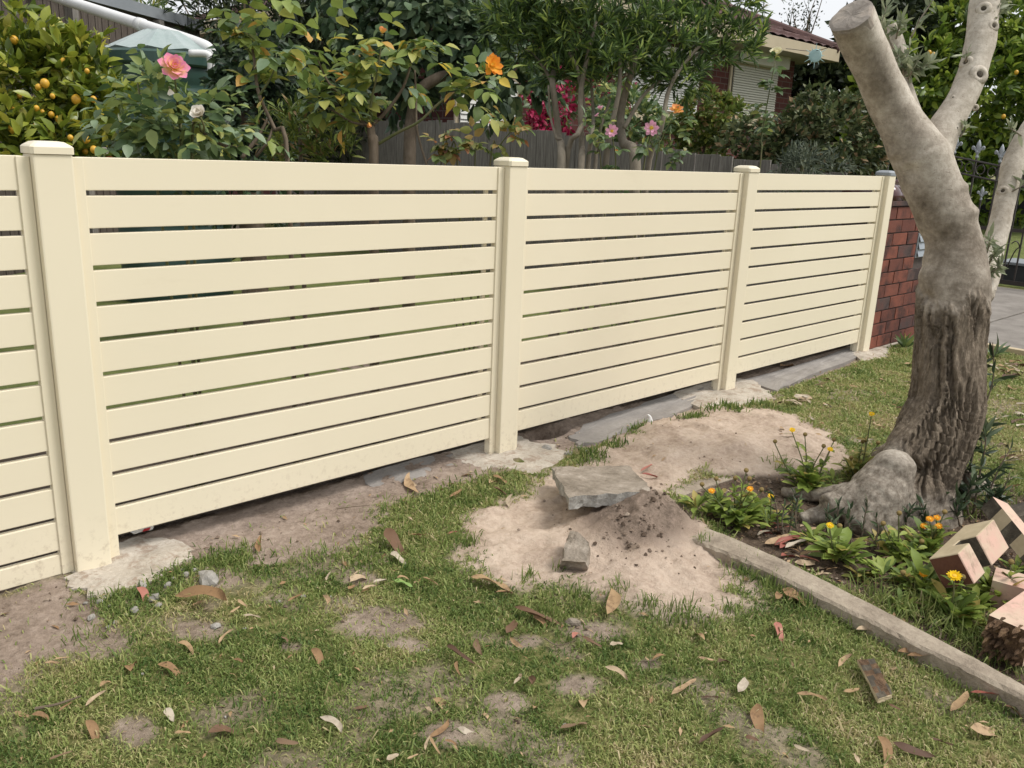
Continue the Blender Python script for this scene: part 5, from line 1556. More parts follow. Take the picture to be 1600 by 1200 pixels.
# low young rose with red-tinged leaves
DOFF = 0.68
r_ = plant('young_rose', 'low young rose with reddish new leaves just left of the second capped post', 'rose bush', (740, 255), 3.0)
g_ = ground_from(740, 255, 3.0)
P1 = stem(r_, [g_, at_d(715, 262, 3.0), at_d(702, 235, 2.98), at_d(694, 205, 2.96)], .005, .002, 'green_stem')
P2 = stem(r_, [g_ + .01, at_d(742, 262, 3.0), at_d(740, 240, 2.98), at_d(732, 226, 2.98)], .004, .002, 'green_stem')
P3 = stem(r_, [g_ - .01, at_d(765, 262, 3.0), at_d(778, 232, 2.98), at_d(796, 208, 2.96), at_d(808, 196, 2.95)], .005, .002, 'green_stem')
P4 = stem(r_, [g_, at_d(690, 262, 3.0), at_d(686, 245, 2.98), at_d(684, 234, 2.98)], .003, .002, 'green_stem')
A = cat(compound(P1, 8, .050, .055, .4), compound(P2, 7, .050, .055, .4), compound(P3, 9, .050, .06, .4), compound(P4, 5, .047, .055, .4), cloud((790, 205), 2.96, 28, 16, 4, .047))
leaves(r_, T_OV, *A, M['rose_leaf_red'], 300)

# pink single rose, right of the second post
DOFF = 0.62
r_ = plant('pink_rose', 'straggly rose with open pink and peach blooms in front of the paling fence', 'rose bush', (990, 262), 3.75)
g_ = ground_from(990, 262, 3.8)
P1 = stem(r_, [g_, at_d(962, 268, 3.75), at_d(960, 235, 3.72), at_d(956, 208, 3.7)], .005, .002, 'green_stem')
P2 = stem(r_, [g_ + .02, at_d(1005, 268, 3.75), at_d(1012, 235, 3.72), at_d(1018, 204, 3.7)], .005, .002, 'green_stem')
P3 = stem(r_, [g_, at_d(1022, 268, 3.8), at_d(1035, 215, 3.78), at_d(1056, 176, 3.75)], .005, .002, 'green_stem')
P4 = stem(r_, [g_, at_d(1050, 268, 3.8), at_d(1062, 255, 3.78), at_d(1068, 240, 3.75)], .004, .002, 'green_stem')
P5 = stem(r_, [g_, at_d(940, 268, 3.8), at_d(934, 235, 3.78), at_d(940, 190, 3.75), at_d(936, 178, 3.75)], .004, .002, 'green_stem')
A = cat(compound(P1, 6, .052, .05, .2), compound(P2, 6, .052, .05, .2), compound(P3, 10, .042, .055, .2), compound(P4, 6, .042, .05, .2), compound(P5, 8, .042, .05, .2), cloud((930, 195), 3.75, 45, 20, 8, .04), cloud((1060, 205), 3.85, 40, 25, 8, .042))
leaves(r_, T_OV, *A, M['rose_leaf'], 300)
for (px, py, d, R_, mt, u) in ((956, 205, 3.68, .034, 'petal_rosy', .1), (1018, 200, 3.68, .040, 'petal_rosy', .1), (1057, 172, 3.73, .038, 'petal_peach', 1.2)):
    c = at_d(px, py, d); bloom(r_, c, toward(c, u), R_, mt, ((8, 1.0, .05), (6, .8, .35)) if mt == 'petal_rosy' else ((8, 1, .0), (8, .85, .45), (6, .6, .9)), wpet=.55)
c = at_d(939, 172, 3.74); bloom(r_, c, UP - CR * .3, .024, 'petal_rosy', ((4, 1, .8), (3, .8, 1.1)), heart=False)
c = at_d(935, 182, 3.74); bloom(r_, c, UP - CR, .020, 'petal_rosy', ((4, 1, .7), (3, .8, 1.1)), heart=False)
c = at_d(963, 239, 3.7); bloom(r_, c, UP, .014, 'petal_orange', ((4, 1.2, 1.0), (3, 1, 1.3)), heart=False)
c = at_d(1069, 237, 3.74); bloom(r_, c, UP + CR * .3, .018, 'petal_cream', ((4, 1.2, .9), (3, 1, 1.2)), heart=False)

# white rose on one tall stem
DOFF = 0.75
r_ = plant('white_rose', 'single creamy white rose on a tall thin stem in front of the shutter', 'rose bush', (1188, 262), 4.6)
P1 = stem(r_, [ground_from(1186, 262, 4.6), at_d(1187, 265, 4.6), at_d(1190, 215, 4.58), at_d(1200, 155, 4.56), at_d(1211, 98, 4.55)], .006, .003, 'green_stem', n=26)
A = cat(compound(P1, 12, .056, .06, .35), compound(P1, 6, .056, .05, .65))
leaves(r_, T_OV, *A, M['rose_leaf'], 300)
c = at_d(1212, 87, 4.54); bloom(r_, c, UP + unit(C - c) * .4, .052, 'petal_cream', ((5, 1.0, .6), (6, .9, .95), (5, .7, 1.2)), heart=False)

# yellow-green small shrub
DOFF = 0
r_ = plant('small_shrub', 'small bright shrub with narrow light leaves between the two woody roses', 'shrub', (470, 250), 3.6)
stem(r_, [ground_from(470, 250, 3.6), at_d(470, 255, 3.6), at_d(468, 200, 3.6)], .012, .005, 'brown_wood')
B1 = crown(at_d(460, 225, 3.6), (.17, .16, .14), 70, 9, .06, .35, .8); B2 = crown(at_d(520, 240, 3.6), (.12, .12, .08), 30, 9, .06, .35, .8)
pos, X, N = (np.concatenate([a[i] for a in (B1, B2)]) for i in range(3))
leaves(r_, T_LANCE, pos, X, N, jit(len(pos), .052, .3), M['bush_leaf'], 250)

# many-stemmed tree with narrow leaves
r_ = plant('willow_leaved_tree', 'many-stemmed small tree with narrow dark green leaves above the middle of the fence', 'tree', (900, 262), 4.8)
D_ = 4.8
for (L_, r0, r1) in (([(876, 275), (874, 205), (863, 135), (866, 95), (850, 40)], .027, .012), ([(884, 262), (902, 215), (915, 170), (900, 120), (882, 80), (870, 30)], .018, .009), ([(880, 258), (868, 215), (860, 180), (856, 140)], .010, .006),
                     ([(906, 275), (910, 225), (905, 160), (915, 100), (930, 40)], .022, .010), ([(918, 275), (922, 220), (930, 170), (925, 110)], .016, .008), ([(990, 278), (976, 215), (975, 160), (988, 105), (1000, 40)], .036, .014),
                     ([(1015, 275), (1030, 205), (1042, 145), (1075, 95), (1130, 40)], .018, .008), ([(948, 275), (952, 215), (964, 150), (968, 90)], .022, .010), ([(930, 275), (938, 205), (955, 150)], .014, .008), ([(975, 200), (1005, 150), (1040, 120)], .014, .007),
                     ([(863, 130), (845, 100), (822, 70)], .012, .005), ([(1075, 95), (1140, 55), (1200, 5)], .009, .004)):
    pts = pts_d(L_, D_)
    if L_[0][1] > 255: pts = [np.array([pts[0][0], pts[0][1], GZ])] + pts
    stem(r_, [p + CF * random.uniform(-.12, .12) * (i > 0) for i, p in enumerate(pts)], r0, r1, 'pale_stem', 'stem', 26, 8)
Cs = [((930, 20), (.62, .5, .36), 300), ((830, 60), (.26, .3, .22), 80), ((1050, 60), (.36, .35, .24), 110), ((1135, 60), (.20, .25, .16), 45), ((1135, 0), (.20, .2, .12), 34), ((955, 100), (.42, .4, .14), 80), ((1060, 120), (.18, .2, .10), 34), ((880, 110), (.18, .2, .1), 30), ((1180, -10), (.12, .1, .08), 12), ((800, 20), (.2, .3, .2), 50), ((905, -60), (.7, .5, .3), 120)]
acc = [crown(at_d(*c, D_), rd, int(nc * 1.35), 12, .06, .35, .8, .05, .5) for c, rd, nc in Cs]
pos, X, N = (np.concatenate([a[i] for a in acc]) for i in range(3))
leaves(r_, leaf_tpl(3, .17, .4, .3, 'lance'), pos, X, N, jit(len(pos), .070, .3), M['willow_leaf'], 300)

# dark climbing vine with its arched branch, against the paling fence
r_ = plant('dark_vine', 'dark climbing vine with large drooping leaves hanging over the paling fence', 'vine', (700, 250), 6.2)
stem(r_, [ground_from(640, 255, 6.2), at_d(640, 250, 6.2), at_d(645, 175, 6.2), at_d(660, 138, 6.1), at_d(690, 120, 6.1), at_d(720, 117, 6.2), at_d(760, 90, 6.2)], .05, .035, 'brown_wood', 'branch', 30, 9)
acc = [crown(at_d(*c, 6.3), rd, nc, 9, .16, .3, .1, .7, .4) for c, rd, nc in (((660, 60), (.55, .35, .32), 100), ((760, 90), (.34, .3, .34), 80), ((700, 10), (.7, .35, .25), 80), ((620, 130), (.3, .3, .2), 30), ((800, 130), (.22, .3, .2), 34), ((560, 20), (.45, .3, .2), 40))]
pos, X, N = (np.concatenate([a[i] for a in acc]) for i in range(3))
leaves(r_, T_OV3, pos, X, N, jit(len(pos), .108, .3), M['vine_leaf'], 300)

# ivy mound
r_ = plant('ivy', 'dark ivy covering a stump between the green tank and the roses', 'ivy', (390, 250), 5.3)
stem(r_, [ground_from(390, 250, 5.3), at_d(390, 240, 5.3), at_d(392, 120, 5.3)], .09, .06, 'brown_wood', 'trunk')
acc = [crown(at_d(*c, 5.3), rd, nc, 8, .08, .55, .1, .5, .2) for c, rd, nc in (((390, 190), (.30, .3, .36), 230), ((400, 110), (.26, .3, .26), 160), ((440, 150), (.2, .25, .26), 80), ((350, 240), (.2, .25, .18), 60), ((400, 300), (.4, .3, .35), 90))]
pos, X, N = (np.concatenate([a[i] for a in acc]) for i in range(3))
leaves(r_, T_SMALL, pos, X, N, jit(len(pos), .066, .3), M['ivy_leaf'], 300)

# things beyond the paling fence
r_ = plant('crimson_bougainvillea', 'crimson flowering climber spilling over the top of the paling fence', 'climber', (860, 190), 9.0)
stem(r_, [ground_from(860, 190, 9.0), at_d(860, 200, 9.0), at_d(865, 130, 9.0)], .03, .01, 'brown_wood')
acc = [crown(at_d(*c, 8.85), rd, nc, 10, .12, .2, .1, .4, .3) for c, rd, nc in (((846, 186), (.14, .1, .13), 16), ((835, 172), (.12, .1, .1), 12), ((845, 150), (.08, .1, .11), 8), ((850, 196), (.16, .1, .06), 12), ((882, 190), (.14, .1, .10), 10), ((885, 165), (.10, .1, .10), 6), ((876, 128), (.08, .1, .07), 5), ((940, 140), (.16, .1, .08), 6), ((975, 148), (.14, .1, .07), 5), ((896, 150), (.1, .1, .1), 5), ((851, 130), (.05, .1, .05), 3))]
pos, X, N = (np.concatenate([a[i] for a in acc]) for i in range(3))
leaves(r_, T_SMALL, pos, X, N, jit(len(pos), .062, .3), M['petal_crimson'], 0, rest='bracts')
acc = [crown(at_d(*c, 9.1), rd, nc, 10, .14, .3, .1, .4, .3) for c, rd, nc in (((860, 165), (.35, .2, .25), 34), ((950, 150), (.4, .2, .25), 34))]
pos, X, N = (np.concatenate([a[i] for a in acc]) for i in range(3))
leaves(r_, T_SMALL, pos, X, N, jit(len(pos), .08, .3), M['rose_leaf'], 0)
def bush(name, label, cat_, c, d, rads, ncl, per, spread, size, mat, tpl, npart, shell=.6, stem_mat='brown_wood', up=.3):
    r_ = plant(name, label, cat_, c, d)
    p = at_d(*c, d)
    stem(r_, [np.array([p[0], p[1], GZ]), p * .5 + np.array([p[0], p[1], GZ]) * .5 + rand_dir(1)[0] * .03, p], .03, .012, stem_mat, 'trunk')
    acc = [crown(p + np.array(o), rd, int(ncl * w), per, spread, shell, up, 0, .5) for o, rd, w in rads]
    pos, X, N = (np.concatenate([a[i] for a in acc]) for i in range(3))
    leaves(r_, tpl, pos, X, N, jit(len(pos), size, .3), M[mat], npart)
    return r_
bush('dark_bush', 'dark green glossy bush over the paling fence below the white slatted window', 'bush', (985, 195), 8.3, [((0, 0, 0), (.5, .4, .36), 1), ((.1, 0, -.5), (.5, .4, .4), .6)], 170, 10, .09, .08, 'rose_leaf', T_SMALL, 120)
bush('yellow_green_bush', 'yellowish green bush over the paling fence, left of the roller shutter', 'bush', (1105, 185), 8.3, [((0, 0, 0), (.36, .35, .30), 1), ((0, 0, -.5), (.4, .35, .4), .6)], 200, 10, .07, .065, 'bush_leaf', T_SMALL, 120)
bush('low_bush', 'low dark bush over the paling fence under the roller shutter', 'bush', (1180, 222), 7.9, [((0, 0, 0), (.40, .3, .22), 1), ((0, 0, -.4), (.4, .3, .3), .6)], 130, 10, .07, .07, 'hedge_leaf', T_SMALL, 60)
bush('clipped_hedge', 'rounded clipped dark hedge with small bronze leaves behind the last fence bay', 'hedge', (1300, 222), 7.6, [((0, 0, 0), (.60, .55, .49), 1), ((.05, 0, -.55), (.6, .5, .5), .5), ((-.3, .2, -.1), (.3, .3, .36), .3)], 560, 10, .055, .066, 'hedge_leaf', T_SMALL, 300, .72, up=.2)
bush('grey_green_herb', 'feathery grey-green herb in front of the clipped hedge', 'herb', (1255, 246), 6.1, [((0, 0, -.06), (.20, .12, .08), 1), ((-.1, .0, -.2), (.24, .15, .16), .7), ((.25, -.1, -.06), (.14, .1, .05), .3)], 70, 9, .10, .055, 'herb_leaf', T_LANCE2, 0, .3, 'green_stem', .8)
# far trees
bush('dark_evergreen', 'large dark evergreen tree behind the ivy and the roses', 'tree', (440, 60), 10.5, [((0, 0, 0), (1.25, 1, .95), 1), ((.2, 0, -1.0), (1.0, .9, .8), .7), ((1.1, .3, .3), (.9, .8, .7), .5)], 520, 10, .26, .15, 'dark_tree_leaf', T_LANCE2, 0, .4)
bush('back_tree', 'dark leafy tree behind the brick house and the clipped hedge', 'tree', (1390, 70), 15.5, [((0, 0, 0), (1.15, 1, .95), 1), ((-.5, .5, -.9), (1.2, 1, .6), .5), ((.7, 0, .9), (1.0, 1, .8), .6), ((0, 0, -1.6), (1.3, 1, .8), .5), ((-1.1, 1.0, -.72), (.75, .7, .42), .4), ((-1.1, 1.0, -1.5), (.8, .7, .6), .4)], 420, 10, .22, .17, 'dark_tree_leaf', T_SMALL, 0, .5)
r_ = bush('citrus_hedge', 'tall bright green citrus hedge with a few yellow fruit behind the iron gate', 'hedge', (1530, 160), 15.0, [((0, 0, 0), (1.6, 1.2, 1.5), 1), ((-1.2, .8, .1), (1.0, 1, 1.1), .4), ((.4, -1.8, 0), (1.2, 1.3, 1.3), .6), ((0, -.3, -1.4), (1.7, 1.6, .8), .6), ((.2, .2, 1.2), (1.0, 1, .7), .35), ((-1.6, 1.6, -.9), (1.2, 1, 1.0), .4)], 620, 11, .20, .165, 'bright_leaf', T_LEMON, 300, .72)
for (px, py) in ((1458, 85), (1452, 82), (1588, 113), (1568, 182)):
    c = at_d(px, py, 13.55); MB().lathe([(.008, -.04), (.028, -.025), (.034, 0), (.026, .026), (.006, .038)], c, 10).build('fruit', M['lemon'], r_, True)
r_ = bush('edge_shrub', 'light green shrub rising at the right edge above the citrus hedge', 'shrub', (1610, 90), 17, [((0, 0, 0), (.7, .6, .9), 1), ((0, 0, -1.2), (.8, .7, 1), .8)], 150, 10, .2, .16, 'bright_leaf', T_LEMON, 0, .4)
# wispy distant trees against the sky
def wispy(label, base, d, h, n, name='wispy_tree'):
    r_ = plant(name, label, 'tree', base, d)
    p = at_d(*base, d); g = np.array([p[0], p[1], GZ])
    stem(r_, [g, p], .05, .03, 'brown_wood', 'trunk')
    pos, X = [], []
    for k in range(n):
        a = p + CR * random.uniform(-.5, .5) * h * .35
        b = a + np.array([0, 0, h * random.uniform(.5, 1)]) + CR * random.uniform(-.35, .35) * h
        P = curve_pts([p, (a + b) / 2 + rand_dir(1)[0] * .1, b], 10)
        MB().tube(P, np.linspace(.022, .004, 10), 5).build('limb', M['brown_wood'], r_)
        for j in range(3, 10):
            q = P[j] + rand_dir(5) * .16
            pos.append(q); X.append(rand_dir(5))
    pos, X = np.concatenate(pos), np.concatenate(X)
    leaves(r_, T_SMALL, pos, X, rand_dir(len(pos)), jit(len(pos), .07, .3), M['dark_tree_leaf'], 0)
wispy('thin sparse tree against the sky above the end of the maroon roof', (1258, 78), 19, 1.5, 9)
wispy('thin sparse tree against the sky above the white rain pipe', (318, 62), 17, 1.3, 9)
bush('far_tree', 'round green tree beyond the tall dark fence', 'tree', (205, 15), 13, [((0, 0, 0), (.6, .5, .35), 1), ((0, 0, -.8), (.5, .5, .6), .4)], 120, 10, .2, .14, 'rose_leaf', T_LANCE2, 0, .4)
DOFF = 0.0

# ================================================================== FLOWER BED PLANTS
def marigold(label, px, py, scale=1.0, nl=34, flowers=(), yellow=False):
    nl = int(nl * 1.7)
    g_ = on_ground(px, py)
    r_ = empty('marigold', tuple(g_)); tag(r_, label, 'flower plant', 'marigolds in the flower bed')
    d0 = depth(g_)
    pos, X, N, sz = [], [], [], []
    for k in range(nl):
        a = random.random() * 6.283
        lift = random.uniform(.25, 1.25)
        h = random.uniform(0, .05) * scale
        rr = random.uniform(.0, .035) * scale
        dv = np.array([math.cos(a) * math.cos(lift), math.sin(a) * math.cos(lift), math.sin(lift)])
        pos.append(g_ + np.array([math.cos(a) * rr, math.sin(a) * rr, h])); X.append(dv)
        N.append(np.array([-math.cos(a) * math.sin(lift), -math.sin(a) * math.sin(lift), math.cos(lift)]) + rand_dir(1)[0] * .25)
        sz.append(random.uniform(.035, .105) * scale)
    for fi, (fx, fy, kind) in enumerate(flowers):
        h = at_d(fx, fy, d0 - .03 + .02 * (fi % 3))
        b = g_ + np.array([random.uniform(-.02, .02), random.uniform(-.02, .02), .01])
        P = curve_pts([b, b * .5 + h * .5 + rand_dir(1)[0] * .012, h - UP * .008], 12)
        MB().tube(P, np.linspace(.0032, .0022, 12), 6).build('stem', M['green_stem'], r_, True)
        n = 15
        t = rng.random(n) * .85
        i = (t * 11).astype(int)
        ps = P[i]; dv = unit(rand_dir(n) * np.array([1, 1, .4]) + UP * .5)
        for q in range(n):
            pos.append(ps[q]); X.append(dv[q]); N.append(unit(UP + rand_dir(1)[0] * .4)); sz.append(random.uniform(.025, .055) * scale)
        R_ = .0135 if kind in 'oy' else .0085
        if kind == 'Y': R_ = .021
        nr = unit(toward(h, 1.3))
        if kind in 'oyY':
            e1 = unit(np.cross(nr, [0, 0, 1.0])); e2 = np.cross(nr, e1)
            V, Fc = [], []
            for ring, (m_, rr, el) in enumerate(((15, 1.0, .12), (13, .75, .45))):
                for k in range(m_):
                    a = 2 * math.pi * k / m_ + ring * .2 + random.uniform(-.06, .06)
                    u = e1 * math.cos(a) + e2 * math.sin(a); w = -e1 * math.sin(a) + e2 * math.cos(a)
                    L_ = R_ * rr * random.uniform(.88, 1.08); o = len(V)
                    up_ = nr * math.sin(el) + u * math.cos(el)
                    V += [h + u * R_ * .15 - w * R_ * .06, h + u * R_ * .15 + w * R_ * .06, h + up_ * L_ * .75 + w * R_ * .15, h + up_ * L_ + w * R_ * .05, h + up_ * L_ - w * R_ * .05, h + up_ * L_ * .75 - w * R_ * .15]
                    Fc.append(tuple(o + q for q in range(6)))
            fl = MB().add(V, Fc).build('flower_head', M['petal_marigold' if kind == 'o' else 'petal_yellow'], r_)
            MB().lathe([(R_ * .1, -.006), (R_ * .35, -.003), (R_ * .36, .002), (R_ * .2, .004)], h, 8, Vector(nr)).build('flower_disc', M['stamen'], fl, True)
        else:
            MB().lathe([(.002, -.007), (R_ * .8, -.005), (R_ * 1.1, .001), (R_ * .9, .006), (R_ * .3, .007)], h, 9, Vector(nr)).build('seed_head', M['seedhead'], r_, True)
    tpl = T_OBOV
    leaves(r_, tpl, np.array(pos), np.array(X), np.array(N), np.array(sz), M['marigold_leaf' if not yellow else 'marigold_yellow'], 300)
M['marigold_yellow'] = leafmat('yellowing_marigold_leaf', [(3, L(.15, .19, .04)), (3, L(.26, .27, .06)), (2, L(.36, .30, .09))], .55, .3, .35)
marigold('small leafy marigold in the corner of the concrete edging', 1088, 800, .75, 22)
marigold('bushy marigold with one orange flower and brown seed heads near the edging corner', 1150, 822, 1.15, 46, ((1112, 767, 'o'), (1119, 748, 's'), (1149, 747, 's'), (1166, 735, 's'), (1171, 748, 's'), (1097, 757, 's'), (1172, 764, 'o'), (1190, 765, 's')))
marigold('marigold with broad pale leaves against the tree root', 1200, 822, .9, 20, ((1205, 775, 'y'),))
marigold('yellow flowering marigold at the edge of the sand mound', 1262, 770, 1.2, 44, ((1238, 672, 'y'), (1258, 679, 's'), (1211, 690, 's'), (1297, 702, 'y'), (1287, 697, 's'), (1303, 687, 's')))
marigold('tall yellowing marigold between the sand mound and the burl of the tree', 1335, 748, 1.0, 30, ((1362, 647, 'y'), (1353, 688, 's'), (1372, 692, 's'), (1330, 715, 's'), (1348, 690, 's')), True)
marigold('compact marigold with one small yellow flower beside the bare soil', 1310, 880, 1.1, 36, ((1297, 821, 'y'), (1312, 822, 's')))
marigold('low young marigold in front of the dark shoots', 1268, 850, .7, 18)
marigold('upright marigold with orange flowers in front of the tree base', 1408, 880, 1.0, 28, ((1405, 802, 's'), (1380, 818, 's'), (1388, 873, 'o'), (1440, 846, 's')))
marigold('marigold with a cluster of bright orange flowers left of the notched block', 1450, 868, 1.0, 28, ((1453, 811, 'o'), (1464, 809, 'o'), (1444, 822, 'o'), (1467, 822, 'o'), (1476, 800, 's')))
marigold('marigold with tiny orange buds just left of the brown block end', 1440, 930, 1.0, 34, ((1443, 897, 'o'), (1446, 917, 'o'), (1460, 911, 'o'), (1411, 895, 's'), (1418, 898, 's')))
marigold('marigold with one large yellow flower in front of the brown block end', 1492, 975, 1.0, 40, ((1491, 900, 'Y'), (1504, 902, 's')))
marigold('leafy marigold between the notched block and the rotten post', 1560, 945, 1.0, 34, ((1580, 878, 's'),))
marigold('sparse marigold below the bare soil patch beside the edging', 1378, 908, .8, 18)
for k_, (px, py, sc_) in enumerate(((1120, 800, .6), (1180, 800, .7), (1238, 800, .5), (1345, 905, .55), (1420, 915, .7), (1468, 945, .75), (1520, 960, .7), (1425, 850, .6), (1375, 860, .7), (1300, 760, .6), (1405, 955, .5), (1545, 990, .6), (1585, 900, .6), (1535, 925, .8))):
    marigold('low leafy seedling in the flower bed ' + ('near the edging corner', 'between the bushy marigold and the root', 'under the thin dark shoots', 'on the bare bed soil', 'left of the brown block end', 'under the brown block end', 'by the large yellow flower', 'in front of the trunk base', 'in front of the burl', 'beside the sand mound', 'in the long grass by the edging', 'by the rotten post end', 'on top of the flat pink post', 'right of the notched block')[k_], px, py, sc_, 16, (), k_ % 4 == 3)
def dark_shoot(label, L_, n, ls=.045, d=None, r0=.004, group='dark leafy shoots around the tree base', spread=.7):
    g_ = on_ground(*L_[0]); d0 = d or depth(g_)
    r_ = empty('leafy_shoot', tuple(g_)); tag(r_, label, 'shoot', group)
    pts = [g_] + [at_d(a, b, d0) for a, b in L_[1:]]
    P = curve_pts(pts, 18)
    MB().tube(P, np.linspace(r0, r0 * .4, 18), 6).build('stem', M['brown_wood'], r_, True)
    t = .2 + .8 * rng.random(n); i = np.clip((t * 17).astype(int), 0, 16)
    tan = unit(P[i + 1] - P[i])
    X = unit(tan * .7 + rand_dir(n) * spread)
    leaves(r_, T_LANCE, P[i] + tan * .004, X, unit(UP * .5 + rand_dir(n)), jit(n, ls, .35), M['oleander_leaf'], 300)
ORD = ['leftmost', 'second from left', 'third from left', 'fourth from left', 'fifth from left', 'fifth from right', 'fourth from right', 'third from right', 'second from right', 'rightmost']
DSO = sorted([1208, 1240, 1248, 1290, 1310, 1329, 1356, 1226, 1368, 1298])
DSL = 'thin dark shoot with small narrow leaves standing in front of the tree roots'
for L_, n in (([(1216, 832), (1214, 800), (1208, 768)], 16), ([(1232, 838), (1238, 800), (1240, 770)], 22), ([(1246, 842), (1243, 805), (1248, 778)], 20), ([(1291, 846), (1293, 812), (1290, 784)], 20), ([(1310, 850), (1309, 815), (1310, 788)], 20),
              ([(1330, 856), (1327, 822), (1329, 795)], 22), ([(1344, 858), (1350, 815), (1356, 780)], 18), ([(1226, 845), (1222, 815), (1226, 792)], 14), ([(1362, 862), (1372, 830), (1368, 806)], 14), ([(1300, 860), (1302, 835), (1298, 812)], 14)):
    k_ = DSO.index(L_[-1][0]); dark_shoot(f'thin dark shoot with small narrow leaves, {ORD[k_]} along the tree roots', L_, n, .036)
WSK = 0
WSN = ['tallest leafy shoot reaching up beside the rough bark on the right of the trunk', 'second tallest leafy shoot, close against the right side of the trunk', 'dense medium shoot right of the trunk, below the tallest one', 'short bushy shoot against the foot of the trunk', 'slanting leafy shoot leaning to the right over the grass',
       'low bushy shoot right of the trunk foot', 'small shoot in the corner between trunk and roots', 'bushy shoot behind the leaning pink post', 'rightmost leafy shoot leaning above the pink posts', 'small dark shoot just in front of the burl, right side', 'small dark shoot just in front of the burl, left side', 'dense low shoot left of the leaning pink post']
for L_, n, ls in (([(1508, 800), (1518, 720), (1536, 645), (1552, 590), (1551, 535)], 26, .085), ([(1500, 800), (1505, 740), (1512, 690), (1506, 640)], 24, .08), ([(1520, 805), (1530, 745), (1540, 690), (1532, 660)], 30, .075), ([(1490, 808), (1485, 770), (1490, 730)], 30, .06),
                  ([(1530, 808), (1545, 770), (1562, 730), (1580, 700)], 24, .06), ([(1515, 812), (1510, 780), (1520, 750)], 40, .06), ([(1475, 815), (1470, 790), (1462, 770)], 24, .055), ([(1540, 812), (1550, 790), (1556, 765)], 30, .06), ([(1560, 815), (1564, 780), (1578, 738)], 16, .055),
                  ([(1450, 835), (1446, 810), (1440, 786)], 22, .05), ([(1420, 840), (1416, 815), (1424, 795)], 18, .045), ([(1500, 822), (1495, 800), (1500, 775)], 36, .06)):
    dark_shoot(WSN[WSK], L_, n, ls, None, .0045, 'long leafy shoots beside the tree base', .85); WSK += 1
# two little weeds by the driveway edge
for px, py, lab in ((1552, 560, 'small upright leafy weed by the driveway edging'), (1413, 545, 'little green weed at the foot of the brick wall')):
    g_ = on_ground(px, py); r_ = empty('weed', tuple(g_)); tag(r_, lab, 'weed')
    n = 16
    X = unit(rand_dir(n) * np.array([1, 1, .3]) + UP * .8)
    leaves(r_, T_LANCE, np.repeat(g_[None], n, 0) + UP * .01, X, rand_dir(n), jit(n, .11, .4), M['rose_leaf'], 300)

# ================================================================== FALLEN LEAVES, ONE BY ONE
LV = {k: mesh_arr('dry_leaf', *leaf_tpl(9, w, f, c, 'lance', wav=wv, bend=bd__), True) for k, (w, f, c, wv, bd__) in
      {'a': (.25, .35, .15, .02, .35), 'b': (.20, .5, -.30, .03, -.55), 'c': (.32, .3, .35, .04, .25), 'd': (.17, .8, .4, .02, .6), 'e': (.44, .3, .2, .05, .1), 'f': (.22, .9, -.5, .03, -.3), 'g': (.28, .5, .8, .03, -.4)}.items()}
LVM = {}
def leafmesh(shape, mt):
    if (shape, mt) not in LVM:
        me = LV[shape].copy(); me.materials.append(M[mt]); LVM[(shape, mt)] = me
    return LVM[(shape, mt)]
CN = {'dry_leaf': 'tan', 'dark_dry_leaf': 'dark brown', 'red_leaf': 'reddish', 'pale_leaf': 'bleached', 'green_fallen': 'fresh green'}
def zone(px, py):
    if px > 1330 and 940 < py < 1110 and px - 1330 > (py - 940) * -.2 and abs((px - 1300) * .53 + 930 - py) < 75: return 'beside the concrete edging'
    if px > 1180 and py < 720: return 'on the grass left of the tree' if px < 1440 else 'on the grass right of the tree'
    if px > 1165 and 820 < py < 1000 and py < (px - 1165) * .5 + 880: return 'in the flower bed'
    if px < 330 and py < 1000: return 'among the rubble near the wide post'
    if px < 400: return 'on the lawn at the left'
    if 540 < px < 740 and py < 925: return 'on the grass between the fence and the sand'
    if px < 700: return 'on the lawn left of centre'
    if py < 1020: return 'on the grass just below the sand patch'
    if px < 1000: return 'on the near lawn in the middle'
    return 'on the near lawn at the right'
LUSE = {}
SHN = {'a': 'slender', 'b': 'hooked', 'c': 'broad', 'd': 'narrow', 'e': 'oval', 'f': 'rolled', 'g': 'arched'}
LMK = [('the largest rubble stone', 326, 911), ('the first cement pad', 210, 890), ('the lawn twig', 90, 1110), ('the largest tan leaf strip', 318, 955), ('the big dark leaf', 620, 858), ('the bare lawn patch left of centre', 590, 975), ('the concrete lump', 898, 870), ('the half-buried brown stone', 895, 977),
       ('the standing tan leaf', 952, 950), ('the bark roll', 930, 1010), ('the blue-grey pebble', 776, 969), ('the long dark leaf', 842, 968), ('the bare patch near the bottom edge', 700, 1150), ('the small grey bare patch', 790, 1098), ('the bright red leaf', 1219, 994), ('the rotten timber scrap', 1368, 1060), ('the edging end', 1590, 1085), ('the middle of the edging', 1300, 930),
       ('the compact marigold', 1310, 870), ('the edging corner', 1050, 785), ('the sand mound', 1130, 680), ('the tree trunk', 1485, 600), ('the brick wall foot', 1400, 545), ('the driveway edging', 1570, 555), ('the notched block', 1500, 890), ('the concrete slab', 940, 755), ('the bottom left corner', 60, 1170), ('the bottom right corner', 1560, 1170), ('the middle of the bottom edge', 1000, 1180), ('the bark shreds', 1238, 632), ('the curved bleached leaf', 518, 1150), ('the second cement pad', 800, 715)]
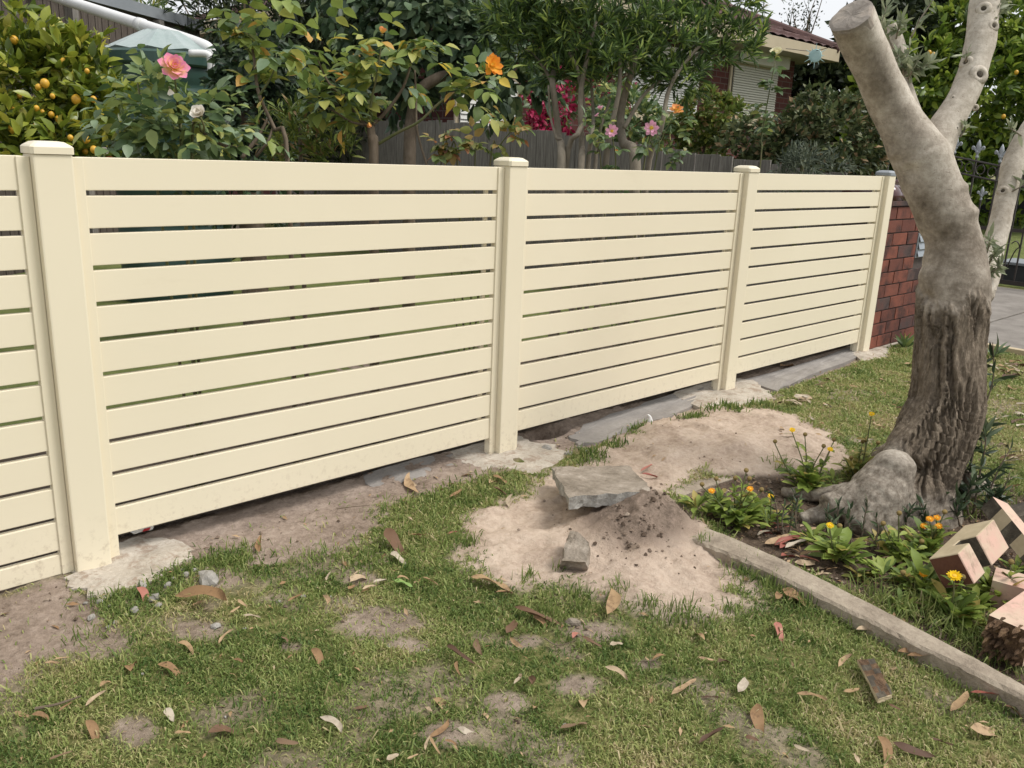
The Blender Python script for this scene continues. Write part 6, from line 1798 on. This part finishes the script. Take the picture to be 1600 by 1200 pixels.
def lay(x1, y1, x2, y2, mt='dry_leaf', shape=None, lift=None, label=None):
    a, b = on_ground(x1, y1), on_ground(x2, y2)
    l = np.linalg.norm(b - a)
    bb = float(bare(np.array([[a[0], a[1]]]))[0][0])
    h = (.020 if bb < .5 else .006) if lift is None else lift
    shape = shape or random.choice('abcdfgg')
    o = bpy.data.objects.new('fallen_leaf', leafmesh(shape, mt)); COL.objects.link(o)
    tilt = random.uniform(-.2, .25) if abs(y2 - y1) < 40 else random.uniform(-.1, .2)
    X = unit(b - a + np.array([0, 0, l * tilt])); N = unit(UP + rand_dir(1)[0] * .35)
    Q = frames(X[None], N[None])[0] * l
    p = a + UP * (h + max(0, -tilt) * l * .4)
    o.matrix_world = Matrix([[Q[i, 0], Q[i, 1], Q[i, 2], p[i]] for i in range(3)] + [[0, 0, 0, 1]])
    sz = 'long' if l > .10 else ('small' if l < .05 else 'curled' if shape in 'bd' else 'flat')
    mx, my = (x1 + x2) / 2, (y1 + y2) / 2
    ln, lx, ly_ = min(LMK, key=lambda q: math.hypot(q[1] - mx, (q[2] - my) * 1.4))
    dx, dy = mx - lx, my - ly_
    rel_ = ('right of' if dx > 0 else 'left of') if abs(dx) > abs(dy) * 1.3 else ('below' if dy > 0 else 'just above')
    near_ = '' if math.hypot(dx, dy) > 60 else 'close '
    base_ = f'{sz} {CN[mt]} fallen gum leaf {near_}{rel_} {ln}'
    LUSE[base_] = LUSE.get(base_, 0) + 1
    if LUSE[base_] > 1 and not label:
        base_ = f'{sz} {SHN[shape]} {CN[mt]} fallen leaf {near_}{rel_} {ln}'
        LUSE[base_] = LUSE.get(base_, 0) + 1
        if LUSE[base_] > 1:
            l2 = sorted(LMK, key=lambda q: math.hypot(q[1] - mx, (q[2] - my) * 1.4))
            for k2 in (1, 2, 3):
                base_ = f'{sz} {SHN[shape]} {CN[mt]} leaf between {ln} and {l2[k2][0]}'
                LUSE[base_] = LUSE.get(base_, 0) + 1
                if LUSE[base_] == 1: break
            base_ = ' '.join(base_.split()[:16])
    tag(o, label or base_, 'leaf', 'fallen gum leaves')
D, RD, PL = 'dark_dry_leaf', 'red_leaf', 'pale_leaf'
lay(274, 941, 366, 969, 'dry_leaf', 'b', .02, 'largest tan strip of curled leaf on the bare patch right of the rubble chips')
lay(603, 847, 637, 872, D, 'c', .04, 'big dark brown leaf on the grass in front of the main fence bay')
lay(616, 917, 646, 921, 'green_fallen', 'e', None, 'single fresh green leaf on the lawn below the big dark leaf')
lay(1221, 932, 1272, 952, 'dry_leaf', 'e', .02, 'broad brown leaf lying against the edging at the end of the sand')
lay(1212, 981, 1226, 1008, RD, 'c', .02, 'bright red fallen leaf on the lawn right of the sand')
lay(948, 974, 955, 928, 'dry_leaf', 'a', .03, 'pale tan leaf standing upright at the edge of the sand')
lay(500, 1133, 536, 1166, PL, 'b', .02, 'long bleached curved leaf near the bottom edge of the lawn')
lay(803, 958, 882, 977, D, 'd', .02, 'longest dark narrow leaf on the grass below the sand')
lay(697, 838, 717, 839, RD, 'b', .006, 'small red leaf at the left tip of the sand patch')
for q in ((360, 967, 376, 958), (380, 972, 408, 979, PL), (450, 950, 474, 943), (279, 1014, 306, 1024), (342, 1016, 368, 1001, 'dry_leaf', 'b'), (205, 1060, 216, 1025), (247, 1049, 290, 1061), (157, 1084, 181, 1069), (135, 1116, 167, 1095), (86, 1041, 110, 1032), (71, 1048, 95, 1053), (24, 1116, 52, 1120), (51, 1128, 82, 1131), (93, 1123, 117, 1113), (136, 1140, 149, 1168),
          (260, 1119, 273, 1135, PL, 'e'), (274, 1157, 300, 1151), (325, 1157, 389, 1146, D), (78, 1199, 114, 1183, D), (430, 1167, 470, 1176, D), (302, 906, 332, 895), (215, 928, 231, 946, RD), (366, 1041, 382, 1051), (440, 1005, 448, 1020, D), (487, 1024, 501, 1048), (372, 947, 388, 954), (194, 918, 206, 914, PL),
          (611, 871, 636, 886, PL, 'c'), (625, 861, 634, 846), (638, 843, 666, 854), (547, 909, 565, 896), (547, 918, 584, 904), (544, 930, 556, 918), (583, 920, 607, 904, PL, 'd'), (620, 912, 640, 911), (510, 917, 519, 907, PL), (505, 941, 513, 960), (534, 881, 546, 890), (735, 910, 802, 924, 'dry_leaf', 'c'), (774, 937, 805, 924), (791, 999, 806, 971, D), (796, 1000, 838, 1017), (832, 974, 860, 987),
          (699, 1018, 745, 1046, D, 'd'), (715, 1043, 720, 1063), (744, 1008, 753, 1031, D), (802, 1080, 809, 1057, PL), (894, 1007, 910, 993, RD), (908, 1006, 953, 1014, D, 'd'), (952, 1017, 973, 1013, PL, 'e'), (944, 1054, 982, 1078, 'dry_leaf', 'b'), (911, 1117, 921, 1086), (833, 1120, 843, 1105), (826, 1068, 835, 1098, D), (677, 1094, 706, 1123), (669, 1156, 704, 1126, 'dry_leaf', 'd'), (715, 1141, 749, 1149, PL), (752, 1119, 767, 1129), (874, 1153, 919, 1130, D, 'a'),
          (672, 1163, 692, 1184), (694, 1168, 714, 1184), (636, 1199, 654, 1186), (664, 1184, 674, 1168), (604, 1199, 624, 1188, PL, 'e'), (552, 1112, 585, 1094, D, 'd'), (566, 931, 590, 926), (660, 913, 690, 915), (700, 760, 716, 752), (1090, 1037, 1116, 1040), (1120, 1046, 1146, 1038, D), (1048, 1096, 1085, 1073), (1096, 1093, 1125, 1100, D), (1152, 1092, 1164, 1068, PL), (1243, 1094, 1292, 1115, 'dry_leaf', 'b'), (1181, 1113, 1192, 1152), (1091, 1173, 1133, 1162, D), (1163, 1162, 1184, 1170, D, 'e'), (1221, 1181, 1240, 1188), (1238, 1175, 1265, 1185, PL, 'a'), (1370, 1161, 1388, 1201), (1393, 1173, 1463, 1188, D, 'a'), (1449, 1165, 1488, 1182, D),
          (1513, 1152, 1571, 1143), (1336, 993, 1384, 1001), (1335, 970, 1376, 995, 'dry_leaf', 'd'), (1415, 1034, 1484, 1040), (1460, 1043, 1504, 1064), (1514, 1092, 1569, 1101, RD), (1483, 1122, 1507, 1096), (1386, 1110, 1408, 1120, D), (1316, 1091, 1342, 1086), (1308, 1053, 1327, 1039), (1211, 945, 1216, 928), (1579, 1019, 1598, 1043), (1566, 1113, 1600, 1128, D), (1570, 1102, 1592, 1086), (1496, 950, 1519, 992, 'dry_leaf', 'a', .03), (1400, 1030, 1436, 1008, 'dry_leaf', 'd'), (1100, 1010, 1090, 988), (1040, 1035, 1018, 1044, 'dry_leaf', 'd'), (640, 755, 660, 765), (655, 775, 640, 748), (740, 745, 716, 741), (702, 784, 722, 770), (770, 750, 798, 758), (770, 770, 800, 775, D), (764, 762, 784, 754), (795, 795, 800, 780, PL), (405, 868, 412, 846), (1000, 740, 1018, 728, RD, 'd', .01), (1002, 745, 1036, 742, RD, 'd', .01)):
    lay(*q)
for k in range(70):                                         # bed and the grass around the tree
    if k < 34: px, py = random.uniform(1180, 1300), random.uniform(826, 905)
    elif k < 46: px, py = random.uniform(1330, 1480), random.uniform(900, 985)
    else: px, py = random.uniform(1190, 1430), random.uniform(565, 700)
    if k < 46 and py > 862 + (px - 1180) * .50: py = 850 + (px - 1180) * .30
    a = random.uniform(-.5, .5); l = random.uniform(18, 42) * (1 if k < 46 else .65)
    lay(px, py, px + l * math.cos(a), py + l * math.sin(a) * .6, random.choice(['dry_leaf', 'dry_leaf', 'dry_leaf', D, PL, RD if k < 46 else PL]), None, .012)
for k in range(30):                                         # gathered along both sides of the edging
    x = random.uniform(1320, 1590); out_ = k % 3 > 0
    y = 942 + (x - 1303) * .475 + (random.uniform(2, 26) if out_ else random.uniform(-62, -40))
    l = random.uniform(22, 60); a = random.uniform(.1, .9)
    lay(x, y, x + l * math.cos(a), y + l * math.sin(a) * .6, random.choice(['dry_leaf', 'dry_leaf', D, PL]), None, .012)
for k in range(40):
    px, py = random.uniform(1340, 1500), random.uniform(885, 985)
    if py > 905 + (px - 1300) * .42: py = 880 + (px - 1340) * .3
    l = random.uniform(18, 40); a = random.uniform(-.7, .7)
    lay(px, py, px + l * math.cos(a), py + l * math.sin(a) * .6, random.choice(['dry_leaf', 'dry_leaf', D, PL]), None, .02)
for k in range(26):
    px, py = random.uniform(1545, 1598), random.uniform(565, 770); l = random.uniform(12, 30)
    lay(px, py, px + l, py + random.uniform(-6, 6), random.choice(['dry_leaf', PL, D]), None, .012)
for i, (px, py, s) in enumerate(((1238, 632, 34), (1385, 560, 0), (1560, 575, 30), (1428, 588, 26))):   # shreds of pale bark
    if not s: continue
    for k in range(7):
        a = random.uniform(-.6, .6); x, y = px + random.uniform(-16, 16), py + random.uniform(-8, 8)
        lay(x, y, x + s * math.cos(a) * .7, y + s * math.sin(a) * .4, random.choice([PL, 'dry_leaf']), random.choice('ce'), .015 + .006 * k)
def twig(L_, r, label):
    pts = [on_ground(*q) + UP * .02 for q in L_]
    tag(MB().tube(curve_pts(pts, 14), np.linspace(r, r * .5, 14), 6).own('twig', M['brown_wood'], tuple(pts[0])), label, 'twig')
twig([(56, 1119), (90, 1112), (128, 1099)], .004, 'straight brown twig on the lawn at the lower left')
twig([(850, 1007), (870, 1018), (900, 1011)], .002, 'thin bent twig leading to the bark roll on the lawn')
twig([(1000, 1044), (1020, 1042), (1032, 1034)], .0025, 'short thin twig on the lawn under the sand patch')
twig([(527, 803), (548, 800), (578, 797)], .002, 'dark thin twig on the soil in front of the main fence bay')
twig([(1466, 1008), (1468, 995), (1460, 985), (1450, 990)], .003, 'hooked dark twig on top of the concrete edging')

# ================================================================== GRASS, CRUMBS, LITTER
def blades(P, length, width, lean, tint, wmul=1.0):
    n = len(P)
    a = rng.random(n) * 2 * np.pi
    dirv = np.stack([np.cos(a), np.sin(a), np.zeros(n)], -1)
    b = rng.random(n) * 2 * np.pi
    sv = np.stack([np.cos(b), np.sin(b), np.zeros(n)], -1)
    w = (width * .5)[:, None]
    L_ = length[:, None]
    ln = lean[:, None]
    up = np.array([0, 0, 1.0])
    mid = P + up * L_ * .55 * np.sqrt(np.maximum(1 - (ln * .6) ** 2, .05)) + dirv * L_ * .45 * ln
    tip = P + up * L_ * np.maximum(.98 - ln * .85, .06) + dirv * L_ * .95 * ln
    V = np.stack([P - sv * w, P + sv * w, mid - sv * w * .8, mid + sv * w * .8, tip], 1).reshape(-1, 3)
    o = (np.arange(n) * 5)[:, None]
    Fc = np.stack([np.concatenate([o, o + 1, o + 3], 1), np.concatenate([o, o + 3, o + 2], 1), np.concatenate([o + 2, o + 3, o + 4], 1)], 1).reshape(-1, 3)
    return V, Fc, np.repeat(tint, 5)
def grassmat():
    t = NT('lawn_grass')
    a = t.attr('tint')
    col = t.ramp(a.outputs['Fac'], [(.0, L(.065, .12, .026)), (.3, L(.165, .225, .06)), (.55, L(.30, .345, .115)), (.75, L(.40, .40, .165)), (.88, L(.42, .36, .18)), (1, L(.52, .43, .26))])
    return t.pbr(col, .55, None, .3, 0, .3, col)
M['grass'] = grassmat()
VV, FF_, TT = [], [], []; nv_ = 0
def add_blades(*a):
    global nv_
    V, Fc, T = blades(*a)
    VV.append(V); FF_.append(Fc + nv_); TT.append(T); nv_ += len(V)
NC = 1250000
cx = rng.random(NC) * 7.2 - .3; cyy = rng.random(NC) * 3.6 - 3.6
Pq = np.stack([cx, cyy], -1)
x_, y_, w_ = project(np.column_stack([Pq, np.full(NC, GZ)]))
keep = (w_ > .5) & (x_ > -50) & (x_ < 1650) & (y_ > 520) & (y_ < 1290) & (Pq[:, 1] < -.01)
keep &= rng.random(NC) < np.clip((2.3 / np.maximum(w_, .1)) ** 1.15, .2, 1)
Pq, w_ = Pq[keep], w_[keep]
bb, ss, bd_ = bare(Pq)
dens = fbm(Pq[:, 0] * 5, Pq[:, 1] * 5, 71, 4)
fine_ = fbm(Pq[:, 0] * 22, Pq[:, 1] * 22, 73, 3)
pr = .86 * (1 - bb) ** 1.2 * (.45 + .9 * sstep(.28, .52, dens)) * (.45 + .95 * sstep(.33, .52, fine_)) + .012 * (bb > .5) * (bd_ < .5) * (ss < .5)
keep = (rng.random(len(Pq)) < pr) & (Pq[:, 0] < 6.82) & off_pads(Pq)
Pq, w_, bb = Pq[keep], w_[keep], bb[keep]
gn = ground_z(Pq[:, 0], Pq[:, 1]) - .004
n = len(Pq)
tn = fbm(Pq[:, 0] * 4.2, Pq[:, 1] * 4.2, 77, 4)
tn2 = fbm(Pq[:, 0] * 17, Pq[:, 1] * 17, 79, 3)
tint = np.clip(.47 + (tn - .5) * .9 + (tn2 - .5) * .6 + rng.normal(size=n) * .14 + (rng.random(n) < .08) * .45 + .42 * sstep(.60, .72, fbm(Pq[:, 0] * 2.3 + 9, Pq[:, 1] * 2.3, 83, 4)) * rng.random(n), 0, 1)
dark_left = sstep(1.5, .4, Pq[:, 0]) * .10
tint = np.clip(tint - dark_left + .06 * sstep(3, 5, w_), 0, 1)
wm = np.clip(w_ / 2.2, 1, 2.4)
add_blades(np.column_stack([Pq, gn]), jit(n, .0225, .55) * np.where(rng.random(n) < .05, 1.9, 1) * (1 + .3 * (tn2 - .5)), jit(n, .0035, .4) * wm, np.clip(rng.normal(size=n) * .28 + .70, .05, .98), tint)
print('lawn blades', n)
def tufts(L_, cnt, ln, rad, tint0=.28, lean=.5):
    for q in L_:
        px, py = q[:2]; k = q[2] if len(q) > 2 else 1.0
        p = on_ground(px, py); m_ = int(cnt * k)
        P = p[None] + np.column_stack([rng.normal(size=(m_, 2)) * rad * k ** .5, np.full(m_, -.004)])
        P = P[off_pads(P[:, :2])]; m_ = len(P)
        if m_ == 0: continue
        P[:, 2] = gz_full(P[:, :2]) - .004
        add_blades(P, jit(m_, ln, .5), jit(m_, .0034, .3) * max(1, depth(p) / 2.4), np.clip(rng.normal(size=m_) * .3 + lean, .05, .98), np.clip(rng.normal(size=m_) * .16 + tint0, 0, 1))
tufts([(992, 668), (978, 672), (905, 708, 1.2), (935, 710, 1.2), (960, 698), (920, 716, 1.3), (1070, 655, .6), (1085, 652), (1110, 640, .7), (1140, 636), (1170, 632), (1195, 634), (1150, 640)], 70, .045, .03, .25)
tufts([(255, 893), (265, 900), (340, 882, 1.4), (365, 876, 1.3), (380, 872), (320, 893), (600, 802, .7), (625, 795, .8), (655, 788, .8), (700, 772, .8), (740, 757, .7), (760, 748, .6), (790, 740, .5), (715, 780, .8), (690, 800, .8), (660, 820, .8), (750, 770, .7), (630, 845, 1.6), (600, 870, 1.5), (560, 880, 1.5), (700, 840, .8), (480, 875), (520, 872, 1.2), (160, 945, .6), (190, 940, .6), (150, 985, .6), (215, 1000, .6), (125, 1000, .4)], 70, .042, .05, .32)
tufts([(1130, 832, .3), (1170, 880, .8), (1165, 900, 1.2), (1200, 915, 1.3), (1225, 925, 1.2), (1250, 940), (860, 965, .7), (910, 935, .6), (965, 925, .5), (905, 950, .5), (1010, 950, .7), (1050, 970), (1080, 960), (1100, 985, .8), (1140, 955, .5), (740, 850, .4), (1100, 845, .2), (870, 890, .15), (830, 900, .2), (815, 908, .2)], 80, .05, .03, .28, .4)
tufts([(1270, 955), (1310, 975), (1345, 990), (1390, 1015), (1430, 1040), (1480, 1060), (1530, 1090), (1560, 1105), (1240, 945), (1590, 1110)], 70, .04, .035, .34, .5)
tufts([(1350, 925, .8), (1375, 940, 1.2), (1400, 952, 1.6), (1425, 962, 1.6), (1450, 975, 1.8), (1480, 985, 1.8), (1500, 1000, 1.8), (1530, 1010, 1.8), (1555, 1030, 1.8), (1580, 1040, 1.5), (1440, 950, 1.2), (1470, 960, 1.2), (1520, 985, 1.5), (1590, 1015, 1.4), (1545, 985, 1), (1410, 925, .8)], 40, .085, .03, .42, .6)
tufts([(1500, 800, 1), (1530, 790, 1), (1560, 780, 1.2), (1590, 770, 1.2), (1380, 555, .6), (1410, 552, .6), (1550, 560, .5), (1340, 735, .6), (1220, 730, .5)], 70, .06, .04, .40, .5)
gme = mesh_arr('lawn_grass', np.concatenate(VV), np.concatenate(FF_), False, {'tint': np.concatenate(TT)})
tag(link('lawn_grass', gme, M['grass']), kind='stuff')
# soil crumbs and chips
def octas(P, s):
    n = len(P)
    base = np.array([(1, 0, 0), (-1, 0, 0), (0, 1, 0), (0, -1, 0), (0, 0, .8), (0, 0, -.6)], float)
    V = (base[None] * (1 + (rng.random((n, 6, 3)) - .5) * .7)) * s[:, None, None] + P[:, None]
    f = np.array([(0, 2, 4), (2, 1, 4), (1, 3, 4), (3, 0, 4), (2, 0, 5), (1, 2, 5), (3, 1, 5), (0, 3, 5)])
    return V.reshape(-1, 3), (f[None] + (np.arange(n) * 6)[:, None, None]).reshape(-1, 3)
NC = 90000
Pq = np.stack([rng.random(NC) * 4.6 - .1, rng.random(NC) * 2.4 - 2.4], -1)
bb, ss, bd_ = bare(Pq)
hp = blob(Pq[:, 0], Pq[:, 1], HEAP, .22, .17, .3, 1.0)
keep = rng.random(NC) < (bb * .07 - ss * .055 + hp * 1.0 + bd_ * .3) * (fbm(Pq[:, 0] * 8, Pq[:, 1] * 8, 91, 3) > .42)
Pq, hp = Pq[keep], hp[keep]
s_ = rng.random(len(Pq)) ** 4 * .008 + .0010 + hp * rng.random(len(Pq)) ** 3 * .008
M['crumb'] = leafmat('soil_crumb', [(3, L(.11, .08, .06)), (3, L(.20, .15, .115)), (1, L(.30, .24, .19))], .95, 0.0, .1, 1)
V, Fc = octas(np.column_stack([Pq, gz_full(Pq) + s_ * .3]), s_)
tag(link('soil_crumbs', mesh_arr('soil_crumbs', V, Fc), M['crumb']), kind='stuff')
# small dead bits: chopped leaf, straw, bark flakes
NC = 16000
Pq = np.stack([rng.random(NC) * 6.6 - .1, rng.random(NC) * 3.4 - 3.4], -1)
bb, ss, bd_ = bare(Pq)
x_, y_, w_ = project(np.column_stack([Pq, np.full(NC, GZ)]))
keep = (rng.random(NC) < .10 + bd_ * .95 - ss * .06) & (w_ > .5) & (x_ > -40) & (x_ < 1640) & (y_ < 1260) & (y_ > 530) & (Pq[:, 0] < 6.8)
Pq = Pq[keep]; n = len(Pq)
P3 = np.column_stack([Pq, gz_full(Pq) + .006 + .012 * rng.random(n) * (bare(Pq)[0] < .4)])
X = unit(rand_dir(n) * np.array([1, 1, .25])); N = unit(UP + rand_dir(n) * .6)
o = joined('leaf_litter', leaf_tpl(2, .34, .3, .3, 'lance'), P3, frames(X, N), .010 + rng.random(n) ** 2 * .030, M['dry_leaf'])
tag(o, kind='stuff')
